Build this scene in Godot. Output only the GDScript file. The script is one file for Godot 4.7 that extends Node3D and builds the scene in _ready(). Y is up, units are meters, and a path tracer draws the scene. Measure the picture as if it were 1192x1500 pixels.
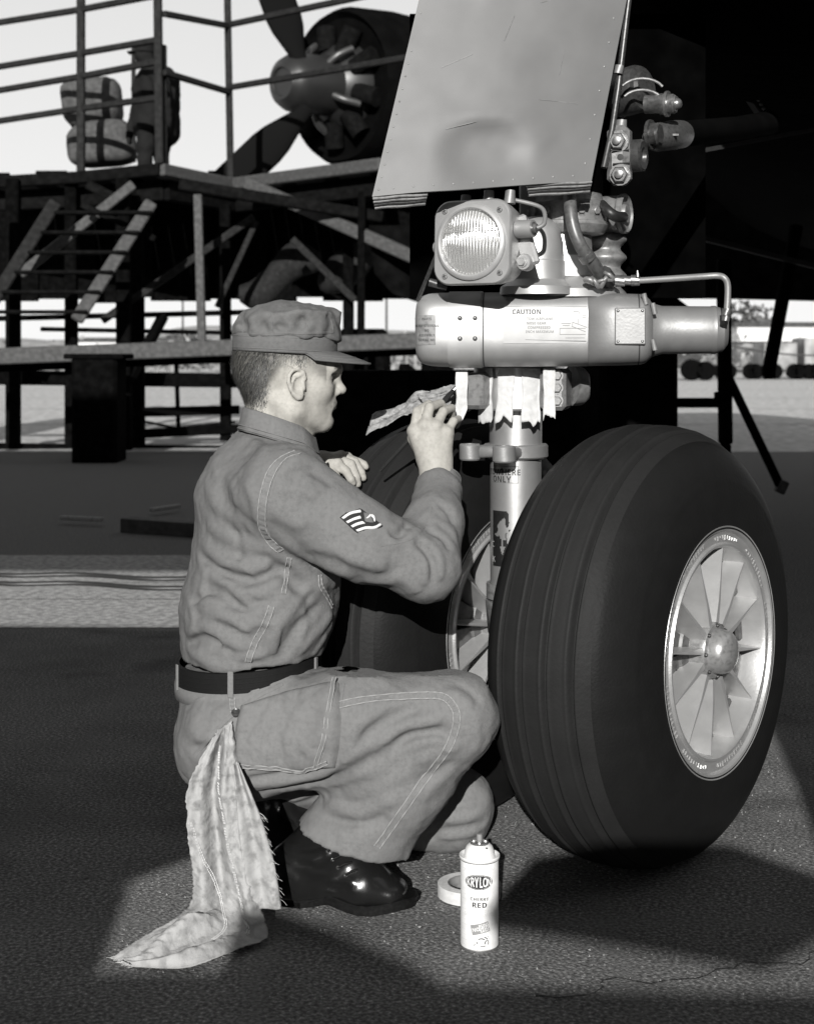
extends Node3D
# A mechanic kneeling at the nose gear of a propeller airplane, black and white.
# Camera at (0, 1, 0) looking along -z; P(x, y, d) turns a point of the photograph (1192 x 1500) and a distance into a place.

const FL := 2150.0
var M := {}
var T := {}
var rng := RandomNumberGenerator.new()

func _ready() -> void:
	rng.seed = 7
	var cam := Camera3D.new()
	cam.name = "camera"
	cam.projection = Camera3D.PROJECTION_FRUSTUM
	cam.near = 0.05
	cam.far = 2000.0
	cam.size = 0.05 * 1500.0 / FL
	cam.frustum_offset = Vector2(0.0, -0.05 * 230.0 / FL)
	cam.position = Vector3(0, 1, 0)
	var ca := CameraAttributesPhysical.new()
	ca.frustum_focal_length = 150.0
	ca.frustum_focus_distance = 2.8
	ca.exposure_aperture = 22.0
	cam.attributes = ca
	add_child(cam)
	cam.current = true
	var env := Environment.new()
	env.background_mode = Environment.BG_SKY
	var sky := Sky.new()
	var sm := ProceduralSkyMaterial.new()
	sm.sky_top_color = grey(0.12)
	sm.sky_horizon_color = grey(0.78)
	sm.sky_curve = 0.58
	sm.ground_horizon_color = grey(0.5)
	sm.ground_bottom_color = grey(0.2)
	sky.sky_material = sm
	env.sky = sky
	env.tonemap_mode = Environment.TONE_MAPPER_LINEAR
	env.tonemap_exposure = 1.25
	env.sdfgi_enabled = true
	env.ssao_enabled = true
	env.ssil_enabled = true
	var we := WorldEnvironment.new()
	we.name = "world_environment"
	we.environment = env
	add_child(we)
	var sun := DirectionalLight3D.new()
	sun.name = "sun"
	sun.light_energy = 1.6
	sun.light_color = Color(1.0, 0.995, 0.985)
	sun.light_angular_distance = 0.4
	sun.shadow_enabled = true
	add_child(sun)
	# the sun stands behind the photographer's left shoulder
	var el := deg_to_rad(SUN_EL)
	var az := deg_to_rad(SUN_AZ)
	sun.look_at_from_position(Vector3.ZERO, Vector3(sin(az) * cos(el), -sin(el), -cos(az) * cos(el)), Vector3.UP)
	make_materials()
	build_ground()
	build_shade_walls()
	build_airplane()
	build_dock()
	build_distance()
	build_person()
	build_small_things()

const SUN_EL := 19.0
const SUN_AZ := 5.0

func grey(v: float, warm := 0.3) -> Color:
	# a linear base colour, very slightly warm like the print
	return Color(v * (1.0 + 0.008 * warm), v, v * (1.0 - 0.02 * warm)).linear_to_srgb()

func P(x: float, y: float, d: float) -> Vector3:
	return Vector3((x - 596.0) * d / FL, 1.0 - (y - 520.0) * d / FL, -d)

func G(x: float, y: float, up := 0.0) -> Vector3:
	# the point of the ground seen at pixel x, y (lifted by up)
	var d := (1.0 - up) * FL / (y - 520.0)
	return P(x, y, d)

# ---------------------------------------------------------------- helpers
func noise(seed_: int, freq: float, oct := 4, type := FastNoiseLite.TYPE_SIMPLEX_SMOOTH) -> FastNoiseLite:
	var n := FastNoiseLite.new()
	n.seed = seed_
	n.frequency = freq
	n.noise_type = type
	n.fractal_octaves = oct
	return n

func noise_tex(n: FastNoiseLite, size: int, lo: float, hi: float, as_normal := false, bump := 4.0, stops := []) -> NoiseTexture2D:
	var t := NoiseTexture2D.new()
	t.width = size
	t.height = size
	t.seamless = true
	t.seamless_blend_skirt = 0.2
	t.noise = n
	if as_normal:
		t.as_normal_map = true
		t.bump_strength = bump
	else:
		var g := Gradient.new()
		g.offsets = PackedFloat32Array([0.0, 1.0])
		g.colors = PackedColorArray([Color(lo, lo, lo), Color(hi, hi, hi)])
		if stops.size():
			var offs := PackedFloat32Array()
			var cols := PackedColorArray()
			for s in stops:
				offs.append(s[0])
				cols.append(Color(s[1], s[1], s[1]))
			g.offsets = offs
			g.colors = cols
		t.color_ramp = g
	return t

func mat(called: String, v: float, rough: float, metal := 0.0, tex := "", scale := 4.0, bump := "", bump_scale := 1.0, world := false) -> StandardMaterial3D:
	var m := StandardMaterial3D.new()
	m.resource_name = called
	m.albedo_color = grey(v)
	m.roughness = rough
	m.metallic = metal
	if tex:
		m.albedo_texture = T[tex]
	if bump:
		m.normal_enabled = true
		m.normal_texture = T[bump]
		m.normal_scale = bump_scale
	if tex or bump:
		m.uv1_triplanar = true
		m.uv1_world_triplanar = world
		m.uv1_scale = Vector3.ONE * scale
	M[called] = m
	return m

func make_materials() -> void:
	T.soft = noise_tex(noise(1, 0.012, 6), 512, 0.88, 1.0)
	T.mottle = noise_tex(noise(2, 0.02, 6), 512, 0.55, 1.0)
	T.weave = noise_tex(noise(3, 0.02, 7), 512, 0, 1, false, 1, [[0.0, 0.87], [0.35, 0.94], [0.6, 0.97], [1.0, 1.0]])
	T.weave_n = noise_tex(noise(4, 0.16, 3), 512, 0, 1, true, 3.0)
	var rn := noise(14, 0.012, 4)
	rn.fractal_type = FastNoiseLite.FRACTAL_RIDGED
	rn.domain_warp_enabled = true
	rn.domain_warp_amplitude = 30.0
	rn.domain_warp_frequency = 0.02
	T.wrinkle_n = noise_tex(rn, 768, 0, 1, true, 6.0)
	T.fine_n = noise_tex(noise(5, 0.08, 4), 512, 0, 1, true, 2.0)
	T.asphalt = noise_tex(noise(6, 0.055, 6), 1024, 0, 1, false, 1, [[0.0, 0.36], [0.38, 0.60], [0.55, 0.70], [0.70, 0.78], [0.80, 1.0]])
	T.asphalt_n = noise_tex(noise(7, 0.09, 4), 1024, 0, 1, true, 9.0)
	T.concrete = noise_tex(noise(8, 0.03, 6), 1024, 0.62, 1.0)
	T.dirt = noise_tex(noise(9, 0.022, 6), 512, 0, 1, false, 1, [[0.0, 0.62], [0.30, 0.80], [0.5, 0.96], [1.0, 1.0]])
	T.speck = noise_tex(noise(10, 0.06, 2), 512, 0, 1, false, 1, [[0.0, 0.2], [0.2, 0.3], [0.24, 0.95], [1.0, 1.0]])
	T.rough = noise_tex(noise(11, 0.03, 4), 512, 0.35, 0.9)
	T.print = noise_tex(noise(12, 0.03, 5), 512, 0, 1, false, 1, [[0.0, 0.0], [0.40, 0.1], [0.5, 0.9], [1.0, 1.0]])
	mat("asphalt", 0.40, 0.95, 0.0, "asphalt", 1.7, "asphalt_n", 0.35, true)
	mat("concrete", 0.66, 0.9, 0.0, "concrete", 0.16, "fine_n", 0.4, true)
	mat("rubber", 0.019, 0.6, 0.0, "soft", 2.2, "fine_n", 0.3)
	mat("rubber_side", 0.011, 0.55, 0.0, "soft", 3.0, "fine_n", 0.3)
	mat("wheel_alloy", 0.58, 0.40, 0.6, "soft", 3.1, "fine_n", 0.15)
	mat("wheel_rim", 0.50, 0.36, 0.6, "soft", 4.0, "fine_n", 0.2)
	mat("wheel_recess_shaded", 0.12, 0.5, 0.45, "dirt", 5.0, "fine_n", 0.2)  # brake dust, plus shade between the spokes put into the colour
	mat("hub", 0.34, 0.36, 0.5, "dirt", 6.0, "fine_n", 0.2)
	mat("gear_paint", 0.46, 0.47, 0.6, "soft", 2.2, "fine_n", 0.05)
	mat("gear_paint_worn", 0.27, 0.5, 0.45, "soft", 3.3, "fine_n", 0.15)
	mat("gear_grey", 0.22, 0.5, 0.2, "dirt", 4.0, "fine_n", 0.2)
	mat("gear_band", 0.44, 0.5, 0.5, "soft", 3.0)
	mat("seam_dark", 0.03, 0.7)
	mat("strut_paint", 0.58, 0.36, 0.75, "soft", 2.5, "fine_n", 0.03)
	mat("strut_bright", 0.72, 0.3, 0.3, "soft", 2.0, "fine_n", 0.1)
	mat("clamp_grey", 0.26, 0.45, 0.4, "dirt", 5.0, "fine_n", 0.2)
	mat("chrome", 0.6, 0.15, 1.0)
	mat("steel", 0.32, 0.35, 0.8, "dirt", 9.0)
	mat("steel_dark", 0.10, 0.4, 0.6, "dirt", 9.0)
	mat("hose", 0.03, 0.45, 0.0, "mottle", 8.0)
	mat("hose_grey", 0.12, 0.4, 0.2, "dirt", 8.0)
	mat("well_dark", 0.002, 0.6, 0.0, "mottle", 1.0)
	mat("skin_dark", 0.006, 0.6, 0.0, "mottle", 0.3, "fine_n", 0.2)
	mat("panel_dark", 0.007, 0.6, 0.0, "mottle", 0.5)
	mat("door_paint", 0.165, 0.55, 0.0, "soft", 1.1)
	mat("door_edge", 0.30, 0.45, 0.3, "dirt", 6.0)
	mat("white_ring", 0.7, 0.5, 0.0, "soft", 4.0)
	mat("lens_ring", 0.42, 0.4, 0.3, "soft", 5.0)
	mat("letter_dark", 0.025, 0.6)
	mat("letter_faint", 0.17, 0.6)
	mat("letter_black", 0.012, 0.5)
	mat("placard", 0.46, 0.5, 0.1, "soft", 3.0)
	mat("placard_grey", 0.24, 0.5, 0.1, "dirt", 6.0)
	mat("decal_black", 0.015, 0.5, 0.0, "mottle", 9.0)
	mat("tape", 0.56, 0.8, 0.0, "soft", 9.0, "fine_n", 0.3)
	mat("tape_side", 0.62, 0.8, 0.0, "soft", 12.0)
	mat("can_white", 0.80, 0.35, 0.0, "soft", 9.0)
	mat("can_metal", 0.45, 0.3, 0.9)
	mat("can_line", 0.52, 0.5)
	mat("tag_grey", 0.22, 0.6)
	mat("nozzle", 0.22, 0.5)
	mat("cloth", 0.158, 0.86, 0.0, "weave", 9.0, "wrinkle_n", 0.7)
	mat("cloth_trouser", 0.168, 0.86, 0.0, "weave", 9.0, "wrinkle_n", 0.65)
	mat("cloth_cap", 0.13, 0.7, 0.0, "weave", 9.0, "wrinkle_n", 0.5)
	mat("seam_light", 0.165, 0.85, 0.0, "weave", 14.0, "weave_n", 0.3)
	mat("seam_thread", 0.25, 0.85)
	mat("belt", 0.012, 0.7, 0.0, "weave", 12.0, "weave_n", 0.8)
	mat("leather", 0.010, 0.22, 0.0, "soft", 5.0, "fine_n", 0.12)
	mat("sole", 0.012, 0.5, 0.0, "mottle", 8.0)
	mat("sock", 0.03, 0.9)
	mat("rag", 0.36, 0.9, 0.0, "dirt", 3.4, "wrinkle_n", 0.8)
	mat("rag_thread", 0.5, 0.9)
	mat("cover_rag", 0.46, 0.9, 0.0, "mottle", 8.0, "weave_n", 0.5)
	mat("patch_black", 0.012, 0.85)
	mat("patch_white", 0.72, 0.8, 0.0, "weave", 20.0)
	mat("patch_grey", 0.12, 0.8)
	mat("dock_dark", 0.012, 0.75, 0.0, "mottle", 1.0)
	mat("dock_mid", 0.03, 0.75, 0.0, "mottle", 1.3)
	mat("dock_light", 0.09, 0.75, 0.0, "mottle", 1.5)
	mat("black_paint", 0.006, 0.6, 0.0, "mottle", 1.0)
	mat("worker_cloth", 0.012, 0.85)
	mat("worker_light", 0.05, 0.85)
	mat("canvas", 0.10, 0.9, 0.0, "mottle", 1.2)
	mat("far_white", 0.72, 0.8, 0.0, "soft", 0.1)
	mat("far_grey", 0.42, 0.9, 0.0, "mottle", 0.1)
	mat("far_dark", 0.08, 0.9, 0.0, "mottle", 0.2)
	mat("far_hill", 0.5, 1.0, 0.0, "mottle", 0.02)
	mat("far_tree", 0.09, 1.0)
	mat("oil_stain", 0.045, 0.7, 0.0, "mottle", 3.0)
	mat("sunlit_strip_pale", 0.50, 0.92, 0.0, "concrete", 0.7, "asphalt_n", 0.25, true)  # paler than the asphalt so that the band reads as sunlit
	mat("brush_wood", 0.02, 0.4)
	mat("brush_hair", 0.08, 0.9)
	mat("nail", 0.55, 0.4)
	mat("spinner", 0.03, 0.4, 0.3, "soft", 1.0)
	mat("blade", 0.007, 0.5)
	for k in ["black_paint", "skin_dark", "panel_dark", "well_dark", "dock_dark", "dock_mid", "rubber", "rubber_side", "belt", "worker_cloth", "sole"]:
		M[k].metallic_specular = 0.22
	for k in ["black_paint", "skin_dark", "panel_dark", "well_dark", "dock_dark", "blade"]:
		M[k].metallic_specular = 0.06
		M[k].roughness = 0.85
	for k in ["asphalt", "cloth", "cloth_trouser", "cloth_cap", "rag", "cover_rag", "skin"]:
		if M.has(k):
			M[k].metallic_specular = 0.3
	M.asphalt.vertex_color_use_as_albedo = true
	var sk := mat("skin", 1.0, 0.62, 0.0, "weave", 11.0, "weave_n", 0.22)
	sk.albedo_color = Color(1.0, 0.99, 0.965)
	sk.metallic_specular = 0.35
	sk.vertex_color_use_as_albedo = true
	var hr := mat("hair", 1.0, 0.55)
	hr.albedo_color = Color.WHITE
	hr.vertex_color_use_as_albedo = true
	var gl := StandardMaterial3D.new()
	gl.transparency = BaseMaterial3D.TRANSPARENCY_ALPHA
	gl.albedo_color = Color(0.95, 0.95, 0.94, 0.12)
	gl.roughness = 0.05
	M.glass = gl
	mat("flute", 0.72, 0.2, 0.92)
	M.reflector = mat("reflector", 0.75, 0.18, 1.0)

func put(called: String, mesh: Mesh, m: Variant, parent: Node, label := "") -> MeshInstance3D:
	var o := MeshInstance3D.new()
	o.name = called
	o.mesh = mesh
	o.material_override = M[m] if m is String else m
	parent.add_child(o, true)
	if label:
		o.set_meta("label", label)
	return o

func part(called: String, st: SurfaceTool, m: Variant, parent: Node, label := "") -> MeshInstance3D:
	st.generate_normals()
	return put(called, st.commit(), m, parent, label)

func thing(called: String, label: String, category: String, group := "") -> Node3D:
	var o := Node3D.new()
	o.name = called
	add_child(o, true)
	tag(o, label, category, group)
	return o

func tag(o: Node, label: String, category: String, group := "") -> void:
	o.set_meta("label", label)
	o.set_meta("category", category)
	if group:
		o.set_meta("group", group)

func begin() -> SurfaceTool:
	var st := SurfaceTool.new()
	st.begin(Mesh.PRIMITIVE_TRIANGLES)
	return st

func tri(st: SurfaceTool, a: Vector3, b: Vector3, c: Vector3) -> void:
	st.add_vertex(a)
	st.add_vertex(b)
	st.add_vertex(c)

func quad(st: SurfaceTool, a: Vector3, b: Vector3, c: Vector3, d: Vector3) -> void:
	tri(st, a, b, c)
	tri(st, a, c, d)

func slab(st: SurfaceTool, at: Vector3, bs: Basis, size: Vector3, bevel := 0.0) -> void:
	# a box with chamfered edges; size is the full size along the basis
	st.set_smooth_group(-1)
	var h := size * 0.5
	var b := minf(bevel, minf(h.x, minf(h.y, h.z)) * 0.6)
	var ax := [bs.x.normalized(), bs.y.normalized(), bs.z.normalized()]
	var hh := [h.x, h.y, h.z]
	for i in 3:
		var j := (i + 1) % 3
		var k := (i + 2) % 3
		for s: float in [-1.0, 1.0]:
			var c: Vector3 = at + ax[i] * hh[i] * s
			var u: Vector3 = ax[j] * (hh[j] - b)
			var v: Vector3 = ax[k] * (hh[k] - b)
			if s > 0:
				quad(st, c - u - v, c - u + v, c + u + v, c + u - v)
			else:
				quad(st, c - u - v, c + u - v, c + u + v, c - u + v)
			if b > 0.0:
				for t: float in [-1.0, 1.0]:
					# edge between face (i, s) and face (j, t)
					var e1: Vector3 = at + ax[i] * hh[i] * s + ax[j] * (hh[j] - b) * t
					var e2: Vector3 = at + ax[i] * (hh[i] - b) * s + ax[j] * hh[j] * t
					if s * t > 0:
						quad(st, e1 - v, e1 + v, e2 + v, e2 - v)
					else:
						quad(st, e1 - v, e2 - v, e2 + v, e1 + v)
	if b > 0.0:
		for sx: float in [-1.0, 1.0]:
			for sy: float in [-1.0, 1.0]:
				for sz: float in [-1.0, 1.0]:
					var p1: Vector3 = at + ax[0] * hh[0] * sx + ax[1] * (hh[1] - b) * sy + ax[2] * (hh[2] - b) * sz
					var p2: Vector3 = at + ax[0] * (hh[0] - b) * sx + ax[1] * hh[1] * sy + ax[2] * (hh[2] - b) * sz
					var p3: Vector3 = at + ax[0] * (hh[0] - b) * sx + ax[1] * (hh[1] - b) * sy + ax[2] * hh[2] * sz
					if sx * sy * sz > 0:
						tri(st, p1, p3, p2)
					else:
						tri(st, p1, p2, p3)

func basis_to(dir: Vector3, up := Vector3.UP) -> Basis:
	# y runs along dir, x is level
	var y := dir.normalized()
	var x := up.cross(y)
	if x.length() < 0.01:
		x = Vector3.RIGHT
	x = x.normalized()
	return Basis(x, y, x.cross(y).normalized())

func beam(st: SurfaceTool, a: Vector3, b: Vector3, w: float, h := -1.0, bevel := 0.0) -> void:
	var bs := basis_to(b - a)
	slab(st, (a + b) * 0.5, bs, Vector3(w, a.distance_to(b), h if h > 0 else w), bevel)

func tube(st: SurfaceTool, pts: Array, r: Variant, sides := 10, caps := true) -> void:
	var n := pts.size()
	var rings: Array[PackedVector3Array] = []
	var t0: Vector3 = (pts[1] - pts[0]).normalized()
	var x := t0.cross(Vector3.UP)
	if x.length() < 0.1:
		x = t0.cross(Vector3.RIGHT)
	x = x.normalized()
	for i in n:
		var t: Vector3 = (pts[mini(i + 1, n - 1)] - pts[maxi(i - 1, 0)]).normalized()
		x = (x - t * x.dot(t)).normalized()
		var y := t.cross(x)
		var rad: float = r[i] if r is Array else r
		var ring := PackedVector3Array()
		for k in sides:
			var a := TAU * k / sides
			ring.append(pts[i] + (x * cos(a) + y * sin(a)) * rad)
		rings.append(ring)
	loft(st, rings, caps)

func loft(st: SurfaceTool, rings: Array[PackedVector3Array], caps := true, closed := true, sharp := []) -> void:
	# sharp: ring numbers at which the surface breaks
	var n := rings[0].size()
	var group := 0
	for i in rings.size() - 1:
		if i in sharp:
			group += 1
		st.set_smooth_group(group)
		for k in (n if closed else n - 1):
			var l := (k + 1) % n
			quad(st, rings[i][k], rings[i][l], rings[i + 1][l], rings[i + 1][k])
	if caps:
		st.set_smooth_group(-1)
		for e in 2:
			var ring := rings[0] if e == 0 else rings[-1]
			var c := Vector3.ZERO
			for p in ring:
				c += p / n
			for k in n:
				if e == 0:
					tri(st, c, ring[(k + 1) % n], ring[k])
				else:
					tri(st, c, ring[k], ring[(k + 1) % n])

func lathe(st: SurfaceTool, at: Vector3, bs: Basis, prof: Array, seg := 40, from := 0.0, to := TAU, crease := 32.0) -> void:
	# prof: Vector2(radius, height along bs.y)
	var full := to - from > TAU - 0.001
	var group := 0
	for i in prof.size() - 1:
		var p: Vector2 = prof[i]
		var q: Vector2 = prof[i + 1]
		if i > 0:
			var o: Vector2 = prof[i - 1]
			if absf((p - o).angle_to(q - p)) > deg_to_rad(crease):
				group += 1
		st.set_smooth_group(group)
		for k in seg:
			var a := from + (to - from) * k / seg
			var b := from + (to - from) * (k + 1) / seg
			if full and k == seg - 1:
				b = from
			var ca := bs.x * cos(a) + bs.z * sin(a)
			var cb := bs.x * cos(b) + bs.z * sin(b)
			var a0 := at + ca * p.x + bs.y * p.y
			var b0 := at + cb * p.x + bs.y * p.y
			var a1 := at + ca * q.x + bs.y * q.y
			var b1 := at + cb * q.x + bs.y * q.y
			if p.x < 1e-6:
				tri(st, a0, b1, a1)
			elif q.x < 1e-6:
				tri(st, a0, b0, a1)
			else:
				quad(st, a0, b0, b1, a1)

func ball(st: SurfaceTool, at: Vector3, bs: Basis, r: Vector3, seg := 16, rows := 10) -> void:
	st.set_smooth_group(0)
	for i in rows:
		for k in seg:
			var c: Array[Vector3] = []
			for e in [[i, k], [i, k + 1], [i + 1, k + 1], [i + 1, k]]:
				var t := PI * float(e[0]) / rows
				var a := TAU * float(e[1] % seg) / seg
				c.append(at + bs * Vector3(sin(t) * cos(a) * r.x, cos(t) * r.y, sin(t) * sin(a) * r.z))
			if i > 0:
				tri(st, c[0], c[1], c[2])
			if i < rows - 1:
				tri(st, c[0], c[2], c[3])

func hexnut(st: SurfaceTool, at: Vector3, dir: Vector3, r: float, h: float) -> void:
	var bs := basis_to(dir)
	lathe(st, at, bs, [Vector2(0, -h * 0.2), Vector2(r, -h * 0.2), Vector2(r, h * 0.75), Vector2(r * 0.85, h), Vector2(0, h)], 6, 0.0, TAU, 5.0)
	lathe(st, at, bs, [Vector2(r * 1.25, -h * 0.2), Vector2(r * 1.25, h * 0.12), Vector2(r * 0.8, h * 0.12)], 14)

func spline(pts: Array, per := 6) -> Array:
	# Catmull-Rom through the points
	var out := []
	var n := pts.size()
	for i in n - 1:
		var a = pts[maxi(i - 1, 0)]
		var b = pts[i]
		var c = pts[i + 1]
		var d = pts[mini(i + 2, n - 1)]
		for k in per:
			var t := float(k) / per
			out.append(0.5 * (2.0 * b + (c - a) * t + (2.0 * a - 5.0 * b + 4.0 * c - d) * t * t + (3.0 * b - a - 3.0 * c + d) * t * t * t))
	out.append(pts[n - 1])
	return out

func letters(txt: String, h: float, where: Callable, m: Variant, parent: Node, bold := true, called := "lettering", wide := 1.0, serif := false) -> MeshInstance3D:
	# flat print: where(x, y) puts a point of the centred text (metres) on the surface
	var tm := TextMesh.new()
	var f := SystemFont.new()
	f.font_names = PackedStringArray(["Droid Serif" if serif else "Droid Sans"])
	f.font_weight = 700 if bold else 400
	tm.font = f
	tm.font_size = 64
	tm.pixel_size = h / 47.0
	tm.depth = 0.0
	tm.text = txt
	tm.curve_step = 2.0
	var arr := tm.get_mesh_arrays()
	var v: PackedVector3Array = arr[Mesh.ARRAY_VERTEX]
	var idx: Variant = arr[Mesh.ARRAY_INDEX]
	var st := begin()
	st.set_smooth_group(-1)
	if idx != null and idx.size():
		for i: int in idx:
			st.add_vertex(where.call(v[i].x * wide, v[i].y))
	else:
		for p in v:
			st.add_vertex(where.call(p.x * wide, p.y))
	return part(called, st, m, parent)

# ---------------------------------------------------------------- distance fields, for bodies and cloth
class Field:
	var o: Vector3
	var c: float
	var nx: int
	var ny: int
	var nz: int
	var d: PackedFloat32Array

	func _init(lo: Vector3, hi: Vector3, cell: float) -> void:
		o = lo
		c = cell
		nx = int((hi.x - lo.x) / c) + 2
		ny = int((hi.y - lo.y) / c) + 2
		nz = int((hi.z - lo.z) / c) + 2
		d = PackedFloat32Array()
		d.resize(nx * ny * nz)
		d.fill(0.3)

	func box(lo: Vector3, hi: Vector3) -> Array[int]:
		return [clampi(int((lo.x - o.x) / c), 0, nx - 1), clampi(int((lo.y - o.y) / c), 0, ny - 1), clampi(int((lo.z - o.z) / c), 0, nz - 1),
			clampi(int((hi.x - o.x) / c) + 1, 0, nx - 1), clampi(int((hi.y - o.y) / c) + 1, 0, ny - 1), clampi(int((hi.z - o.z) / c) + 1, 0, nz - 1)]

	# a tapered capsule from a to b, stretched su times along u; sign -1 carves it out
	func cap(a: Vector3, b: Vector3, ra: float, rb: float, k := 0.02, u := Vector3.ZERO, su := 1.0, carve := false) -> void:
		var m := maxf(ra, rb) * maxf(su, 1.0) + k + 2.0 * c
		var mv := Vector3(m, m, m)
		var r := box(a.min(b) - mv, a.max(b) + mv)
		var f := 1.0 / su - 1.0
		var ba := b - a
		ba += u * (ba.dot(u) * f)
		var bb := maxf(ba.dot(ba), 1e-12)
		var inv := 1.0 / bb
		var dr := rb - ra
		var k4 := 0.25 / k
		for z in range(r[2], r[5] + 1):
			for y in range(r[1], r[4] + 1):
				var at := (z * ny + y) * nx + r[0]
				var q := Vector3(o.x + r[0] * c, o.y + y * c, o.z + z * c) - a
				for x in range(r[0], r[3] + 1):
					var w := q + u * (q.dot(u) * f)
					var t := clampf(w.dot(ba) * inv, 0.0, 1.0)
					var v := (w - ba * t).length() - ra - dr * t
					var e := d[at]
					if carve:
						v = -v
						var h2 := k - absf(e - v)
						d[at] = maxf(e, v) + (h2 * h2 * k4 if h2 > 0.0 else 0.0)
					else:
						var h := k - absf(e - v)
						d[at] = minf(e, v) - (h * h * k4 if h > 0.0 else 0.0)
					at += 1
					q.x += c

	# an ellipsoid with half axes r along the basis
	func egg(at_: Vector3, bs: Basis, rad: Vector3, k := 0.02, carve := false) -> void:
		var m := maxf(rad.x, maxf(rad.y, rad.z)) + k + 2.0 * c
		var mv := Vector3(m, m, m)
		var r := box(at_ - mv, at_ + mv)
		var ux := bs.x / rad.x
		var uy := bs.y / rad.y
		var uz := bs.z / rad.z
		var k4 := 0.25 / k
		for z in range(r[2], r[5] + 1):
			for y in range(r[1], r[4] + 1):
				var at := (z * ny + y) * nx + r[0]
				var q := Vector3(o.x + r[0] * c, o.y + y * c, o.z + z * c) - at_
				for x in range(r[0], r[3] + 1):
					var w := Vector3(q.dot(ux), q.dot(uy), q.dot(uz))
					var l := w.length()
					var g := (ux * w.x + uy * w.y + uz * w.z).length()
					var v := (l * (l - 1.0) / g) if g > 1e-6 else -minf(rad.x, minf(rad.y, rad.z))
					var e := d[at]
					if carve:
						v = -v
						var h2 := k - absf(e - v)
						d[at] = maxf(e, v) + (h2 * h2 * k4 if h2 > 0.0 else 0.0)
					else:
						var h := k - absf(e - v)
						d[at] = minf(e, v) - (h * h * k4 if h > 0.0 else 0.0)
					at += 1
					q.x += c

	# keep only the side of the plane away from n
	func cut(p: Vector3, n: Vector3) -> void:
		var at := 0
		for z in nz:
			for y in ny:
				var v := (Vector3(o.x, o.y + y * c, o.z + z * c) - p).dot(n)
				var s := n.x * c
				for x in nx:
					if v > d[at]:
						d[at] = v
					v += s
					at += 1

	# raise (or dent) the surface along a line
	func fold(pts: Array, w: float, amp: float) -> void:
		var lo: Vector3 = pts[0]
		var hi: Vector3 = pts[0]
		for p: Vector3 in pts:
			lo = lo.min(p)
			hi = hi.max(p)
		var m := w * 2.2
		var r := box(lo - Vector3(m, m, m), hi + Vector3(m, m, m))
		var n := pts.size() - 1
		var iw := 1.0 / (w * w)
		for z in range(r[2], r[5] + 1):
			for y in range(r[1], r[4] + 1):
				var at := (z * ny + y) * nx + r[0]
				for x in range(r[0], r[3] + 1):
					if absf(d[at]) < 0.05:
						var q := Vector3(o.x + x * c, o.y + y * c, o.z + z * c)
						var best := 1e9
						var bt := 0.0
						for i in n:
							var a: Vector3 = pts[i]
							var ba: Vector3 = pts[i + 1] - a
							var t := clampf((q - a).dot(ba) / maxf(ba.dot(ba), 1e-12), 0.0, 1.0)
							var l := (q - a - ba * t).length_squared()
							if l < best:
								best = l
								bt = (i + t) / n
						if best < m * m:
							# the fold fades at both ends
							d[at] -= amp * exp(-pow(best * iw, 0.72)) * smoothstep(0.0, 0.25, bt) * smoothstep(1.0, 0.75, bt)
					at += 1

	func ripple(n: FastNoiseLite, amp: float) -> void:
		var at := 0
		for z in nz:
			for y in ny:
				for x in nx:
					if absf(d[at]) < 0.03:
						d[at] += amp * n.get_noise_3d(o.x + x * c, o.y + y * c, o.z + z * c)
					at += 1

	func value(p: Vector3) -> float:
		var q := (p - o) / c
		if q.x < 0 or q.y < 0 or q.z < 0 or q.x >= nx - 1 or q.y >= ny - 1 or q.z >= nz - 1:
			return 0.3
		var x := int(q.x)
		var y := int(q.y)
		var z := int(q.z)
		var fx := q.x - x
		var fy := q.y - y
		var fz := q.z - z
		var i := (z * ny + y) * nx + x
		var s := ny * nx
		return lerpf(lerpf(lerpf(d[i], d[i + 1], fx), lerpf(d[i + nx], d[i + nx + 1], fx), fy),
			lerpf(lerpf(d[i + s], d[i + s + 1], fx), lerpf(d[i + s + nx], d[i + s + nx + 1], fx), fy), fz)

	func normal(p: Vector3) -> Vector3:
		var e := c * 1.2
		return Vector3(value(p + Vector3(e, 0, 0)) - value(p - Vector3(e, 0, 0)), value(p + Vector3(0, e, 0)) - value(p - Vector3(0, e, 0)), value(p + Vector3(0, 0, e)) - value(p - Vector3(0, 0, e))).normalized()

	# the first point of the surface on the way from a to b; INF when there is none
	func hit(a: Vector3, b: Vector3) -> Vector3:
		var l := a.distance_to(b)
		var dir := (b - a) / l
		var t := 0.0
		var was := 0.0
		while t < l:
			var v := value(a + dir * t)
			if v < 0.0:
				var lo := was
				var hi := t
				for i in 8:
					var mid := (lo + hi) * 0.5
					if value(a + dir * mid) < 0.0:
						hi = mid
					else:
						lo = mid
				return a + dir * hi
			was = t
			t += clampf(v * 0.7, 0.003, 0.02)
		return Vector3.INF

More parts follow.
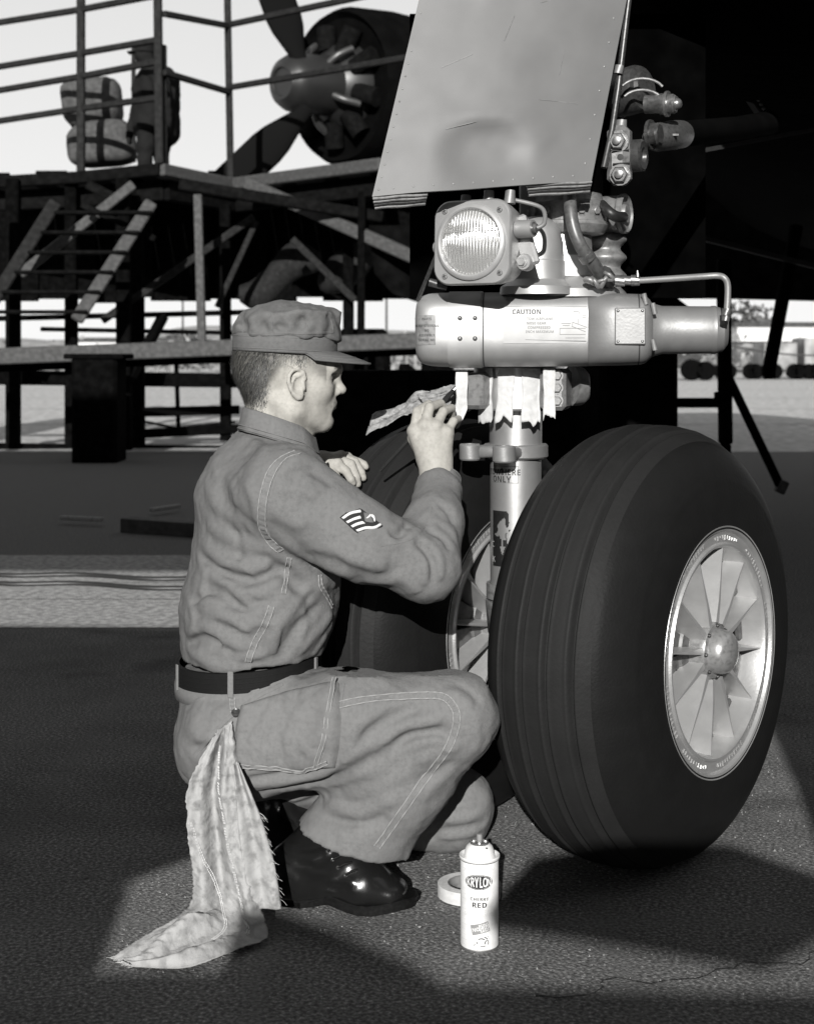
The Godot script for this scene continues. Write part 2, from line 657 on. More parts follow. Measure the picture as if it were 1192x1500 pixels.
	# surface nets; appends to v, nn and idx
	func net(v: PackedVector3Array, nn: PackedVector3Array, idx: PackedInt32Array) -> void:
		var id := PackedInt32Array()
		id.resize(nx * ny * nz)
		id.fill(-1)
		var sy := nx
		var sz := nx * ny
		var far := c * 12.0
		var first := v.size()
		for z in nz - 1:
			for y in ny - 1:
				var at := (z * ny + y) * nx
				for x in nx - 1:
					var d0 := d[at]
					if absf(d0) > far:
						at += 1
						continue
					var e: Array[float] = [d0, d[at + 1], d[at + sy], d[at + sy + 1], d[at + sz], d[at + sz + 1], d[at + sz + sy], d[at + sz + sy + 1]]
					var neg := 0
					for w in e:
						if w < 0.0:
							neg += 1
					if neg > 0 and neg < 8:
						var sum := Vector3.ZERO
						var cnt := 0
						for i in 12:
							var i0: int = EA[i]
							var i1: int = EB[i]
							var a := e[i0]
							var b := e[i1]
							if (a < 0.0) != (b < 0.0):
								var t := a / (a - b)
								var p0 := Vector3(i0 & 1, (i0 >> 1) & 1, i0 >> 2)
								var p1 := Vector3(i1 & 1, (i1 >> 1) & 1, i1 >> 2)
								sum += p0.lerp(p1, t)
								cnt += 1
						id[at] = v.size()
						v.append(o + (Vector3(x, y, z) + sum / cnt) * c)
					at += 1
		for z in range(1, nz - 1):
			for y in range(1, ny - 1):
				var at := (z * ny + y) * nx + 1
				for x in range(1, nx - 1):
					var a := d[at]
					if absf(a) < far:
						var s := a < 0.0
						if s != (d[at + 1] < 0.0):
							face(idx, id[at - sy - sz], id[at - sz], id[at], id[at - sy], s)
						if s != (d[at + sy] < 0.0):
							face(idx, id[at - 1 - sz], id[at - 1], id[at], id[at - sz], s)
						if s != (d[at + sz] < 0.0):
							face(idx, id[at - 1 - sy], id[at - sy], id[at], id[at - 1], s)
					at += 1
		nn.resize(v.size())
		for i in range(first, v.size()):
			nn[i] = normal(v[i])

	const EA: Array[int] = [0, 2, 4, 6, 0, 1, 4, 5, 0, 1, 2, 3]
	const EB: Array[int] = [1, 3, 5, 7, 2, 3, 6, 7, 4, 5, 6, 7]

	func face(idx: PackedInt32Array, a: int, b: int, c2: int, d2: int, s: bool) -> void:
		if a < 0 or b < 0 or c2 < 0 or d2 < 0:
			return
		if s:
			idx.append_array(PackedInt32Array([a, c2, b, a, d2, c2]))
		else:
			idx.append_array(PackedInt32Array([a, b, c2, a, c2, d2]))

	func mesh() -> ArrayMesh:
		var v := PackedVector3Array()
		var nn := PackedVector3Array()
		var idx := PackedInt32Array()
		var r := net2(v, nn, idx)
		return make(r[0], r[1], r[2])

	func net2(v: PackedVector3Array, nn: PackedVector3Array, idx: PackedInt32Array) -> Array:
		net(v, nn, idx)
		return [v, nn, idx]

	static func make(v: PackedVector3Array, nn: PackedVector3Array, idx: PackedInt32Array, col := PackedColorArray()) -> ArrayMesh:
		var arr := []
		arr.resize(Mesh.ARRAY_MAX)
		arr[Mesh.ARRAY_VERTEX] = v
		arr[Mesh.ARRAY_NORMAL] = nn
		arr[Mesh.ARRAY_INDEX] = idx
		if col.size():
			arr[Mesh.ARRAY_COLOR] = col
		var m := ArrayMesh.new()
		m.add_surface_from_arrays(Mesh.PRIMITIVE_TRIANGLES, arr)
		return m

# ---------------------------------------------------------------- the setting
var gnoise: FastNoiseLite

func build_ground() -> void:
	# one worn asphalt sheet to the horizon, gently uneven near the camera, and the pale apron beyond
	var st := begin()
	st.set_smooth_group(0)
	var n := noise(31, 1.4, 3)
	gnoise = n
	var wear := noise(33, 0.9, 4)
	var w := 120
	for i in w:
		for k in w:
			var c: Array[Vector3] = []
			for e in [[0, 0], [1, 0], [1, 1], [0, 1]]:
				var x: float = -3.0 + 6.0 * (i + e[0]) / w
				var z: float = -6.0 + 5.0 * (k + e[1]) / w
				var edge: float = minf(minf(x + 3.0, 3.0 - x), minf(z + 6.0, -1.0 - z))
				c.append(Vector3(x, n.get_noise_2d(x, z) * 0.003 * clampf(edge * 2.0, 0.0, 1.0), z))
			# old wear and spills: broad uneven tone
			for o in [0, 1, 2, 0, 2, 3]:
				var q := c[o]
				var edge: float = minf(minf(q.x + 3.0, 3.0 - q.x), minf(q.z + 6.0, -1.0 - q.z))
				var t := 0.86 + clampf(edge * 1.5, 0.0, 1.0) * (0.30 * wear.get_noise_2d(q.x, q.z) + 0.16 * wear.get_noise_2d(q.x * 5.0 + 9.0, q.z * 5.0) - 0.25 * smoothstep(0.25, 0.5, wear.get_noise_2d(q.x * 2.2 + 30.0, q.z * 2.2)))
				st.set_color(Color(t, t, t))
				st.add_vertex(q)
	st.set_color(Color(0.86, 0.86, 0.86))
	var y := 0.0
	for r in [[-900, -900, 900, -6], [-900, -1, 900, 600], [-900, -6, -3, -1], [3, -6, 900, -1]]:
		quad(st, Vector3(r[0], y, r[1]), Vector3(r[2], y, r[1]), Vector3(r[2], y, r[3]), Vector3(r[0], y, r[3]))
	part("ground", st, "asphalt", self).set_meta("kind", "structure")
	var ap := begin()
	ap.set_smooth_group(-1)
	quad(ap, Vector3(-900, 0.004, -900), Vector3(900, 0.004, -900), Vector3(900, 0.004, -15.6), Vector3(-900, 0.004, -14.6))
	part("apron", ap, "concrete", self).set_meta("kind", "structure")
	# pale band across the asphalt: a sunlit stripe put into the colour
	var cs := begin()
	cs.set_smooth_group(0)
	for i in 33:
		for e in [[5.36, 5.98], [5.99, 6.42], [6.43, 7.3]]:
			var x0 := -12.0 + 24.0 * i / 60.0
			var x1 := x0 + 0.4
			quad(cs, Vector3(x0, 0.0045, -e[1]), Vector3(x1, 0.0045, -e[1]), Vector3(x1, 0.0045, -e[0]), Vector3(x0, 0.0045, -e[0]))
	part("sunlit_strip", cs, "sunlit_strip_pale", self).set_meta("kind", "structure")
	# hairline cracks in the asphalt
	for q in [[-1.3, -3.7, -0.45, -3.35, 1], [0.2, -2.28, 0.9, -2.52, 2], [-0.9, -2.45, -0.55, -2.9, 3]]:
		var ck := begin()
		ck.set_smooth_group(0)
		var cn := noise(140 + q[4], 6.0, 3)
		var prev := []
		for i in 41:
			var u := i / 40.0
			var x: float = lerpf(q[0], q[2], u) + 0.05 * cn.get_noise_1d(u * 1.2)
			var z: float = lerpf(q[1], q[3], u) + 0.05 * cn.get_noise_1d(u * 1.2 + 9.0)
			var cw := 0.0016 * (0.6 + absf(cn.get_noise_1d(u * 8.0 + 3.0)))
			var gy := gnoise.get_noise_2d(x, z) * 0.003 + 0.0015
			var cur := [Vector3(x, gy, z - cw), Vector3(x, gy, z + cw)]
			if i > 0:
				quad(ck, prev[0], cur[0], cur[1], prev[1])
			prev = cur
		part("ground_crack", ck, "letter_black", self).set_meta("kind", "structure")
	# the seams of the concrete and a strip of loose gravel along the edge of the asphalt
	var jt := begin()
	jt.set_smooth_group(-1)
	for z: float in [-21.0, -27.0, -34.0, -42.0, -55.0]:
		quad(jt, Vector3(-80, 0.008, z - 0.06), Vector3(80, 0.008, z - 0.06), Vector3(80, 0.008, z), Vector3(-80, 0.008, z))
	part("apron_joint", jt, "far_dark", self).set_meta("kind", "structure")
	var gr := begin()
	var r2 := RandomNumberGenerator.new()
	r2.seed = 5
	for i in 5200:
		var s := r2.randf_range(0.0008, 0.0030) * (1.6 if i % 40 == 0 else 1.0)
		var at := Vector3(r2.randf_range(-1.5, 1.3), 0.0, -r2.randf_range(2.2, 4.5))
		at.y = n.get_noise_2d(at.x, at.z) * 0.003 + s * 0.3
		gr.set_smooth_group(-1)
		var bs := Basis.from_euler(Vector3(r2.randf() * 6.0, r2.randf() * 6.0, r2.randf() * 6.0))
		var a := at + bs * Vector3(s, 0, 0)
		var b := at + bs * Vector3(-0.6 * s, 0.7 * s, 0.2 * s)
		var c := at + bs * Vector3(-0.5 * s, -0.7 * s, 0.3 * s)
		var e := at + bs * Vector3(0, 0.1 * s, -s)
		tri(gr, a, b, c)
		tri(gr, a, c, e)
		tri(gr, a, e, b)
		tri(gr, b, e, c)
	var g := part("grit", gr, mat("grit", 0.42, 0.9, 0.0, "mottle", 20.0), self)
	g.set_meta("kind", "stuff")
	tag(g, "loose pale grit scattered on the dark asphalt round the wheel and boots", "grit")

func build_shade_walls() -> void:
	# unseen walls added behind the camera to block sun and sky light;
	# their gaps and outlines are shaped to leave lit patches on the asphalt
	var t := thing("hangar", "added grey wall panels out of view behind the camera, cut to shade the near asphalt", "building")
	var el := deg_to_rad(SUN_EL)
	var az := deg_to_rad(SUN_AZ)
	var z0 := 1.3
	# outlines are given by the ground that they shade: x, distance
	var shapes := [
		["ground_shade_panel", [[-2.6, 2.85], [-0.60, 2.79], [-0.52, 2.76], [-0.50, 2.38], [-0.30, 2.38], [-0.28, 2.68], [-0.2, 2.62], [0.0, 2.42], [0.06, 2.33], [0.9, 2.28], [0.9, 1.2], [-2.6, 1.2]]],
		["shade_panel", [[-2.6, 2.85], [-0.60, 2.79], [-0.42, 3.02], [-0.44, 5.35], [-3.4, 5.55], [-3.4, 1.0], [-2.6, 1.0]]],
		["tyre_shade_panel", [[0.15, 2.66], [0.36, 2.58], [0.58, 2.48], [0.72, 2.62], [0.8, 2.8], [0.66, 3.0], [0.40, 3.0], [0.25, 2.92]]],
		["shade_panel", [[0.74, 2.60], [1.9, 2.4], [3.2, 7.4], [1.5, 7.2], [1.15, 5.3], [0.90, 3.4], [0.82, 2.9]]],
		["high_shade_panel", [[-9.0, 7.0], [-0.9, 6.85], [-0.3, 7.1], [0.4, 7.6], [0.9, 9.6], [2.6, 10.2], [5.5, 10.6], [5.5, 15.6], [-9.0, 15.2]]],
	]
	for sh in shapes:
		var pts := PackedVector2Array()
		for p in sh[1]:
			var d: float = p[1]
			pts.append(Vector2(p[0] - (d + z0) * tan(az), (d + z0) * tan(el) / cos(az)))
		var st := begin()
		st.set_smooth_group(-1)
		var ids := Geometry2D.triangulate_polygon(pts)
		for i in range(0, ids.size(), 3):
			var a := pts[ids[i]]
			var b := pts[ids[i + 1]]
			var c := pts[ids[i + 2]]
			tri(st, Vector3(a.x, a.y, z0), Vector3(b.x, b.y, z0), Vector3(c.x, c.y, z0))
			tri(st, Vector3(a.x, a.y, z0 + 0.1), Vector3(c.x, c.y, z0 + 0.1), Vector3(b.x, b.y, z0 + 0.1))
		for i in pts.size():
			var a := pts[i]
			var b := pts[(i + 1) % pts.size()]
			quad(st, Vector3(a.x, a.y, z0), Vector3(a.x, a.y, z0 + 0.1), Vector3(b.x, b.y, z0 + 0.1), Vector3(b.x, b.y, z0))
		part(sh[0], st, "canvas", t)
	for x in [[0.62, 16.0], [-20.0, -4.6]]:  # added walls that cut the sky light from behind
		var w := begin()
		slab(w, Vector3((x[0] + x[1]) * 0.5, 2.72, z0 + 0.15), Basis.IDENTITY, Vector3(x[1] - x[0], 5.44, 0.2), 0.02)
		part("wall", w, "canvas", t)
	for x: float in [-6.2, 9.0]:  # out of view, added to cut the sky light from both sides
		var sd := begin()
		slab(sd, Vector3(x, 2.72, z0 - 7.2), Basis.IDENTITY, Vector3(0.2, 5.44, 14.3), 0.02)
		part("sky_block_wall", sd, "canvas", t)

# ---------------------------------------------------------------- the airplane
const WA := 37.5            # the wheel axle points this far towards the camera
var ax: Vector3             # along the axle, to the photograph's right and towards the camera
var fw: Vector3             # the way the nose wheel points
const WR := 0.435
const WW := 0.32
var wheel_c: Vector3
var wheel_l: Vector3
var strut: Vector3          # foot of the strut axis

func build_airplane() -> void:
	ax = Vector3(cos(deg_to_rad(WA)), 0, sin(deg_to_rad(WA)))
	fw = Vector3(-ax.z, 0, ax.x)
	var out_c := P(1057, 947, (1.0 - WR) * FL / 427.0)
	out_c.y = WR - 0.010
	wheel_c = out_c - ax * WW * 0.5
	wheel_l = out_c - ax * (0.485 + WW * 0.5)
	strut = P(755, 520, 3.0)
	strut.y = 0
	var t := thing("airplane", "large propeller airplane standing on its twin nose wheels, landing light and raised gear door above", "airplane")
	build_wheel(t, wheel_c, 1.0)
	build_wheel(t, wheel_l, 1.0)
	build_strut(t)
	build_housing(t)
	build_light(t)
	build_upper(t)
	build_door(t)
	build_hull(t)

func build_wheel(t: Node3D, c: Vector3, side: float) -> void:
	var w := Node3D.new()
	w.name = "nose_wheel"
	t.add_child(w, true)
	var bs := Basis(fw, ax * side, Vector3.UP)
	bs.z = fw.cross(ax * side).normalized() * 1.0
	# tyre profile from the inner bead over the tread to the outer bead: Vector2(radius, across)
	var prof := []
	var rb := 0.236
	var hw := WW * 0.5
	var grooves := [-0.122, -0.074, -0.025, 0.025, 0.074, 0.122]
	var n := 150
	var raw: Array[Vector2] = []
	for i in n + 1:
		var s := -1.0 + 2.0 * i / n
		var th := s * PI * 0.5
		var x := hw * signf(s) * pow(absf(sin(th)), 2.0 / 2.55)
		var r := rb + (WR - rb) * pow(absf(cos(th)), 2.0 / 2.55)
		raw.append(Vector2(r, x))
	var sp := 0.0
	for p in raw:
		var r := p.x
		if absf(p.y) < 0.13:
			for g: float in grooves:
				r -= 0.0085 * exp(-pow((p.y - g) / 0.0032, 2.0))
		else:
			# faint rings on the sidewall
			var q := (p.x - rb) / (WR - rb)
			r -= 0.0
			sp = 0.0004 * sin(q * 40.0) * smoothstep(0.0, 0.12, q) * smoothstep(0.75, 0.6, q)
		prof.append(Vector2(r, p.y + (sp * signf(p.y) if absf(p.y) >= 0.13 else 0.0)))
	# finer steps across the tread, where the grooves are
	var fine := []
	for i in prof.size() - 1:
		fine.append(prof[i])
	var tread := []
	var k := 0
	while k < raw.size():
		var p := raw[k]
		if absf(p.y) < 0.138:
			break
		tread.append(prof[k])
		k += 1
	for i in 140:
		var x := -0.138 + 0.276 * i / 139.0
		var u := pow(absf(x) / hw, 2.55 / 2.0)
		var r := rb + (WR - rb) * pow(sqrt(maxf(1.0 - u * u, 0.0)), 2.0 / 2.55)
		for g: float in grooves:
			r -= 0.013 * exp(-pow((x - g) / 0.0034, 2.0)) - 0.0012 * exp(-pow((absf(x - g) - 0.0085) / 0.003, 2.0))
		tread.append(Vector2(r, x))
	k = raw.size() - 1
	var tail := []
	while k > 0:
		if absf(raw[k].y) < 0.138:
			break
		tail.append(prof[k])
		k -= 1
	tail.reverse()
	tread.append_array(tail)
	# the bottom is pressed flat: the ground is at y = 0
	var st := begin()
	lathe(st, Vector3.ZERO, bs, tread, 120, 0.0, TAU, 80.0)
	var arr := st.commit_to_arrays()
	var v: PackedVector3Array = arr[Mesh.ARRAY_VERTEX]
	var st2 := begin()
	st2.set_smooth_group(0)
	var nz := noise(41, 9.0, 3)
	for p in v:
		var q := p + c
		q += p.normalized() * nz.get_noise_3d(p.x, p.y, p.z) * 0.0014 * smoothstep(0.424, 0.432, p.slide(bs.y).length())
		if q.y < 0.02:
			q.y = maxf(0.001 + 0.02 * pow(clampf((q.y + 0.02) / 0.04, 0.0, 1.0), 1.6), 0.001)
		st2.add_vertex(q)
	var tyre := part("tyre", st2, "rubber", w)
	# the blacker sidewalls, each a skin over the carcass with its moulded rings
	for s: float in [-1.0, 1.0]:
		var sw := begin()
		var sp2 := []
		for i in 25:
			var q := i / 24.0
			var r := lerpf(0.2375, 0.4100, q)
			var u := (r - rb) / (WR - rb)
			var x := hw * pow(sqrt(maxf(1.0 - pow(u, 2.55), 0.0)), 2.0 / 2.55)
			sp2.append(Vector2(r, s * (x + 0.0022 + 0.0009 * exp(-pow((q - 0.55) / 0.02, 2.0)) - 0.006 * smoothstep(0.96, 1.0, q))))
		lathe(sw, c, bs, sp2, 120, 0.0, TAU, 80.0)
		part("tyre_sidewall", sw, "rubber_side", w)
	# raised lettering ring and scuffs stay with the rubber; now the rim
	for face: float in [1.0, -1.0]:
		if c == wheel_c and face < 0.0 or c == wheel_l and face < 0.0:
			# the faces that the camera cannot see are plain discs
			var pl := begin()
			lathe(pl, c, bs, [Vector2(0.0, -0.12), Vector2(0.2, -0.12), Vector2(0.236, -hw + 0.01)], 48)
			part("rim_back", pl, "wheel_rim", w)
			continue
		var rim := begin()
		var f := hw - 0.004
		lathe(rim, c, bs, [Vector2(0.244, f - 0.03), Vector2(0.2475, f - 0.002), Vector2(0.243, f + 0.007), Vector2(0.234, f + 0.004), Vector2(0.230, f - 0.002), Vector2(0.211, f - 0.002), Vector2(0.208, f + 0.003), Vector2(0.204, f + 0.003), Vector2(0.200, f - 0.004), Vector2(0.196, f - 0.060)], 96)
		part("rim", rim, "wheel_rim", w)
		# embossed marks round the rim
		var eb := begin()
		var r3 := RandomNumberGenerator.new()
		r3.seed = 12
		for i in 130:
			var a := TAU * i / 130.0
			if fmod(a * 3.0 + 0.4, 2.1) < 0.55:
				continue
			var dir := bs.x * cos(a) + bs.z * sin(a)
			var tn := -bs.x * sin(a) + bs.z * cos(a)
			slab(eb, c + dir * (0.2205 + r3.randf_range(-0.001, 0.001)) + bs.y * (f - 0.001), Basis(tn, bs.y, dir), Vector3(r3.randf_range(0.002, 0.007), 0.002, r3.randf_range(0.004, 0.010)))
		part("embossed_marks", eb, "wheel_rim", w).set_meta("kind", "stuff")
		# dark back, twelve panels with slots between them, twelve ribs
		var disc := begin()
		lathe(disc, c, bs, [Vector2(0.197, f - 0.055), Vector2(0.196, f - 0.11), Vector2(0.0, f - 0.11)], 96)
		part("wheel_back", disc, "rubber_side", w)
		var boss := begin()
		lathe(boss, c, bs, [Vector2(0.082, f - 0.10), Vector2(0.080, f - 0.054), Vector2(0.074, f - 0.045), Vector2(0.060, f - 0.040), Vector2(0.0, f - 0.040)], 64)
		part("boss", boss, "wheel_recess_shaded", w)
		for i in 12:
			var p0 := TAU * (i + 0.25) / 12.0 + 0.02
			var pn := begin()
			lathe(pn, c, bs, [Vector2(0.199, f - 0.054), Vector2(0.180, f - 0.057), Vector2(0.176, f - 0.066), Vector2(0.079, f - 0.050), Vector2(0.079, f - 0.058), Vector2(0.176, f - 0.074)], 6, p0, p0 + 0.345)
			part("wheel_panel", pn, "wheel_recess_shaded", w)
		for i in 12:
			var a := TAU * (i + 0.25) / 12.0
			var dir := bs.x * cos(a) + bs.z * sin(a)
			var tn := -bs.x * sin(a) + bs.z * cos(a)
			var rib := begin()
			rib.set_smooth_group(-1)
			var sec: Array[PackedVector3Array] = []
			for e in [[0.055, 0.007, -0.008, 0.016], [0.10, 0.0075, -0.006, 0.010], [0.17, 0.0085, -0.006, 0.004], [0.199, 0.011, -0.005, 0.003]]:
				var r: float = e[0]
				var top: float = f + e[2]
				var wd: float = e[3] * 0.8
				var wb: float = e[3] * 0.6 + 0.004
				var ring := PackedVector3Array()
				ring.append(c + dir * r - tn * wb + bs.y * (f - 0.070))
				ring.append(c + dir * r - tn * wd * 0.5 + bs.y * (top - 0.001))
				ring.append(c + dir * r + tn * wd * 0.5 + bs.y * (top - 0.001))
				ring.append(c + dir * r + tn * wb * 0.35 + bs.y * (f - 0.070))
				sec.append(ring)
			for q in 3:
				for j in 4:
					var l := (j + 1) % 4
					quad(rib, sec[q][j], sec[q][l], sec[q + 1][l], sec[q + 1][j])
			part("spoke", rib, "wheel_alloy", w)
			# the webs that step up to the rim between the ribs
			var a2 := TAU * (i + 0.75) / 12.0
			var d2 := bs.x * cos(a2) + bs.z * sin(a2)
			var t2 := -bs.x * sin(a2) + bs.z * cos(a2)
			var web := begin()
			slab(web, c + d2 * 0.188 + bs.y * (f - 0.05), Basis(t2, bs.y, d2), Vector3(0.075, 0.014, 0.012), 0.003)
			part("web", web, "wheel_recess_shaded", w)
		var hub := begin()
		var hp := [Vector2(0.056, f - 0.045), Vector2(0.056, f - 0.014), Vector2(0.053, f - 0.008), Vector2(0.044, f - 0.006), Vector2(0.0425, f + 0.008), Vector2(0.039, f + 0.018), Vector2(0.031, f + 0.025), Vector2(0.018, f + 0.029), Vector2(0.0, f + 0.030)]
		lathe(hub, c, bs, hp, 40)
		part("hub_cap", hub, "hub", w)
		for i in 8:
			var a := TAU * i / 8.0
			var bolt := begin()
			hexnut(bolt, c + (bs.x * cos(a) + bs.z * sin(a)) * 0.0495 + bs.y * (f - 0.007), bs.y, 0.0035, 0.004)
			part("bolt", bolt, "steel_dark", w)
	# splashes of old grease on the outer disc
	if c == wheel_c:
		var gr := begin()
		var r4 := RandomNumberGenerator.new()
		r4.seed = 3
		var f2 := hw - 0.004
		for i in 170:
			var a := r4.randf_range(0, TAU)
			var r := r4.randf_range(0.085, 0.172)
			if i > 90:
				a = -0.62 + r4.randfn(0.0, 0.08)
				r = 0.145 + r4.randfn(0.0, 0.013)
			var dir := bs.x * cos(a) + bs.z * sin(a)
			var h := lerpf(f2 - 0.052, f2 - 0.066, (r - 0.078) / 0.098) + 0.0030
			var s := r4.randf_range(0.0010, 0.0028) * (1.8 if i > 90 else 1.0)
			lathe(gr, c + dir * r + bs.y * h, bs, [Vector2(s, -0.0005), Vector2(s, 0.0003), Vector2(0, 0.0005)], 6)
		part("grease_spots", gr, "letter_black", w)

func up_basis(front: Vector3) -> Basis:
	# y up, z to the front, x to the right of someone who looks at the front
	var z := front.normalized()
	return Basis(Vector3.UP.cross(z), Vector3.UP, z)

func build_strut(t: Node3D) -> void:
	var front := (Vector3(0, 0, 0) - Vector3(strut.x, 0, strut.z)).normalized()
	var bs := Basis(Vector3.UP.cross(front), Vector3.UP, front)
	var yy := func(y: float) -> float: return 1.0 - (y - 520.0) * 3.0 / FL
	# piston and cylinder
	var st := begin()
	lathe(st, strut, bs, [Vector2(0.0, 0.40), Vector2(0.052, 0.40), Vector2(0.052, yy.call(672.0)), Vector2(0.056, yy.call(672.0)), Vector2(0.056, yy.call(650.0)), Vector2(0.0535, yy.call(650.0)), Vector2(0.0535, yy.call(600.0)), Vector2(0.0535, 0.95)], 56)
	part("strut", st, "strut_paint", t)
	var ax_t := begin()
	tube(ax_t, [wheel_l + ax * 0.05, wheel_c - ax * 0.05], 0.05, 24)
	part("axle", ax_t, "gear_grey", t)
	var fork := begin()
	var mid := (wheel_c + wheel_l) * 0.5
	tube(fork, [strut + Vector3(0, 0.50, 0), strut + Vector3(0, 0.46, 0), (strut + mid) * 0.5 + Vector3(0, 0.24, 0), mid], [0.062, 0.064, 0.06, 0.06], 24)
	part("axle_fork", fork, "gear_grey", t)
	var collar := begin()
	lathe(collar, strut, bs, [Vector2(0.053, 0.505), Vector2(0.060, 0.505), Vector2(0.060, 0.535), Vector2(0.053, 0.535)], 40)
	part("strut_collar", collar, "clamp_grey", t)
	# tow ring with two lugs that reach to the photograph's left and front
	var y0: float = yy.call(660.0)
	var ring := begin()
	lathe(ring, strut + Vector3(0, y0, 0), bs, [Vector2(0.05, -0.014), Vector2(0.063, -0.014), Vector2(0.066, -0.011), Vector2(0.066, 0.011), Vector2(0.063, 0.014), Vector2(0.05, 0.014)], 40)
	var tow := part("tow_ring", ring, "gear_paint_worn", t)
	for e in [[P(688, 662, 2.94), 0.019], [P(738, 665, 2.90), 0.021]]:
		var lug := begin()
		var end: Vector3 = e[0]
		var r: float = e[1]
		var base := strut + Vector3(0, end.y, 0)
		var out := (end - base)
		var pts := [base, base + out * 0.5 + Vector3(0, 0.004, 0), end]
		var rings: Array[PackedVector3Array] = []
		var along := out.normalized()
		var side := along.cross(Vector3.UP).normalized()
		for i in 9:
			var s := float(i) / 8.0
			var pc: Vector3 = base + out * s
			var hw := lerpf(0.034, r, smoothstep(0.3, 0.8, s))
			var hh := lerpf(0.013, 0.013, s)
			var ringp := PackedVector3Array()
			for k in 16:
				var a := TAU * k / 16
				ringp.append(pc + side * hw * signf(cos(a)) * pow(absf(cos(a)), 0.6) + Vector3.UP * hh * signf(sin(a)) * pow(absf(sin(a)), 0.6))
			rings.append(ringp)
		loft(lug, rings)
		lathe(lug, end - Vector3(0, 0.0165, 0), bs, [Vector2(0, 0), Vector2(r, 0), Vector2(r + 0.002, 0.003), Vector2(r + 0.002, 0.030), Vector2(r, 0.033), Vector2(0.011, 0.033), Vector2(0.009, 0.028), Vector2(0, 0.028)], 24)
		part("tow_lug", lug, "gear_paint_worn", tow)
	# lettering on the strut
	var on := func(cx: float, cy: float) -> Callable:
		return func(x: float, y: float) -> Vector3:
			var q := P(cx, cy, 2.95)
			var a0 := asin(clampf((q.x - strut.x * 2.95 / 3.0) / 0.0535, -0.95, 0.95))
			var a := a0 + x / 0.0535
			return strut + Vector3(0, q.y + y, 0) + (bs.x * sin(a) + bs.z * cos(a)) * 0.0534
	letters("TOW", 0.0118, on.call(724, 692), "letter_dark", t)
	letters("HERE", 0.0118, on.call(748, 692), "letter_dark", t)
	var aw := begin()
	var af: Callable = on.call(734.5, 691)
	quad(aw, af.call(-0.0011, -0.007), af.call(0.0011, -0.007), af.call(0.0011, 0.003), af.call(-0.0011, 0.003))
	tri(aw, af.call(-0.0036, 0.0025), af.call(0.0036, 0.0025), af.call(0.0, 0.0085))
	part("arrow_mark", aw, "letter_dark", t)
	letters("ONLY", 0.0125, on.call(733, 702.5), "letter_dark", t)
	var frame := begin()
	var fm: Callable = on.call(737, 695)
	var fr := [Vector2(-0.031, -0.017), Vector2(0.031, -0.017), Vector2(0.031, 0.016), Vector2(-0.031, 0.016)]
	for i in 4:
		var a: Vector2 = fr[i]
		var b: Vector2 = fr[(i + 1) % 4]
		var nn := (b - a).normalized().orthogonal() * 0.0005
		for s in 6:
			var p := a.lerp(b, s / 6.0)
			var q := a.lerp(b, (s + 1) / 6.0)
			quad(frame, fm.call(p.x - nn.x, p.y - nn.y), fm.call(q.x - nn.x, q.y - nn.y), fm.call(q.x + nn.x, q.y + nn.y), fm.call(p.x + nn.x, p.y + nn.y))
	part("placard_border", frame, "letter_faint", t)
	# the torn black decal lower down, with a pale arrow and letters
	var dm: Callable = on.call(733, 790)
	var dec := begin()
	dec.set_smooth_group(0)
	var nz := noise(77, 42.0, 3)
	for i in 26:
		for j in 52:
			var x0 := -0.023 + 0.046 * i / 26.0
			var y1 := -0.056 + 0.112 * j / 52.0
			var cx := x0 + 0.0009
			var cy := y1 + 0.001
			# worn away in the middle of the upper half
			var hole := Vector2(cx - 0.003, (cy - 0.018) * 0.75).length()
			if hole < 0.014 + nz.get_noise_2d(cx, cy) * 0.012:
				continue
			if cx > 0.014 + nz.get_noise_2d(cx + 3.0, cy) * 0.01 or absf(cx - 0.004) < 0.0014 and cy < 0.012 and cy > -0.022:
				continue
			if cy < -0.016 and cy > -0.034 and absf(cx - 0.004) < (cy + 0.034) * 0.35:
				continue
			quad(dec, dm.call(x0, y1), dm.call(x0 + 0.00178, y1), dm.call(x0 + 0.00178, y1 + 0.00216), dm.call(x0, y1 + 0.00216))
	part("worn_decal", dec, "decal_black", t)
	var dl := func(cx: float, cy: float) -> Callable:
		var inner: Callable = on.call(cx, cy)
		return func(x: float, y: float) -> Vector3:
			var p: Vector3 = inner.call(x, y)
			return p + (p - Vector3(strut.x, p.y, strut.z)).normalized() * 0.0004
	letters("C", 0.012, dl.call(722, 799), "placard", t, false)
	letters("K", 0.012, dl.call(723, 821), "placard", t, false)
	# clamp under the steering housing: a bright sleeve and a bolted block on its right
	var sl := begin()
	lathe(sl, strut, bs, [Vector2(0.0535, yy.call(600.0)), Vector2(0.082, yy.call(600.0)), Vector2(0.085, yy.call(597.0)), Vector2(0.085, yy.call(538.0)), Vector2(0.07, yy.call(536.0))], 64)
	part("clamp_sleeve", sl, "strut_paint", t)
	var d := 2.935
	var blk := begin()
	var bb := up_basis(Vector3(-0.25, 0, 1))
	slab(blk, P(814, 570, d), bb, Vector3(0.052, 0.082, 0.10), 0.008)
	part("clamp_block", blk, "clamp_grey", t)
	var blk2 := begin()
	slab(blk2, P(700, 572, d + 0.01), up_basis(Vector3(-0.5, 0, 1)), Vector3(0.055, 0.072, 0.09), 0.008)
	part("clamp_block", blk2, "clamp_grey", t)
	for y: float in [550.0, 568.0, 587.0]:
		var nut := begin()
		hexnut(nut, P(816, y, d - 0.05), bb.z, 0.0095, 0.008)
		part("clamp_nut", nut, "gear_paint_worn", t)
	var rear := begin()
	tube(rear, [P(835, 565, d + 0.05), P(852, 566, d + 0.06), P(862, 566, d + 0.06)], [0.042, 0.038, 0.026], 20)
	part("clamp_boss", rear, "gear_grey", t)

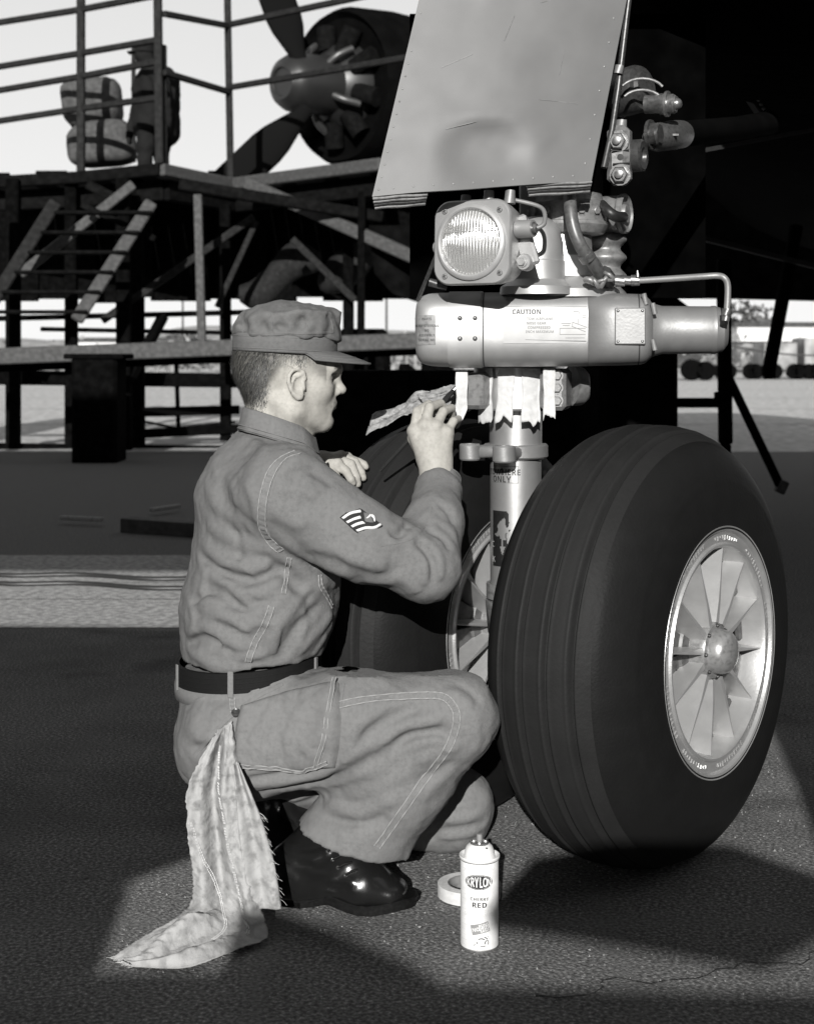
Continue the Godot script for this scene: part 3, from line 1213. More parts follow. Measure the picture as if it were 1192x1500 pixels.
func housing_ring(s: float, shrink: float, ctr: Vector3, along: Vector3, hh: float, hd: float, n := 48) -> PackedVector3Array:
	var dp := along.cross(Vector3.UP).normalized()
	var ring := PackedVector3Array()
	for k in n:
		var a := TAU * k / n
		var e := 0.62
		ring.append(ctr + along * s + Vector3.UP * hh * shrink * signf(sin(a)) * pow(absf(sin(a)), e) + dp * hd * shrink * signf(cos(a)) * pow(absf(cos(a)), e))
	return ring

func build_housing(t: Node3D) -> void:
	# the long rounded steering housing that lies across the strut
	var along := Vector3(cos(0.10), 0, sin(0.10))
	var ctr := P(783, 483, 2.89)
	var x0 := -0.232
	var hh := 0.073
	var hd := 0.085
	var rings: Array[PackedVector3Array] = []
	var body := begin()
	# order runs from the end cap to the straight part
	var caps := []
	for i in 12:
		var u := i / 11.0
		caps.append([x0 + 0.060 * u * u, 0.30 + 0.70 * sqrt(1.0 - pow(1.0 - u, 2.4))])
	for e in caps:
		rings.append(housing_ring(e[0], e[1], ctr, along, hh, hd))
	for e in [[-0.10, 1.0], [0.0, 1.0], [0.08, 0.99], [0.102, 0.984]]:
		rings.append(housing_ring(e[0], e[1], ctr, along, hh, hd))
	loft(body, rings)
	part("steering_housing", body, "gear_paint", t)
	var rear := begin()
	rings = []
	for e in [[0.102, 0.97], [0.1022, 0.980], [0.16, 0.965], [0.205, 0.94], [0.214, 0.90], [0.222, 0.80], [0.226, 0.70]]:
		rings.append(housing_ring(e[0], e[1], ctr, along, hh, hd))
	loft(rear, rings)
	part("housing_end", rear, "gear_paint_worn", t)
	# the bolted strap and the seams
	var strap := begin()
	var r2: Array[PackedVector3Array] = []
	for e in [[-0.166, 1.0], [-0.166, 1.03], [-0.102, 1.035], [-0.102, 1.0]]:
		r2.append(housing_ring(e[0], e[1], ctr, along, hh, hd))
	loft(strap, r2, false, true, [1, 2])
	var sp := part("housing_strap", strap, "gear_band", t)
	for e in [[-0.099, 1.004], [0.198, 0.952]]:
		var ln := begin()
		var r3: Array[PackedVector3Array] = []
		r3.append(housing_ring(e[0], e[1], ctr, along, hh, hd))
		r3.append(housing_ring(e[0] + 0.0025, e[1], ctr, along, hh, hd))
		loft(ln, r3, false)
		part("housing_seam", ln, "seam_dark", t)
	var face := along.cross(Vector3.UP).normalized()
	if face.z < 0:
		face = -face
	# a point of the front of the housing: pixel offsets are turned into metres along it
	var on := func(px: float, py: float, lift: float) -> Callable:
		return func(x: float, y: float) -> Vector3:
			var q := P(px, py, 2.81)
			var s := (q.x - ctr.x * 2.81 / 2.89) / along.x * 1.0 + x
			var h := q.y + y - ctr.y
			var v := clampf(absf(h) / hh, 0.0, 0.999)
			var dep := hd * pow(sqrt(1.0 - pow(v, 2.0 / 0.62)), 0.62)
			if s > 0.0:
				dep *= lerpf(1.0, 0.94, clampf(s / 0.205, 0.0, 1.0))
			if s < x0 + 0.060:
				var u := sqrt(clampf((s - x0) / 0.060, 0.0, 1.0))
				dep *= 0.30 + 0.70 * sqrt(1.0 - pow(1.0 - u, 2.4))
			return ctr + along * s + Vector3(0, h, 0) + face * (dep + lift)
	for e in [[675, 466], [697, 466], [675, 496], [697, 496]]:
		var sc := begin()
		var at: Vector3 = on.call(e[0], e[1], 0.002).call(0.0, 0.0)
		ball(sc, at, basis_to(face), Vector3(0.0048, 0.0035, 0.0048), 14, 8)
		part("screw", sc, "steel", sp)
		var sl := begin()
		slab(sl, at + face * 0.0034, Basis(Vector3(0.8, 0.6, 0), face, Vector3(-0.6, 0.8, 0)), Vector3(0.007, 0.0008, 0.0012))
		part("screw_slot", sl, "seam_dark", sp)
	var plate := func(px0: float, py0: float, px1: float, py1: float, m: String, lift: float, called: String) -> MeshInstance3D:
		var st := begin()
		st.set_smooth_group(0)
		var nn := 10
		for i in nn:
			for j in nn:
				var c: Array[Vector3] = []
				for e in [[0, 0], [1, 0], [1, 1], [0, 1]]:
					c.append(on.call(lerpf(px0, px1, (i + e[0]) / float(nn)), lerpf(py0, py1, (j + e[1]) / float(nn)), lift).call(0.0, 0.0))
				quad(st, c[0], c[1], c[2], c[3])
		return part(called, st, m, t)
	# caution placard, half worn off
	var pl: MeshInstance3D = plate.call(738, 449, 859, 503, "placard", 0.0012, "caution_placard")
	letters("CAUTION", 0.0092, on.call(772, 457, 0.0016), "letter_dark", pl)
	var rows := [["TOW AIRPLANE", 791, 467], ["NOSE GEAR", 786, 473.5], ["COMPRESSED", 790, 480], ["INCH MAXIMUM", 791, 486]]
	for r in rows:
		letters(r[0], 0.0050, on.call(r[1], r[2], 0.0016), "letter_faint", pl)
	var draw := begin()
	var line := func(x0_: float, y0_: float, x1_: float, y1_: float, w: float) -> void:
		var a: Vector3 = on.call(x0_, y0_, 0.0017).call(0.0, 0.0)
		var b: Vector3 = on.call(x1_, y1_, 0.0017).call(0.0, 0.0)
		var nn := (b - a).cross(face).normalized() * w
		quad(draw, a - nn, b - nn, b + nn, a + nn)
	for e in [[840, 456, 838, 478], [848, 457, 846, 475], [838, 472, 860, 480], [837, 478, 857, 486], [820, 481, 857, 481], [820, 490, 857, 490], [820, 481, 820, 490], [822, 474, 836, 474], [840, 456, 848, 457], [824, 477, 834, 477], [828, 495, 856, 495], [800, 498.5, 858, 499.5], [770, 497.5, 858, 500.5], [740, 449, 859, 449.5], [859, 449, 859, 503], [852, 462, 858, 462], [852, 465, 858, 465]]:
		line.call(e[0], e[1], e[2], e[3], 0.0005)
	part("placard_drawing", draw, "letter_faint", pl)
	# small plate on the left end
	var pl2: MeshInstance3D = plate.call(612, 461, 639, 505, "placard_grey", 0.0012, "small_placard")
	for e in [["PARTS", 467, 0.006], ["NOSE STEERING", 477, 0.0042], ["NO", 484, 0.005], ["ASSEMBLY", 491, 0.0042], ["SERIAL NO", 498, 0.0045]]:
		letters(e[0], e[2] * 0.8, on.call(626, e[1], 0.0016), "letter_dark", pl2)
	# cover plate with four screws on the right
	var cv := begin()
	var c0: Vector3 = on.call(921, 478, 0.0).call(0.0, 0.0)
	slab(cv, c0, Basis(along, Vector3.UP, face), Vector3(0.058, 0.070, 0.012), 0.002)
	var cp := part("cover_plate", cv, "gear_paint_worn", t)
	for sx: float in [-1.0, 1.0]:
		for sy: float in [-1.0, 1.0]:
			var sc := begin()
			ball(sc, c0 + along * 0.023 * sx + Vector3(0, 0.029 * sy, 0) + face * 0.006, basis_to(face), Vector3(0.003, 0.002, 0.003), 10, 6)
			part("screw", sc, "steel", cp)
	# the small cylinder on the right end, with its clamp bolts
	var cy := begin()
	var cb := Basis(Vector3.UP, along, Vector3.UP.cross(along))
	var c1 := ctr + along * 0.215 + Vector3(0, -0.001, 0)
	lathe(cy, c1, cb, [Vector2(0.062, 0.0), Vector2(0.052, 0.015), Vector2(0.047, 0.032), Vector2(0.046, 0.125), Vector2(0.047, 0.127), Vector2(0.047, 0.134), Vector2(0.0455, 0.136), Vector2(0.042, 0.148), Vector2(0.03, 0.157), Vector2(0.0, 0.16)], 48)
	part("steering_cylinder", cy, "gear_paint_worn", t)
	for e in [[958, 452], [958, 505], [945, 438]]:
		var nut := begin()
		tube(nut, [P(e[0] - 3, e[1] - 8, 2.80), P(e[0] + 1, e[1] + 8, 2.80)], 0.005, 10)
		part("clamp_bolt", nut, "gear_grey", t)

func build_light(t: Node3D) -> void:
	# square landing light, facing forward past the camera's left
	var n := Vector3(-sin(0.52), 0.03, cos(0.52)).normalized()
	var bs := up_basis(n)
	bs.y = n.cross(bs.x).normalized()
	var c := P(691, 355, 2.72)
	var lamp := Node3D.new()
	lamp.name = "landing_light"
	t.add_child(lamp, true)
	var h := 0.079
	var sq := func(r: float, corner: float, z: float, seg := 8) -> PackedVector3Array:
		var ring := PackedVector3Array()
		for q in 4:
			var qa := PI * 0.5 * q
			var cc := Vector2(signf(cos(qa + PI * 0.25)), signf(sin(qa + PI * 0.25))) * (r - corner)
			for k in seg + 1:
				var a := qa + PI * 0.5 * k / seg
				ring.append(c + bs.x * (cc.x + cos(a) * corner) + bs.y * (cc.y + sin(a) * corner) + bs.z * z)
		return ring
	var st := begin()
	var rings: Array[PackedVector3Array] = []
	for e in [[h * 0.78, 0.04, -0.085], [h * 0.90, 0.035, -0.070], [h * 0.97, 0.033, -0.03], [h * 0.97, 0.033, -0.009], [h, 0.033, -0.007], [h, 0.033, 0.0], [h - 0.003, 0.031, 0.003]]:
		rings.append(sq.call(e[0], e[1], e[2]))
	loft(st, rings, false, true, [3, 4])
	# back
	var back: PackedVector3Array = rings[0]
	for k in back.size():
		tri(st, c - bs.z * 0.105, back[(k + 1) % back.size()], back[k])
	part("light_body", st, "gear_paint", lamp)
	# front plate with a round hole
	var fp := begin()
	fp.set_smooth_group(-1)
	var outer: PackedVector3Array = rings[-1]
	var m := outer.size()
	for k in m:
		var l := (k + 1) % m
		var p := outer[k]
		var q := outer[l]
		var dp := (p - c).slide(bs.z).normalized()
		var dq := (q - c).slide(bs.z).normalized()
		quad(fp, p, q, c + dq * 0.070 + bs.z * 0.003, c + dp * 0.070 + bs.z * 0.003)
	part("light_plate", fp, "gear_paint", lamp)
	var lb := Basis(bs.x, bs.z, bs.x.cross(bs.z))
	var bez := begin()
	lathe(bez, c, lb, [Vector2(0.072, 0.002), Vector2(0.071, 0.008), Vector2(0.068, 0.011), Vector2(0.064, 0.012), Vector2(0.0615, 0.010), Vector2(0.0605, 0.004)], 56)
	part("light_bezel", bez, "lens_ring", lamp)
	# ribbed lens over a silvered bowl
	var ls := begin()
	ls.set_smooth_group(0)
	var nr := 16
	var na := 96
	for i in nr:
		for k in na:
			var cc: Array[Vector3] = []
			for e in [[0, 0], [1, 0], [1, 1], [0, 1]]:
				var r: float = 0.061 * (i + e[0]) / nr
				var a: float = TAU * ((k + e[1]) % na) / na
				var x: float = r * cos(a)
				var y: float = r * sin(a)
				cc.append(c + bs.x * x + bs.y * y + bs.z * (0.016 - r * r * 2.6))
			if i > 0:
				quad(ls, cc[0], cc[1], cc[2], cc[3])
			else:
				tri(ls, cc[0], cc[1], cc[2])
	part("lens", ls, "glass", lamp)
	# moulded flutes behind the pane: a corrugated bright face
	var fl := begin()
	fl.set_smooth_group(0)
	var step := 0.0006
	var cols := int(0.118 / step)
	for i in cols:
		for j in 14:
			var cc: Array[Vector3] = []
			var ok := true
			for e in [[0, 0], [1, 0], [1, 1], [0, 1]]:
				var x: float = -0.059 + step * (i + e[0])
				var hy := sqrt(maxf(0.0597 * 0.0597 - x * x, 0.0))
				var y: float = lerpf(-hy, hy, (j + e[1]) / 14.0)
				if hy < 0.002:
					ok = false
				var block := 0.5 + 0.5 * signf(sin(y * 160.0 + 0.8)) * 0.35
				cc.append(c + bs.x * x + bs.y * y + bs.z * (0.0110 - (x * x + y * y) * 2.6 + 0.0013 * block * sin(x * TAU / 0.0062)))
			if ok:
				quad(fl, cc[0], cc[1], cc[2], cc[3])
	part("lens_flutes", fl, "flute", lamp)
	for y: float in [0.020]:
		var br := begin()
		var hx := sqrt(0.0595 * 0.0595 - y * y)
		var pts := []
		for j in 9:
			var x := -hx + 2.0 * hx * j / 8.0
			pts.append(c + bs.x * x + bs.y * y + bs.z * (0.0140 - (x * x + y * y) * 2.6))
		tube(br, pts, 0.0007, 6, false)
		part("lens_bar", br, "lens_ring", lamp)
	var bowl := begin()
	var bp := []
	for i in 13:
		var r := 0.0605 * (1.0 - i / 12.0)
		bp.append(Vector2(r, -0.030 + r * r * 9.0))
	lathe(bowl, c, lb, bp, 56)
	part("reflector_bowl", bowl, "reflector", lamp)
	for e in [[-0.056, 0.060], [0.058, 0.058], [-0.054, -0.062], [0.060, -0.058]]:
		var sc := begin()
		var at: Vector3 = c + bs.x * e[0] + bs.y * e[1] + bs.z * 0.0035
		lathe(sc, at, lb, [Vector2(0.0058, 0.0), Vector2(0.0052, 0.0022), Vector2(0.0, 0.003)], 14)
		var s := part("screw", sc, "gear_paint_worn", lamp)
		var sl := begin()
		for a: float in [0.4, 1.97]:
			slab(sl, at + bs.z * 0.0028, Basis(bs.x * cos(a) + bs.y * sin(a), bs.z, bs.x * sin(a) - bs.y * cos(a)), Vector3(0.0075, 0.0008, 0.0014))
		part("screw_slot", sl, "seam_dark", lamp)
	# side boss with its wire, ears on top, and the mounting arms
	var ears := begin()
	tube(ears, [c + bs.x * 0.079 + bs.y * 0.024 - bs.z * 0.03, c + bs.x * 0.112 + bs.y * 0.024 - bs.z * 0.028], [0.017, 0.016], 18)
	part("side_boss", ears, "gear_paint", lamp)
	var bt := begin()
	hexnut(bt, c + bs.x * 0.112 + bs.y * 0.024 - bs.z * 0.028, bs.x, 0.010, 0.007)
	part("boss_nut", bt, "steel", lamp)
	var wire := begin()
	tube(wire, spline([c + bs.x * 0.118 + bs.y * 0.024 - bs.z * 0.028, c + bs.x * 0.128 + bs.y * 0.035 - bs.z * 0.04, c + bs.x * 0.112 + bs.y * 0.066 - bs.z * 0.06, c + bs.x * 0.06 + bs.y * 0.082 - bs.z * 0.05], 6), 0.0042, 10)
	part("light_wire", wire, "gear_paint_worn", lamp)
	for e in [[-0.030, 0.012], [0.018, 0.018], [0.062, 0.016]]:
		var lug := begin()
		tube(lug, [c + bs.x * e[0] + bs.y * 0.072 - bs.z * 0.03, c + bs.x * e[0] + bs.y * (0.081 + e[1]) - bs.z * 0.032], [0.011, 0.009], 12)
		part("top_lug", lug, "gear_paint_worn", lamp)
	var arm := begin()
	slab(arm, c + bs.x * 0.083 + bs.y * 0.004 - bs.z * 0.052, Basis(bs.x.rotated(bs.z, 0.32), bs.y.rotated(bs.z, 0.32), bs.z), Vector3(0.034, 0.098, 0.014), 0.009)
	lathe(arm, c + bs.x * 0.088 - bs.y * 0.036 - bs.z * 0.046, lb, [Vector2(0.0, 0.010), Vector2(0.014, 0.010), Vector2(0.016, 0.006), Vector2(0.016, -0.008), Vector2(0.0, -0.008)], 20)
	hexnut(arm, c + bs.x * 0.086 - bs.y * 0.036 - bs.z * 0.034, bs.z, 0.0085, 0.006)
	part("mounting_arm", arm, "gear_paint", lamp)
	var pin := begin()
	tube(pin, [c - bs.x * 0.074 - bs.y * 0.005 - bs.z * 0.02, c - bs.x * 0.088 - bs.y * 0.005 - bs.z * 0.02], 0.011, 14)
	part("pivot_pin", pin, "gear_paint_worn", lamp)

func build_upper(t: Node3D) -> void:
	# elbow dome beside the light
	var d := 2.86
	var up := Basis.IDENTITY
	var dome := begin()
	var e0 := P(787, 425, d)
	lathe(dome, e0, up, [Vector2(0.075, -0.01), Vector2(0.072, 0.006), Vector2(0.058, 0.016), Vector2(0.0545, 0.020), Vector2(0.0535, 0.056), Vector2(0.0515, 0.058), Vector2(0.0515, 0.062), Vector2(0.050, 0.090), Vector2(0.044, 0.115), Vector2(0.034, 0.132), Vector2(0.02, 0.142), Vector2(0.0, 0.145)], 44)
	part("elbow_dome", dome, "gear_paint", t)
	var post := begin()
	tube(post, [P(780, 420, d + 0.08), P(779, 200, d + 0.08)], 0.026, 22)
	part("upper_post", post, "gear_paint_worn", t)
	# drag-brace flange with bolts above the dome
	var fl := begin()
	var f0 := P(832, 330, d + 0.06)
	lathe(fl, f0, up, [Vector2(0.0, -0.03), Vector2(0.070, -0.018), Vector2(0.078, -0.008), Vector2(0.080, -0.002), Vector2(0.078, 0.004), Vector2(0.0755, 0.006), Vector2(0.076, 0.042), Vector2(0.070, 0.046), Vector2(0.066, 0.060), Vector2(0.066, 0.30)], 52)
	part("bolted_flange", fl, "clamp_grey", t)
	var dk := begin()
	lathe(dk, f0, up, [Vector2(0.0665, 0.062), Vector2(0.0685, 0.062), Vector2(0.0685, 0.29), Vector2(0.0665, 0.29)], 40)
	part("dark_sleeve", dk, "well_dark", t)
	for i in 14:
		var a := TAU * i / 14.0
		var nut := begin()
		var dir := Vector3(cos(a), 0, sin(a))
		hexnut(nut, f0 + dir * 0.0755 + Vector3(0, 0.024, 0), dir, 0.0085, 0.006)
		part("flange_nut", nut, "clamp_grey", t)
	var neck := begin()
	lathe(neck, P(825, 395, d + 0.06), up, [Vector2(0.062, -0.03), Vector2(0.060, 0.0), Vector2(0.056, 0.03), Vector2(0.056, 0.08)], 40)
	part("trunnion_neck", neck, "strut_paint", t)
	var ring := begin()
	lathe(ring, P(826, 392, d + 0.05), up, [Vector2(0.052, -0.022), Vector2(0.064, -0.020), Vector2(0.065, -0.016), Vector2(0.060, 0.021), Vector2(0.056, 0.022), Vector2(0.05, 0.02)], 44)
	part("white_ring", ring, "white_ring", t)
	var shoulder := begin()
	lathe(shoulder, P(836, 428, d + 0.05), up, [Vector2(0.10, -0.012), Vector2(0.094, 0.004), Vector2(0.078, 0.016), Vector2(0.06, 0.030), Vector2(0.052, 0.034)], 40)
	part("housing_shoulder", shoulder, "gear_paint", t)
	# the black rubber hose that loops down to the pipe fitting
	var hs := begin()
	tube(hs, spline([P(834, 270, 2.82), P(835, 305, 2.79), P(840, 335, 2.78), P(851, 362, 2.78), P(868, 385, 2.80), P(882, 406, 2.84), P(893, 416, 2.86)], 6), 0.0125, 18)
	part("hydraulic_hose", hs, "hose_grey", t)
	var cl := begin()
	tube(cl, [P(856, 372, 2.785), P(862, 380, 2.79)], 0.0155, 18)
	part("hose_clip", cl, "steel", t)
	var cl2 := begin()
	tube(cl2, [P(882, 400, 2.83), P(891, 412, 2.85)], 0.0175, 8)
	part("hose_fitting", cl2, "steel_dark", t)
	# wrapped rag ends and clips where the pipes meet
	var bits := begin()
	for e in [[858, 410, 870, 414, 0.007], [866, 408, 876, 420, 0.005], [880, 420, 890, 404, 0.005], [872, 414, 896, 410, 0.004], [886, 400, 898, 408, 0.0045]]:
		tube(bits, [P(e[0], e[1], 2.80), P((e[0] + e[2]) * 0.5, (e[1] + e[3]) * 0.5 - 2, 2.785), P(e[2], e[3], 2.80)], e[4], 8)
	part("wire_clips", bits, "clamp_grey", t)
	# bright steel pipe: out to the right, round a bend and down into the cylinder
	var pp := begin()
	tube(pp, spline([P(902, 412, 2.84), P(935, 411, 2.83), P(985, 408, 2.81), P(1030, 405, 2.79), P(1050, 404, 2.785), P(1060, 407, 2.78), P(1065, 417, 2.78), P(1065, 440, 2.78), P(1063, 462, 2.78)], 6), 0.0062, 14)
	part("steel_pipe", pp, "gear_paint_worn", t)
	for e in [[900, 412, 914, 411, 0.0125, 6], [914, 411, 924, 411, 0.009, 14], [924, 411, 936, 410.5, 0.011, 14], [1064, 452, 1063, 462, 0.0095, 6], [1063, 462, 1062, 470, 0.0075, 12]]:
		var nt := begin()
		tube(nt, [P(e[0], e[1], 2.836), P(e[2], e[3], 2.833)] if e[0] < 1000 else [P(e[0], e[1], 2.78), P(e[2], e[3], 2.78)], e[4], e[5])
		part("pipe_nut", nt, "steel", t)
	var nip := begin()
	tube(nip, [P(934, 406, 2.82), P(933, 396, 2.82)], [0.004, 0.0015], 8)
	part("pipe_nipple", nip, "steel", t)
	# canister on the right, lying towards the camera's right
	var can := begin()
	var cd := Vector3(0.82, 0.02, 0.42).normalized()
	var cbs := Basis(Vector3.UP, cd, Vector3.UP.cross(cd))
	lathe(can, P(872, 316, 2.98), cbs, [Vector2(0.0, 0.0), Vector2(0.036, 0.0), Vector2(0.038, 0.006), Vector2(0.038, 0.052), Vector2(0.0405, 0.056), Vector2(0.0405, 0.064), Vector2(0.037, 0.067), Vector2(0.034, 0.062), Vector2(0.02, 0.060), Vector2(0.018, 0.068), Vector2(0.0, 0.070)], 40)
	part("canister", can, "clamp_grey", t)
	var dl := begin()
	tube(dl, spline([P(880, 300, 2.88), P(893, 312, 2.86), P(904, 318, 2.87), P(912, 318, 2.90)], 5), 0.011, 14)
	part("canister_hose", dl, "hose", t)
	# stacked ribbed boots behind the hose
	var gt := begin()
	var gp := []
	for i in 41:
		var y := -0.075 + 0.15 * i / 40.0
		gp.append(Vector2(0.0385 + 0.0065 * cos(i * TAU / 10.0), y))
	lathe(gt, P(885, 378, 2.99), up, [Vector2(0.030, -0.08)] + gp + [Vector2(0.03, 0.08)], 32, 0.0, TAU, 70.0)
	part("ribbed_boot", gt, "clamp_grey", t)
	var wl := begin()
	tube(wl, [P(640, 372, 2.80), P(612, 440, 2.86)], 0.004, 8)
	tube(wl, [P(628, 413, 2.84), P(655, 420, 2.84)], 0.008, 8)
	part("control_rod", wl, "steel_dark", t)
	# brace clamp with its two bolts, upper right
	var k := 2.90
	var cb := up_basis(Vector3(-0.35, -0.05, 1))
	var ck := begin()
	slab(ck, P(907, 228, k), cb, Vector3(0.045, 0.118, 0.05), 0.012)
	part("brace_clamp", ck, "clamp_grey", t)
	for e in [[905, 207], [908, 256]]:
		var nut := begin()
		hexnut(nut, P(e[0], e[1], k - 0.025), cb.z, 0.017, 0.014)
		lathe(nut, P(e[0], e[1], k - 0.025) + cb.z * 0.013, basis_to(cb.z), [Vector2(0.009, 0), Vector2(0.008, 0.008), Vector2(0.0, 0.01)], 12)
		part("castle_nut", nut, "steel", t)
	var ln := begin()
	for e in [[896, 221, 921, 219], [897, 240, 922, 238]]:
		tube(ln, [P(e[0], e[1], k - 0.027), P(e[2], e[3], k - 0.027)], 0.0016, 6)
	part("clamp_line", ln, "seam_dark", t)
	var hole := begin()
	lathe(hole, P(908, 230, k - 0.0265), basis_to(cb.z), [Vector2(0.0065, 0.0), Vector2(0.0, 0.001)], 16)
	part("clamp_hole", hole, "seam_dark", t)
	var eye := begin()
	var er := Vector3(0.9, 0, 0.45).normalized()
	lathe(eye, P(932, 228, k + 0.01), basis_to(er), [Vector2(0.014, -0.02), Vector2(0.030, -0.02), Vector2(0.032, -0.016), Vector2(0.032, 0.012), Vector2(0.028, 0.015), Vector2(0.016, 0.015), Vector2(0.013, 0.008), Vector2(0.0, 0.008)], 32)
	part("clamp_eye", eye, "steel_dark", t)
	var tp := begin()
	tube(tp, [P(909, 196, k), P(909, 176, k)], 0.012, 6)
	part("top_stud", tp, "gear_paint_worn", t)
	# the drag brace tube that runs back to the right
	var br := begin()
	tube(br, [P(992, 197, 3.10), P(1080, 188, 3.7), P(1125, 180, 4.2)], [0.028, 0.030, 0.034], 26)
	part("drag_brace", br, "panel_dark", t)
	var cap_ := begin()
	tube(cap_, [P(955, 203, 2.96), P(962, 201, 2.98), P(985, 198, 3.06), P(996, 197, 3.11)], [0.022, 0.029, 0.031, 0.030], 26)
	part("brace_end", cap_, "steel", t)
	var bl := begin()
	ball(bl, P(980, 208, 3.03), Basis.IDENTITY, Vector3(0.004, 0.004, 0.004), 10, 6)
	slab(bl, P(972, 200, 3.0), Basis.IDENTITY, Vector3(0.05, 0.004, 0.05))
	part("brace_rivet", bl, "steel_dark", t)
	var n1 := begin()
	hexnut(n1, P(953, 197, 2.94), Vector3(0.85, 0, 0.5), 0.024, 0.02)
	part("brace_nut", n1, "steel_dark", t)
	var ac := begin()
	var dr := Vector3(0.9, -0.05, 0.44).normalized()
	tube(ac, [P(945, 153, 2.98), P(945, 153, 2.98) + dr * 0.03, P(945, 153, 2.98) + dr * 0.032, P(945, 153, 2.98) + dr * 0.045], [0.019, 0.019, 0.022, 0.021], 20)
	hexnut(ac, P(945, 153, 2.98) + dr * 0.046, dr, 0.021, 0.018)
	ball(ac, P(945, 153, 2.98) + dr * 0.064, Basis.IDENTITY, Vector3(0.012, 0.012, 0.012), 14, 8)
	part("acorn_nut", ac, "steel", t)
	var drum := begin()
	lathe(drum, P(935, 130, 3.04), basis_to(Vector3(0.7, 0.1, 0.7)), [Vector2(0.0, 0.02), Vector2(0.03, 0.02), Vector2(0.034, 0.012), Vector2(0.046, 0.010), Vector2(0.050, 0.0), Vector2(0.050, -0.05), Vector2(0.0, -0.05)], 36)
	part("uplock_drum", drum, "steel_dark", t)
	var arcs := begin()
	for e in [[0.062, 0.0], [0.056, -0.018]]:
		var pts := []
		for i in 9:
			var a := 0.5 + 2.1 * i / 8.0
			pts.append(P(938, 140 - e[1] * 800, 2.99) + Vector3(cos(a) * e[0] * 0.75, sin(a) * e[0] * 0.5, 0.02))
		tube(arcs, pts, 0.003, 8)
	part("cable_loop", arcs, "clamp_grey", t)
	# cable that runs up past the edge of the door
	var cbl := begin()
	tube(cbl, [P(884, 246, 2.86), P(896, 190, 2.88), P(905, 130, 2.89), P(918, 20, 2.9), P(930, -80, 2.9)], 0.006, 10)
	part("door_cable", cbl, "steel_dark", t)
	var fit := begin()
	tube(fit, [P(905, 108, 2.885), P(907, 96, 2.885)], 0.009, 8)
	part("cable_fitting", fit, "gear_paint_worn", t)

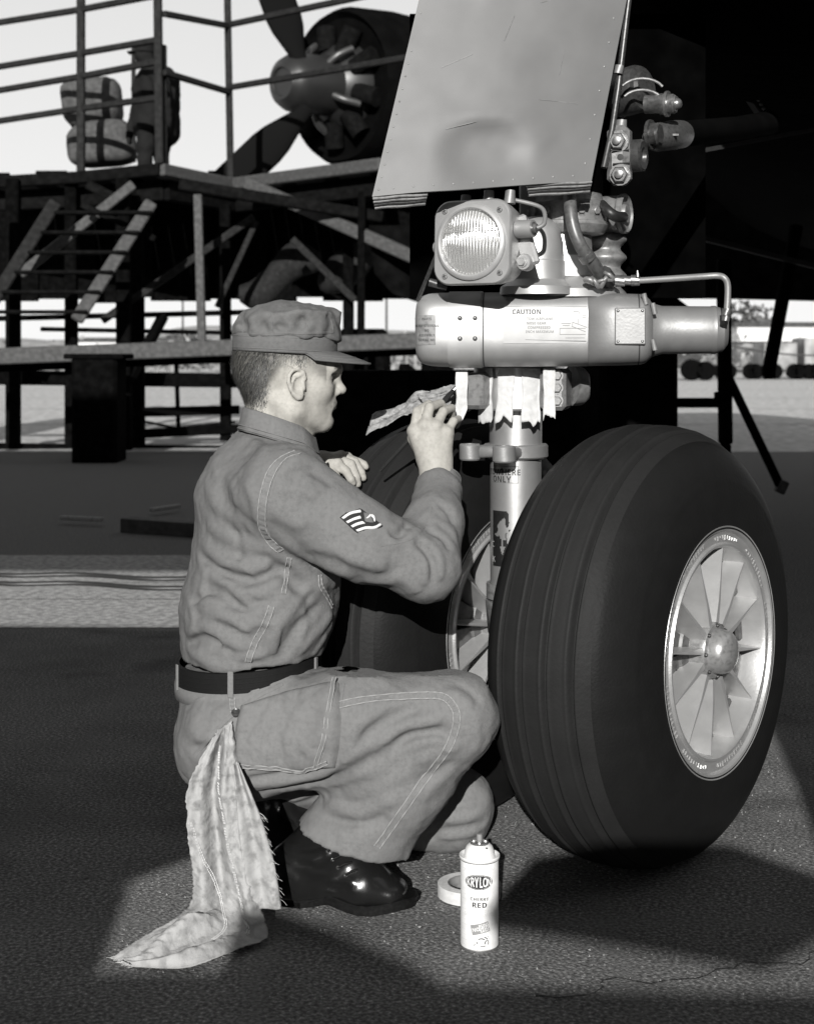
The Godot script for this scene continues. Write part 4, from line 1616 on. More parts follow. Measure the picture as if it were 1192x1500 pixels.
func build_door(t: Node3D) -> void:
	# the nose-gear door: a slightly curved plate with a dent, leaning over the gear
	var st := begin()
	var ed := begin()
	st.set_smooth_group(0)
	var nx := 44
	var ny := 56
	var dn := noise(55, 0.02, 3)
	var grid: Array[PackedVector3Array] = []
	var backg: Array[PackedVector3Array] = []
	for j in ny + 1:
		var v := float(j) / ny
		var row := PackedVector3Array()
		var brow := PackedVector3Array()
		for i in nx + 1:
			var u := float(i) / nx
			# bottom edge (v = 0) to far above the frame (v = 1)
			var lx := lerpf(545.0, 668.0, v)
			var rx := lerpf(866.0, 962.0, v)
			var x := lerpf(lx, rx, u)
			var bottom := lerpf(288.0, 265.0, u) - 3.0 * sin(u * PI) + (4.0 * smoothstep(0.15, 0.5, u) * (1.0 - u))
			var y := lerpf(bottom, -230.0, v)
			var d := 2.66 + 0.10 * u + 0.16 * v - 0.03 * sin(u * PI)
			# the dent: pressed in, with a soft lip at its upper edge
			var ex := (x - 712.0) / 62.0
			var ey := (y - 226.0) / 46.0
			var q := ex * ex + ey * ey
			d += 0.021 * exp(-q * q * 1.1) - 0.004 * exp(-pow((y - 172.0) / 12.0, 2.0) - pow((x - 715.0) / 50.0, 2.0))
			d += 0.0016 * dn.get_noise_2d(x * 0.6, y * 0.6)
			row.append(P(x, y, d))
			brow.append(P(x, y, d) + Vector3(0, 0, -0.012))
		grid.append(row)
		backg.append(brow)
	for j in ny:
		for i in nx:
			quad(st, grid[j][i], grid[j + 1][i], grid[j + 1][i + 1], grid[j][i + 1])
			quad(st, backg[j][i], backg[j][i + 1], backg[j + 1][i + 1], backg[j + 1][i])
	st.set_smooth_group(-1)
	for i in nx:
		quad(st, grid[0][i], grid[0][i + 1], backg[0][i + 1], backg[0][i])
	for j in ny:
		quad(st, grid[j][0], backg[j][0], backg[j + 1][0], grid[j + 1][0])
		quad(st, grid[j][nx], grid[j + 1][nx], backg[j + 1][nx], backg[j][nx])
	var door := part("gear_door", st, "door_paint", t)
	# folded metal lips under the door, each a stack of thin strips
	for e in [[546.0, 626.0, 291.0, 285.0], [771.0, 866.0, 272.0, 267.0]]:
		for s in 4:
			var lip := begin()
			var rings: Array[PackedVector3Array] = []
			for i in 9:
				var u := i / 8.0
				var x := lerpf(e[0] + s * 1.0, e[1] - s * 1.0, u)
				var y: float = lerpf(e[2], e[3], u) + s * 4.6 + sin(u * 9.0 + s) * 0.5
				var d := 2.66 + 0.10 * (x - 545.0) / 321.0 - 0.006 + s * 0.006
				var ring := PackedVector3Array()
				for k in 8:
					var a := TAU * k / 8
					ring.append(P(x, y, d) + Vector3(0, sin(a) * 0.0032, cos(a) * 0.007))
				rings.append(ring)
			loft(lip, rings)
			part("door_lip", lip, "door_edge" if s != 2 else "steel_dark", door)
	# rivets along the edges, set in the plate
	for e in [[1, 0], [1, 1], [1, 2], [1, 3], [1, 4], [1, 5], [1, 6], [1, 7], [1, 8], [1, 9], [1, 10], [1, 11], [42, 1], [42, 3], [42, 5], [42, 7], [42, 9], [42, 11], [42, 13], [4, 1], [8, 1], [12, 1], [16, 1], [20, 1], [24, 1], [28, 1], [32, 1], [36, 1], [40, 1], [1, 14], [1, 17], [1, 20], [42, 16], [42, 19]]:
		var rv := begin()
		var j: int = e[1] * 1 if e[0] > 2 and e[0] < 42 else e[1] * 2 + 1
		ball(rv, grid[mini(j, ny)][e[0]], Basis.IDENTITY, Vector3(0.0021, 0.0021, 0.0013), 8, 5)
		part("rivet", rv, "door_edge", door)
	# scratches
	var sc := begin()
	for e in [[8, 20, 14, 22], [30, 14, 38, 13], [20, 24, 21, 28], [33, 22, 33, 18], [12, 10, 18, 11], [26, 30, 34, 31]]:
		var a: Vector3 = grid[e[1]][e[0]] + Vector3(0, 0, 0.0008)
		var b: Vector3 = grid[e[3]][e[2]] + Vector3(0, 0, 0.0008)
		beam(sc, a, b, 0.0008)
	part("scratches", sc, "door_edge", door).set_meta("kind", "stuff")

func build_hull(t: Node3D) -> void:
	# the dark belly of the fuselage behind and above the gear
	var aft := Vector3(0.30, 0, -0.954).normalized()
	var rt := aft.cross(Vector3.UP).normalized()
	var ctr := Vector3(1.15, 0, -3.5)
	var st := begin()
	var rings: Array[PackedVector3Array] = []
	for e in [[0.0, 1.25, 0.9, 2.75], [0.5, 1.42, 1.0, 2.80], [3.0, 1.6, 1.15, 2.98], [9.5, 1.65, 1.25, 3.10], [10.2, 1.2, 1.0, 3.2]]:
		var ring := PackedVector3Array()
		for k in 40:
			var a := TAU * k / 40
			ring.append(ctr + aft * e[0] + rt * cos(a) * e[1] + Vector3.UP * (e[3] + sin(a) * e[2]))
		rings.append(ring)
	loft(st, rings)
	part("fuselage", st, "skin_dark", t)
	# wing: inner part with flap, behind the dock and over the far ground
	var wg := begin()
	var wr: Array[PackedVector3Array] = []
	for e in [[4.0, -19.0, 3.6, 2.6, 0.7], [1.5, -19.4, 3.7, 2.6, 0.7], [0.6, -20.0, 3.9, 2.6, 0.7], [-0.4, -20.4, 4.2, 2.6, 0.6], [-0.9, -20.6, 4.4, 2.6, 0.5]]:
		var ring := PackedVector3Array()
		for k in 24:
			var a := TAU * k / 24
			ring.append(Vector3(e[0], e[2] + sin(a) * e[4] * 0.5 + 0.4, e[1] - e[3] * 0.5 - cos(a) * e[3] * 0.5))
		wr.append(ring)
	loft(wg, wr)
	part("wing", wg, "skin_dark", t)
	# inboard nacelle and the main gear doors that hang below it
	var nb := begin()
	var nr: Array[PackedVector3Array] = []
	for e in [[-15.5, 0.65], [-16.0, 0.95], [-18.0, 1.05], [-22.0, 0.9], [-24.0, 0.5]]:
		var ring := PackedVector3Array()
		for k in 28:
			var a := TAU * k / 28
			ring.append(Vector3(2.3 + cos(a) * e[1], 2.95 + sin(a) * e[1] * 0.95, e[0]))
		nr.append(ring)
	loft(nb, nr)
	part("inboard_nacelle", nb, "skin_dark", t)
	for e in [[[540, 330], [640, 330], [1000, 345], [1000, 436], [612, 442], [575, 430], [548, 400]], [[985, 215], [1192, 235], [1330, 260], [1330, 446], [1192, 440], [1070, 437], [985, 436]]]:
		var dr := begin()
		var pts := PackedVector2Array()
		for p in e:
			pts.append(Vector2(p[0], p[1]))
		var ids := Geometry2D.triangulate_polygon(pts)
		dr.set_smooth_group(-1)
		var dd := 15.5
		for i in range(0, ids.size(), 3):
			tri(dr, P(pts[ids[i]].x, pts[ids[i]].y, dd), P(pts[ids[i + 1]].x, pts[ids[i + 1]].y, dd), P(pts[ids[i + 2]].x, pts[ids[i + 2]].y, dd))
			tri(dr, P(pts[ids[i]].x, pts[ids[i]].y, dd) + Vector3(0, 0, -0.2), P(pts[ids[i + 2]].x, pts[ids[i + 2]].y, dd) + Vector3(0, 0, -0.2), P(pts[ids[i + 1]].x, pts[ids[i + 1]].y, dd) + Vector3(0, 0, -0.2))
		for i in pts.size():
			var a := pts[i]
			var b := pts[(i + 1) % pts.size()]
			quad(dr, P(a.x, a.y, dd), P(a.x, a.y, dd) + Vector3(0, 0, -0.2), P(b.x, b.y, dd) + Vector3(0, 0, -0.2), P(b.x, b.y, dd))
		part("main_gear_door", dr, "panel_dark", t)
	# belly edge strips with rivets, upper right
	for e in [[P(1040, 60, 4.4), P(1115, 172, 5.2), 0.02], [P(990, 214, 4.2), P(1030, 222, 4.3), 0.006], [P(1020, 222, 4.25), P(1192, 190, 4.8), 0.012], [P(1000, 342, 9.0), P(1200, 392, 9.4), 0.03], [P(1120, 130, 4.9), P(1180, 118, 5.1), 0.006]]:
		var bm := begin()
		beam(bm, e[0], e[1], e[2])
		part("belly_strip", bm, "steel_dark", t)
	var rvt := begin()
	for i in 12:
		var p := P(1075, 100, 4.55).lerp(P(1118, 172, 5.15), i / 11.0)
		ball(rvt, p + Vector3(0.01, 0, 0.02), Basis.IDENTITY, Vector3(0.006, 0.006, 0.006), 6, 4)
	part("belly_rivets", rvt, "clamp_grey", t).set_meta("kind", "stuff")
	# roof of the wheel well, and the bulkhead behind the gear
	var wl := begin()
	slab(wl, Vector3(0.95, 2.02, -4.1), Basis.IDENTITY, Vector3(1.5, 0.06, 1.2))
	slab(wl, P(815, 230, 3.9) , Basis.IDENTITY, Vector3(0.78, 0.75, 0.05))
	part("wheel_well", wl, "well_dark", t)
	build_engine(t)

func build_engine(t: Node3D) -> void:
	# outboard engine behind the dock: gear case, cowl ring, two blades in view
	var d := 19.5
	var fwd := Vector3(-0.72, -0.06, 0.69).normalized()
	var bs := basis_to(fwd)
	var c := P(506, 128, d)
	var nac := begin()
	lathe(nac, c, bs, [Vector2(0.0, -3.4), Vector2(0.55, -3.2), Vector2(0.95, -2.0), Vector2(1.06, -0.6), Vector2(1.05, 0.0), Vector2(0.98, 0.14), Vector2(0.90, 0.06), Vector2(0.55, 0.02), Vector2(0.0, 0.0)], 40)
	var e := part("engine", nac, "skin_dark", t)
	var cs := begin()
	lathe(cs, c, bs, [Vector2(0.60, 0.0), Vector2(0.52, 0.22), Vector2(0.40, 0.34), Vector2(0.385, 0.42), Vector2(0.385, 0.80), Vector2(0.37, 0.93), Vector2(0.31, 1.04), Vector2(0.24, 1.08), Vector2(0.225, 1.10), Vector2(0.19, 1.10), Vector2(0.175, 1.07), Vector2(0.0, 1.07)], 40)
	part("gear_case", cs, "spinner", e)
	for i in 9:
		var a := TAU * i / 9.0 + 0.3
		var cyl := begin()
		var dir := bs.x * cos(a) + bs.z * sin(a)
		tube(cyl, [c + dir * 0.46 + bs.y * 0.20, c + dir * 0.80 + bs.y * 0.14], 0.13, 14)
		part("engine_cylinder", cyl, "dock_dark", e)
	for i in 5:
		var a := TAU * i / 5.0 + 0.5
		var dir := bs.x * cos(a) + bs.z * sin(a)
		var pipe := begin()
		tube(pipe, spline([c + dir * 0.36 + bs.y * 0.5, c + dir * 0.5 + bs.y * 0.42, c + dir * 0.62 + bs.y * 0.25], 4), 0.05, 8)
		part("intake_pipe", pipe, "steel_dark", e)
	for q in [[P(450, 160, d - 0.75), P(330, 275, d - 1.1)], [P(440, 92, d - 0.75), P(392, -40, d - 0.8)]]:
		var bl := begin()
		var rings: Array[PackedVector3Array] = []
		var a: Vector3 = q[0]
		var b: Vector3 = q[1]
		var dir := (b - a).normalized()
		var side := dir.cross(Vector3(0.3, 0.2, 1).normalized()).normalized()
		var th := side.cross(dir)
		for i in 9:
			var s := i / 8.0
			var w := 0.10 + 0.14 * smoothstep(0.0, 0.5, s)
			var ring := PackedVector3Array()
			for k in 12:
				var g := TAU * k / 12
				ring.append(a.lerp(b, s) + side * cos(g) * w + th * sin(g) * lerpf(0.09, 0.02, s))
			rings.append(ring)
		loft(bl, rings)
		part("propeller_blade", bl, "blade", e)

# ---------------------------------------------------------------- the kneeling mechanic
const EYE := Vector3(0, 1, 0)
var Fm := Vector3(0.951, 0, -0.309)      # the way he faces
var Rm := Vector3(0.309, 0, 0.951)       # his right-hand side, towards the camera
var HO: Vector3                          # middle of the head, between the ears

var Fh := Vector3(0.988, 0, -0.156)      # his head is turned a little less
var Rh := Vector3(0.156, 0, 0.988)

func hp(f: float, u: float, s: float) -> Vector3:
	return HO + Fh * f + Vector3.UP * u + Rh * s

func on_cloth(fl: Field, x: float, y: float) -> Vector3:
	# the place on the cloth that shows at x, y
	var dir := (P(x, y, 1.0) - EYE)
	return fl.hit(EYE + dir * 2.1, EYE + dir * 3.5)

func line_on(fl: Field, pts: Array, step := 4.0) -> Array[Vector3]:
	var two := []
	for i in range(0, pts.size(), 2):
		two.append(Vector2(pts[i], pts[i + 1]))
	var out: Array[Vector3] = []
	var cur := spline(two, 8)
	var last := Vector2(-1e6, 0)
	for k in cur.size():
		var q: Vector2 = cur[k]
		if q.distance_to(last) < step and k < cur.size() - 1:
			continue
		last = q
		var p := on_cloth(fl, q.x, q.y)
		if p != Vector3.INF and (out.is_empty() or out[-1].distance_to(p) < 0.08):
			out.append(p)
	return out

func ridged(seed_: int, freq: float) -> FastNoiseLite:
	var n := noise(seed_, freq, 2)
	n.fractal_type = FastNoiseLite.FRACTAL_RIDGED
	n.domain_warp_enabled = true
	n.domain_warp_amplitude = 0.05
	n.domain_warp_frequency = 6.0
	return n

func crease(fl: Field, pts: Array, w: float, amp: float) -> void:
	var l := line_on(fl, pts, 9.0)
	if l.size() > 1:
		fl.fold(l, w * 0.85, amp * 2.0)

func seam(fl: Field, pts: Array, width: float, height: float, parent: Node, m := "seam_light", called := "seam", pucker := true, lift := 0.0) -> void:
	# a felled seam: a low puckered band with a row of pale stitches along each side
	var l := line_on(fl, pts, 1.2)
	if l.size() < 3:
		return
	var st := begin()
	st.set_smooth_group(0)
	var th := begin()
	var n := noise(91, 140.0, 2)
	var rows: Array[PackedVector3Array] = []
	var run := 0.0
	var edges := [[], []]
	for i in l.size():
		if i > 0:
			run += l[i].distance_to(l[i - 1])
		var t := (l[mini(i + 1, l.size() - 1)] - l[maxi(i - 1, 0)]).normalized()
		var nn := fl.normal(l[i])
		var side := nn.cross(t).normalized()
		var pk := (0.55 + 1.1 * sin(run * TAU / 0.0085 + 1.3 * n.get_noise_1d(run * 0.6))) if pucker else 0.9
		var row := PackedVector3Array()
		for e in [[-0.5, -0.3], [-0.42, 0.8], [-0.28, 0.8 * pk], [0.0, 1.0 * pk], [0.28, 0.8 * pk], [0.42, 0.8], [0.5, -0.3]]:
			row.append(l[i] + side * e[0] * width + nn * (e[1] * height + lift))
		rows.append(row)
		edges[0].append(l[i] - side * 0.42 * width + nn * (height * 0.85 + lift))
		edges[1].append(l[i] + side * 0.42 * width + nn * (height * 0.85 + lift))
	for i in rows.size() - 1:
		for k in 6:
			quad(st, rows[i][k], rows[i + 1][k], rows[i + 1][k + 1], rows[i][k + 1])
	var o := part(called, st, m, parent)
	if pucker:
		for e: Array in edges:
			var rr := []
			for i in e.size():
				rr.append(0.0011 + 0.0005 * sin(i * 1.9))
			tube(th, e, rr, 5, false)
		part("stitching", th, "seam_thread", o).set_meta("kind", "stuff")

func patch(fl: Field, poly: Array, nu: int, nv: int, lift: float, edge: float, parent: Node, m: String, called: String, bulge: FastNoiseLite = null, amp := 0.0) -> MeshInstance3D:
	# a four-cornered piece of cloth laid on the surface: corners x, y, clockwise from the upper left
	var st := begin()
	st.set_smooth_group(0)
	var rows: Array[PackedVector3Array] = []
	var lastp := Vector3.INF
	for j in nv + 1:
		var v := float(j) / nv
		var row := PackedVector3Array()
		for i in nu + 1:
			var u := float(i) / nu
			var a := Vector2(poly[0][0], poly[0][1]).lerp(Vector2(poly[1][0], poly[1][1]), u)
			var b := Vector2(poly[3][0], poly[3][1]).lerp(Vector2(poly[2][0], poly[2][1]), u)
			var q := a.lerp(b, v)
			if poly.size() > 4:
				q += Vector2(poly[4][0], poly[4][1]) * 4.0 * v * (1.0 - v) * (2.0 * u - 1.0) + Vector2(poly[5][0], poly[5][1]) * 4.0 * u * (1.0 - u) * (2.0 * v - 1.0)
			var p := on_cloth(fl, q.x, q.y)
			if p == Vector3.INF:
				p = lastp
			lastp = p
			var nn := fl.normal(p)
			var rim := minf(minf(u, 1.0 - u) * nu, minf(v, 1.0 - v) * nv)
			var h := lift if rim > edge else lerpf(-0.002, lift, clampf(sin(clampf(rim / edge, 0.0, 1.0) * PI * 0.5), 0.0, 1.0))
			if bulge and rim > 0.5:
				h += amp * bulge.get_noise_2d(q.x, q.y) * clampf(rim / 3.0, 0.0, 1.0)
			row.append(p + nn * h)
		rows.append(row)
	for j in nv:
		for i in nu:
			quad(st, rows[j][i], rows[j][i + 1], rows[j + 1][i + 1], rows[j + 1][i])
	return part(called, st, m, parent)

func build_person() -> void:
	HO = P(423, 562, 2.775)
	var t := thing("person", "kneeling person in grey fatigues and cap, painting the strut beside the nose wheels", "person")
	build_body(t)
	build_hair(t)
	build_cap(t)
	build_shirt(t)
	build_trousers(t)
	build_boots(t)

# ---- skin
func build_body(t: Node3D) -> void:
	var v := PackedVector3Array()
	var nn := PackedVector3Array()
	var idx := PackedInt32Array()
	# trunk and limbs under the clothes
	var core := Field.new(Vector3(-0.55, 0.0, -3.35), Vector3(0.28, 0.95, -2.4), 0.018)
	core.cap(P(364, 1010, 2.76), P(384, 740, 2.77), 0.085, 0.085, 0.04, Rm, 1.35)
	core.cap(P(424, 712, 2.62), P(366, 705, 2.92), 0.05, 0.05, 0.04)
	core.cap(P(392, 720, 2.77), P(408, 600, 2.78), 0.06, 0.052, 0.04)
	core.cap(P(428, 720, 2.60), P(622, 828, 2.61), 0.045, 0.04, 0.02)
	core.cap(P(622, 828, 2.61), P(640, 712, 2.78), 0.038, 0.026, 0.02)
	core.cap(P(364, 715, 2.92), P(415, 790, 3.04), 0.045, 0.038, 0.02)
	core.cap(P(415, 790, 3.04), P(452, 698, 2.99), 0.036, 0.027, 0.02)
	core.cap(P(355, 1070, 2.70), P(660, 1046, 2.60), 0.075, 0.05, 0.03)
	core.cap(P(660, 1046, 2.60), P(515, 1205, 2.655), 0.05, 0.032, 0.03)
	core.cap(P(345, 1080, 2.85), P(668, 1184, 2.95), 0.075, 0.045, 0.03)
	core.cap(P(668, 1186, 2.95), P(430, 1210, 2.91), 0.045, 0.035, 0.03)
	core.net(v, nn, idx)
	var n_core := v.size()
	# head
	var lo := hp(0.02, 0.02, 0.0) - Vector3(0.135, 0.20, 0.13)
	var hi := hp(0.02, 0.02, 0.0) + Vector3(0.135, 0.125, 0.13)
	var h := Field.new(lo, hi, 0.0031)
	var hb := Basis(Fh, Vector3.UP, Rh)
	h.egg(hp(-0.006, 0.048, 0), hb, Vector3(0.097, 0.082, 0.075), 0.02)
	h.egg(hp(-0.035, 0.03, 0), hb, Vector3(0.068, 0.07, 0.068), 0.02)
	h.egg(hp(0.036, -0.010, 0), hb, Vector3(0.052, 0.072, 0.055), 0.02)
	h.egg(hp(0.049, 0.038, 0), hb, Vector3(0.041, 0.039, 0.054), 0.02)
	for s: float in [-1.0, 1.0]:
		h.cap(hp(0.004, -0.046, 0.050 * s), hp(0.060, -0.072, 0.014 * s), 0.020, 0.016, 0.022)
		h.cap(hp(0.010, 0.0, 0.058 * s), hp(0.008, -0.045, 0.054 * s), 0.014, 0.015, 0.02)
		h.egg(hp(0.049, -0.008, 0.037 * s), hb, Vector3(0.027, 0.022, 0.021), 0.02)
		h.cap(hp(0.078, 0.031, 0.038 * s), hp(0.089, 0.027, 0.006 * s), 0.011, 0.010, 0.014)
	h.egg(hp(0.064, -0.073, 0), hb, Vector3(0.019, 0.017, 0.021), 0.014)
	h.cap(hp(0.064, -0.040, 0), hp(0.061, -0.058, 0), 0.022, 0.018, 0.014)
	# eye sockets, eyes, lids
	for s: float in [-1.0, 1.0]:
		h.egg(hp(0.090, 0.012, 0.031 * s), hb, Vector3(0.016, 0.010, 0.016), 0.010, true)
		h.egg(hp(0.068, 0.012, 0.030 * s), hb, Vector3(0.0125, 0.0115, 0.014), 0.003)
		h.cap(hp(0.0795, 0.0185, 0.020 * s), hp(0.073, 0.0165, 0.044 * s), 0.0030, 0.0026, 0.003)
		h.cap(hp(0.0765, 0.0055, 0.022 * s), hp(0.071, 0.0065, 0.043 * s), 0.0026, 0.0024, 0.005)
	# nose
	h.cap(hp(0.083, 0.022, 0), hp(0.0975, -0.009, 0), 0.0078, 0.0088, 0.010)
	h.egg(hp(0.0985, -0.0125, 0), hb, Vector3(0.0105, 0.0082, 0.0092), 0.008)
	for s: float in [-1.0, 1.0]:
		h.egg(hp(0.0875, -0.0165, 0.0108 * s), hb, Vector3(0.0100, 0.0072, 0.0060), 0.006)
		h.egg(hp(0.094, -0.0235, 0.006 * s), hb, Vector3(0.005, 0.004, 0.003), 0.003, true)
	# mouth
	h.egg(hp(0.071, -0.042, 0), hb, Vector3(0.016, 0.020, 0.024), 0.012)
	for s: float in [-1.0, 1.0]:
		h.cap(hp(0.0860, -0.0365, 0.004 * s), hp(0.074, -0.0415, 0.022 * s), 0.0048, 0.0026, 0.005)
		h.cap(hp(0.0835, -0.0475, 0.0), hp(0.073, -0.0445, 0.021 * s), 0.0058, 0.0026, 0.005)
		h.cap(hp(0.0905, -0.0422, 0.0), hp(0.076, -0.0430, 0.024 * s), 0.0013, 0.0012, 0.0025, Vector3.ZERO, 1.0, true)
	h.cap(hp(0.089, -0.029, 0), hp(0.086, -0.033, 0), 0.0022, 0.0026, 0.006, Vector3.ZERO, 1.0, true)
	h.cap(hp(0.088, -0.057, -0.012), hp(0.088, -0.057, 0.012), 0.0055, 0.0055, 0.010, Vector3.ZERO, 1.0, true)
	# neck with its strap muscles
	h.cap(hp(-0.024, -0.03, 0), hp(-0.030, -0.150, 0), 0.054, 0.054, 0.022, Fh, 1.05)
	for s: float in [-1.0, 1.0]:
		h.cap(hp(-0.018, -0.035, 0.055 * s), hp(0.025, -0.155, 0.018 * s), 0.014, 0.012, 0.02)
	h.cap(hp(0.024, -0.070, 0), hp(0.012, -0.15, 0), 0.022, 0.024, 0.02)
	# ears
	for s: float in [-1.0, 1.0]:
		h.egg(hp(0.010, 0.0, 0.0715 * s), Basis(Fh.rotated(Vector3.UP, 0.30 * s), Vector3.UP, Rh.rotated(Vector3.UP, 0.30 * s)), Vector3(0.0155, 0.026, 0.0055), 0.006)
		var ring := []
		for e in [[0.014, 0.012], [0.010, 0.025], [0.000, 0.0315], [-0.012, 0.029], [-0.0195, 0.018], [-0.0205, 0.004], [-0.016, -0.010], [-0.009, -0.021], [-0.002, -0.028], [0.005, -0.027], [0.008, -0.020]]:
			ring.append(hp(e[0] * 0.92 + 0.012, e[1] * 0.9, (0.0775 - e[0] * 0.36) * s))
		for i in ring.size() - 1:
			h.cap(ring[i], ring[i + 1], 0.0036, 0.0036, 0.003)
		h.cap(hp(0.0092, -0.0198, 0.076 * s), hp(0.0129, -0.0225, 0.075 * s), 0.006, 0.006, 0.004)
		var anti := [hp(0.0157, 0.0162, 0.077 * s), hp(0.0046, 0.0126, 0.081 * s), hp(0.0010, 0.0000, 0.082 * s), hp(0.0065, -0.0117, 0.079 * s), hp(0.0138, -0.0135, 0.077 * s)]
		for i in anti.size() - 1:
			h.cap(anti[i], anti[i + 1], 0.0028, 0.0028, 0.003)
		h.cap(hp(0.0203, 0.0027, 0.075 * s), hp(0.0221, -0.0081, 0.075 * s), 0.004, 0.004, 0.004)
		h.egg(hp(0.0111, -0.0018, 0.082 * s), hb, Vector3(0.0075, 0.011, 0.007), 0.004, true)
	h.net(v, nn, idx)
	var n_head := v.size()
	# right hand: back of the hand to the camera, closed round the brush
	var a := Field.new(P(580, 730, 2.9) - Vector3(0.02, 0.02, 0.03), P(700, 570, 2.74) + Vector3(0.02, 0.02, 0.03), 0.0028)
	var wr := P(640, 706, 2.785)
	a.cap(P(642, 745, 2.75), wr, 0.031, 0.0275, 0.02)
	a.cap(wr, P(638, 678, 2.795), 0.0275, 0.029, 0.015, Vector3(1, 0, 0), 1.12)
	var mcp := [P(607, 632, 2.80), P(622, 624, 2.795), P(638, 625, 2.795), P(654, 634, 2.80)]
	var pip := [P(611, 603, 2.812), P(629, 597, 2.812), P(649, 603, 2.815), P(664, 617, 2.815)]
	var dip := [P(628, 592, 2.842), P(645, 591, 2.846), P(661, 598, 2.846), P(671, 614, 2.842)]
	var tip := [P(640, 598, 2.858), P(652, 601, 2.862), P(662, 609, 2.862), P(668, 623, 2.855)]
	var rad := [0.0098, 0.0102, 0.0098, 0.0088]
	for i in 4:
		a.cap(wr + (mcp[i] - wr) * 0.15, mcp[i], 0.018, 0.0128, 0.012)
		a.cap(mcp[i] + Vector3(0, 0, -0.01), (wr + mcp[i]) * 0.5 + Vector3(0, 0, -0.012), 0.013, 0.017, 0.012)
	for i in 4:
		a.cap(mcp[i], pip[i], rad[i] * 1.06, rad[i] * 0.94, 0.0024)
		a.cap(pip[i], dip[i], rad[i] * 0.95, rad[i] * 0.84, 0.0018)
		a.cap(dip[i], tip[i], rad[i] * 0.84, rad[i] * 0.76, 0.0018)
		# knuckles and tendons
		a.egg(mcp[i] + Vector3(0, 0.001, 0.0045), Basis.IDENTITY, Vector3(0.0085, 0.009, 0.009), 0.008)
		a.fold([wr + Vector3((i - 1.5) * 0.008, 0.0, 0.026), (wr + mcp[i]) * 0.5 + Vector3(0, 0, 0.014), mcp[i] + Vector3(0, -0.004, 0.010)], 0.0045, 0.0014)
	# thumb, from the side of the palm up to the brush
	var th := [P(622, 672, 2.822), P(607, 642, 2.842), P(617, 615, 2.856), P(634, 602, 2.868)]
	a.cap(P(634, 690, 2.80), th[1], 0.018, 0.0135, 0.012)
	a.cap(th[1], th[2], 0.0125, 0.0115, 0.005)
	a.cap(th[2], th[3], 0.0112, 0.009, 0.004)
	# veins and wrist creases
	a.fold([P(632, 696, 2.757), P(628, 672, 2.765), P(634, 650, 2.772), P(631, 634, 2.775)], 0.0028, 0.0011)
	a.fold([P(648, 692, 2.757), P(646, 670, 2.763), P(640, 655, 2.768)], 0.0026, 0.0010)
	a.fold([P(640, 683, 2.757), P(652, 664, 2.765), P(655, 648, 2.772)], 0.0026, 0.0009)
	for e in [[620, 686, 658, 681], [618, 694, 660, 690], [622, 676, 656, 672]]:
		a.fold([P(e[0], e[1], 2.763), P((e[0] + e[2]) * 0.5, (e[1] + e[3]) * 0.5, 2.757), P(e[2], e[3], 2.765)], 0.0018, -0.0009)
	a.ripple(noise(61, 190.0, 2), 0.0004)
	a.net(v, nn, idx)
	# left hand: resting on the far tyre, fingers hanging down over it
	var l := Field.new(P(455, 725, 3.04) - Vector3(0.02, 0.02, 0.05), P(548, 655, 2.96) + Vector3(0.02, 0.02, 0.05), 0.0028)
	var d := 2.975
	l.cap(P(440, 700, d + 0.01), P(472, 678, d), 0.028, 0.025, 0.015)
	var m2 := [P(494, 680, d - 0.018), P(494, 673, d), P(500, 669, d + 0.02), P(508, 671, d + 0.038)]
	var p2 := [P(507, 690, d - 0.022), P(514, 680, d - 0.006), P(520, 677, d + 0.016), P(526, 677, d + 0.036)]
	var e2 := [P(514, 702, d - 0.022), P(522, 699, d - 0.008), P(529, 692, d + 0.012), P(533, 680, d + 0.034)]
	var t2 := [P(517, 707, d - 0.018), P(524, 709, d - 0.006), P(532, 700, d + 0.012), P(536, 684, d + 0.032)]
	for i in 4:
		l.cap(P(470, 679, d) + Vector3(0, 0, 0.012 - i * 0.008), m2[i], 0.0165, 0.0122, 0.01)
	for i in 4:
		l.cap(m2[i], p2[i], rad[i] * 1.06, rad[i] * 0.95, 0.0024)
		l.cap(p2[i], e2[i], rad[i] * 0.94, rad[i] * 0.84, 0.0018)
		l.cap(e2[i], t2[i], rad[i] * 0.84, rad[i] * 0.74, 0.0018)
		l.egg(m2[i] + Vector3(0, 0.003, 0.001), Basis.IDENTITY, Vector3(0.009, 0.008, 0.008), 0.006)
	l.cap(P(474, 686, d - 0.02), P(488, 697, d - 0.030), 0.014, 0.012, 0.008)
	l.cap(P(488, 697, d - 0.030), P(498, 706, d - 0.030), 0.011, 0.009, 0.004)
	l.net(v, nn, idx)
	# colours
	var col := PackedColorArray()
	col.resize(v.size())
	var nz := noise(62, 60.0, 3)
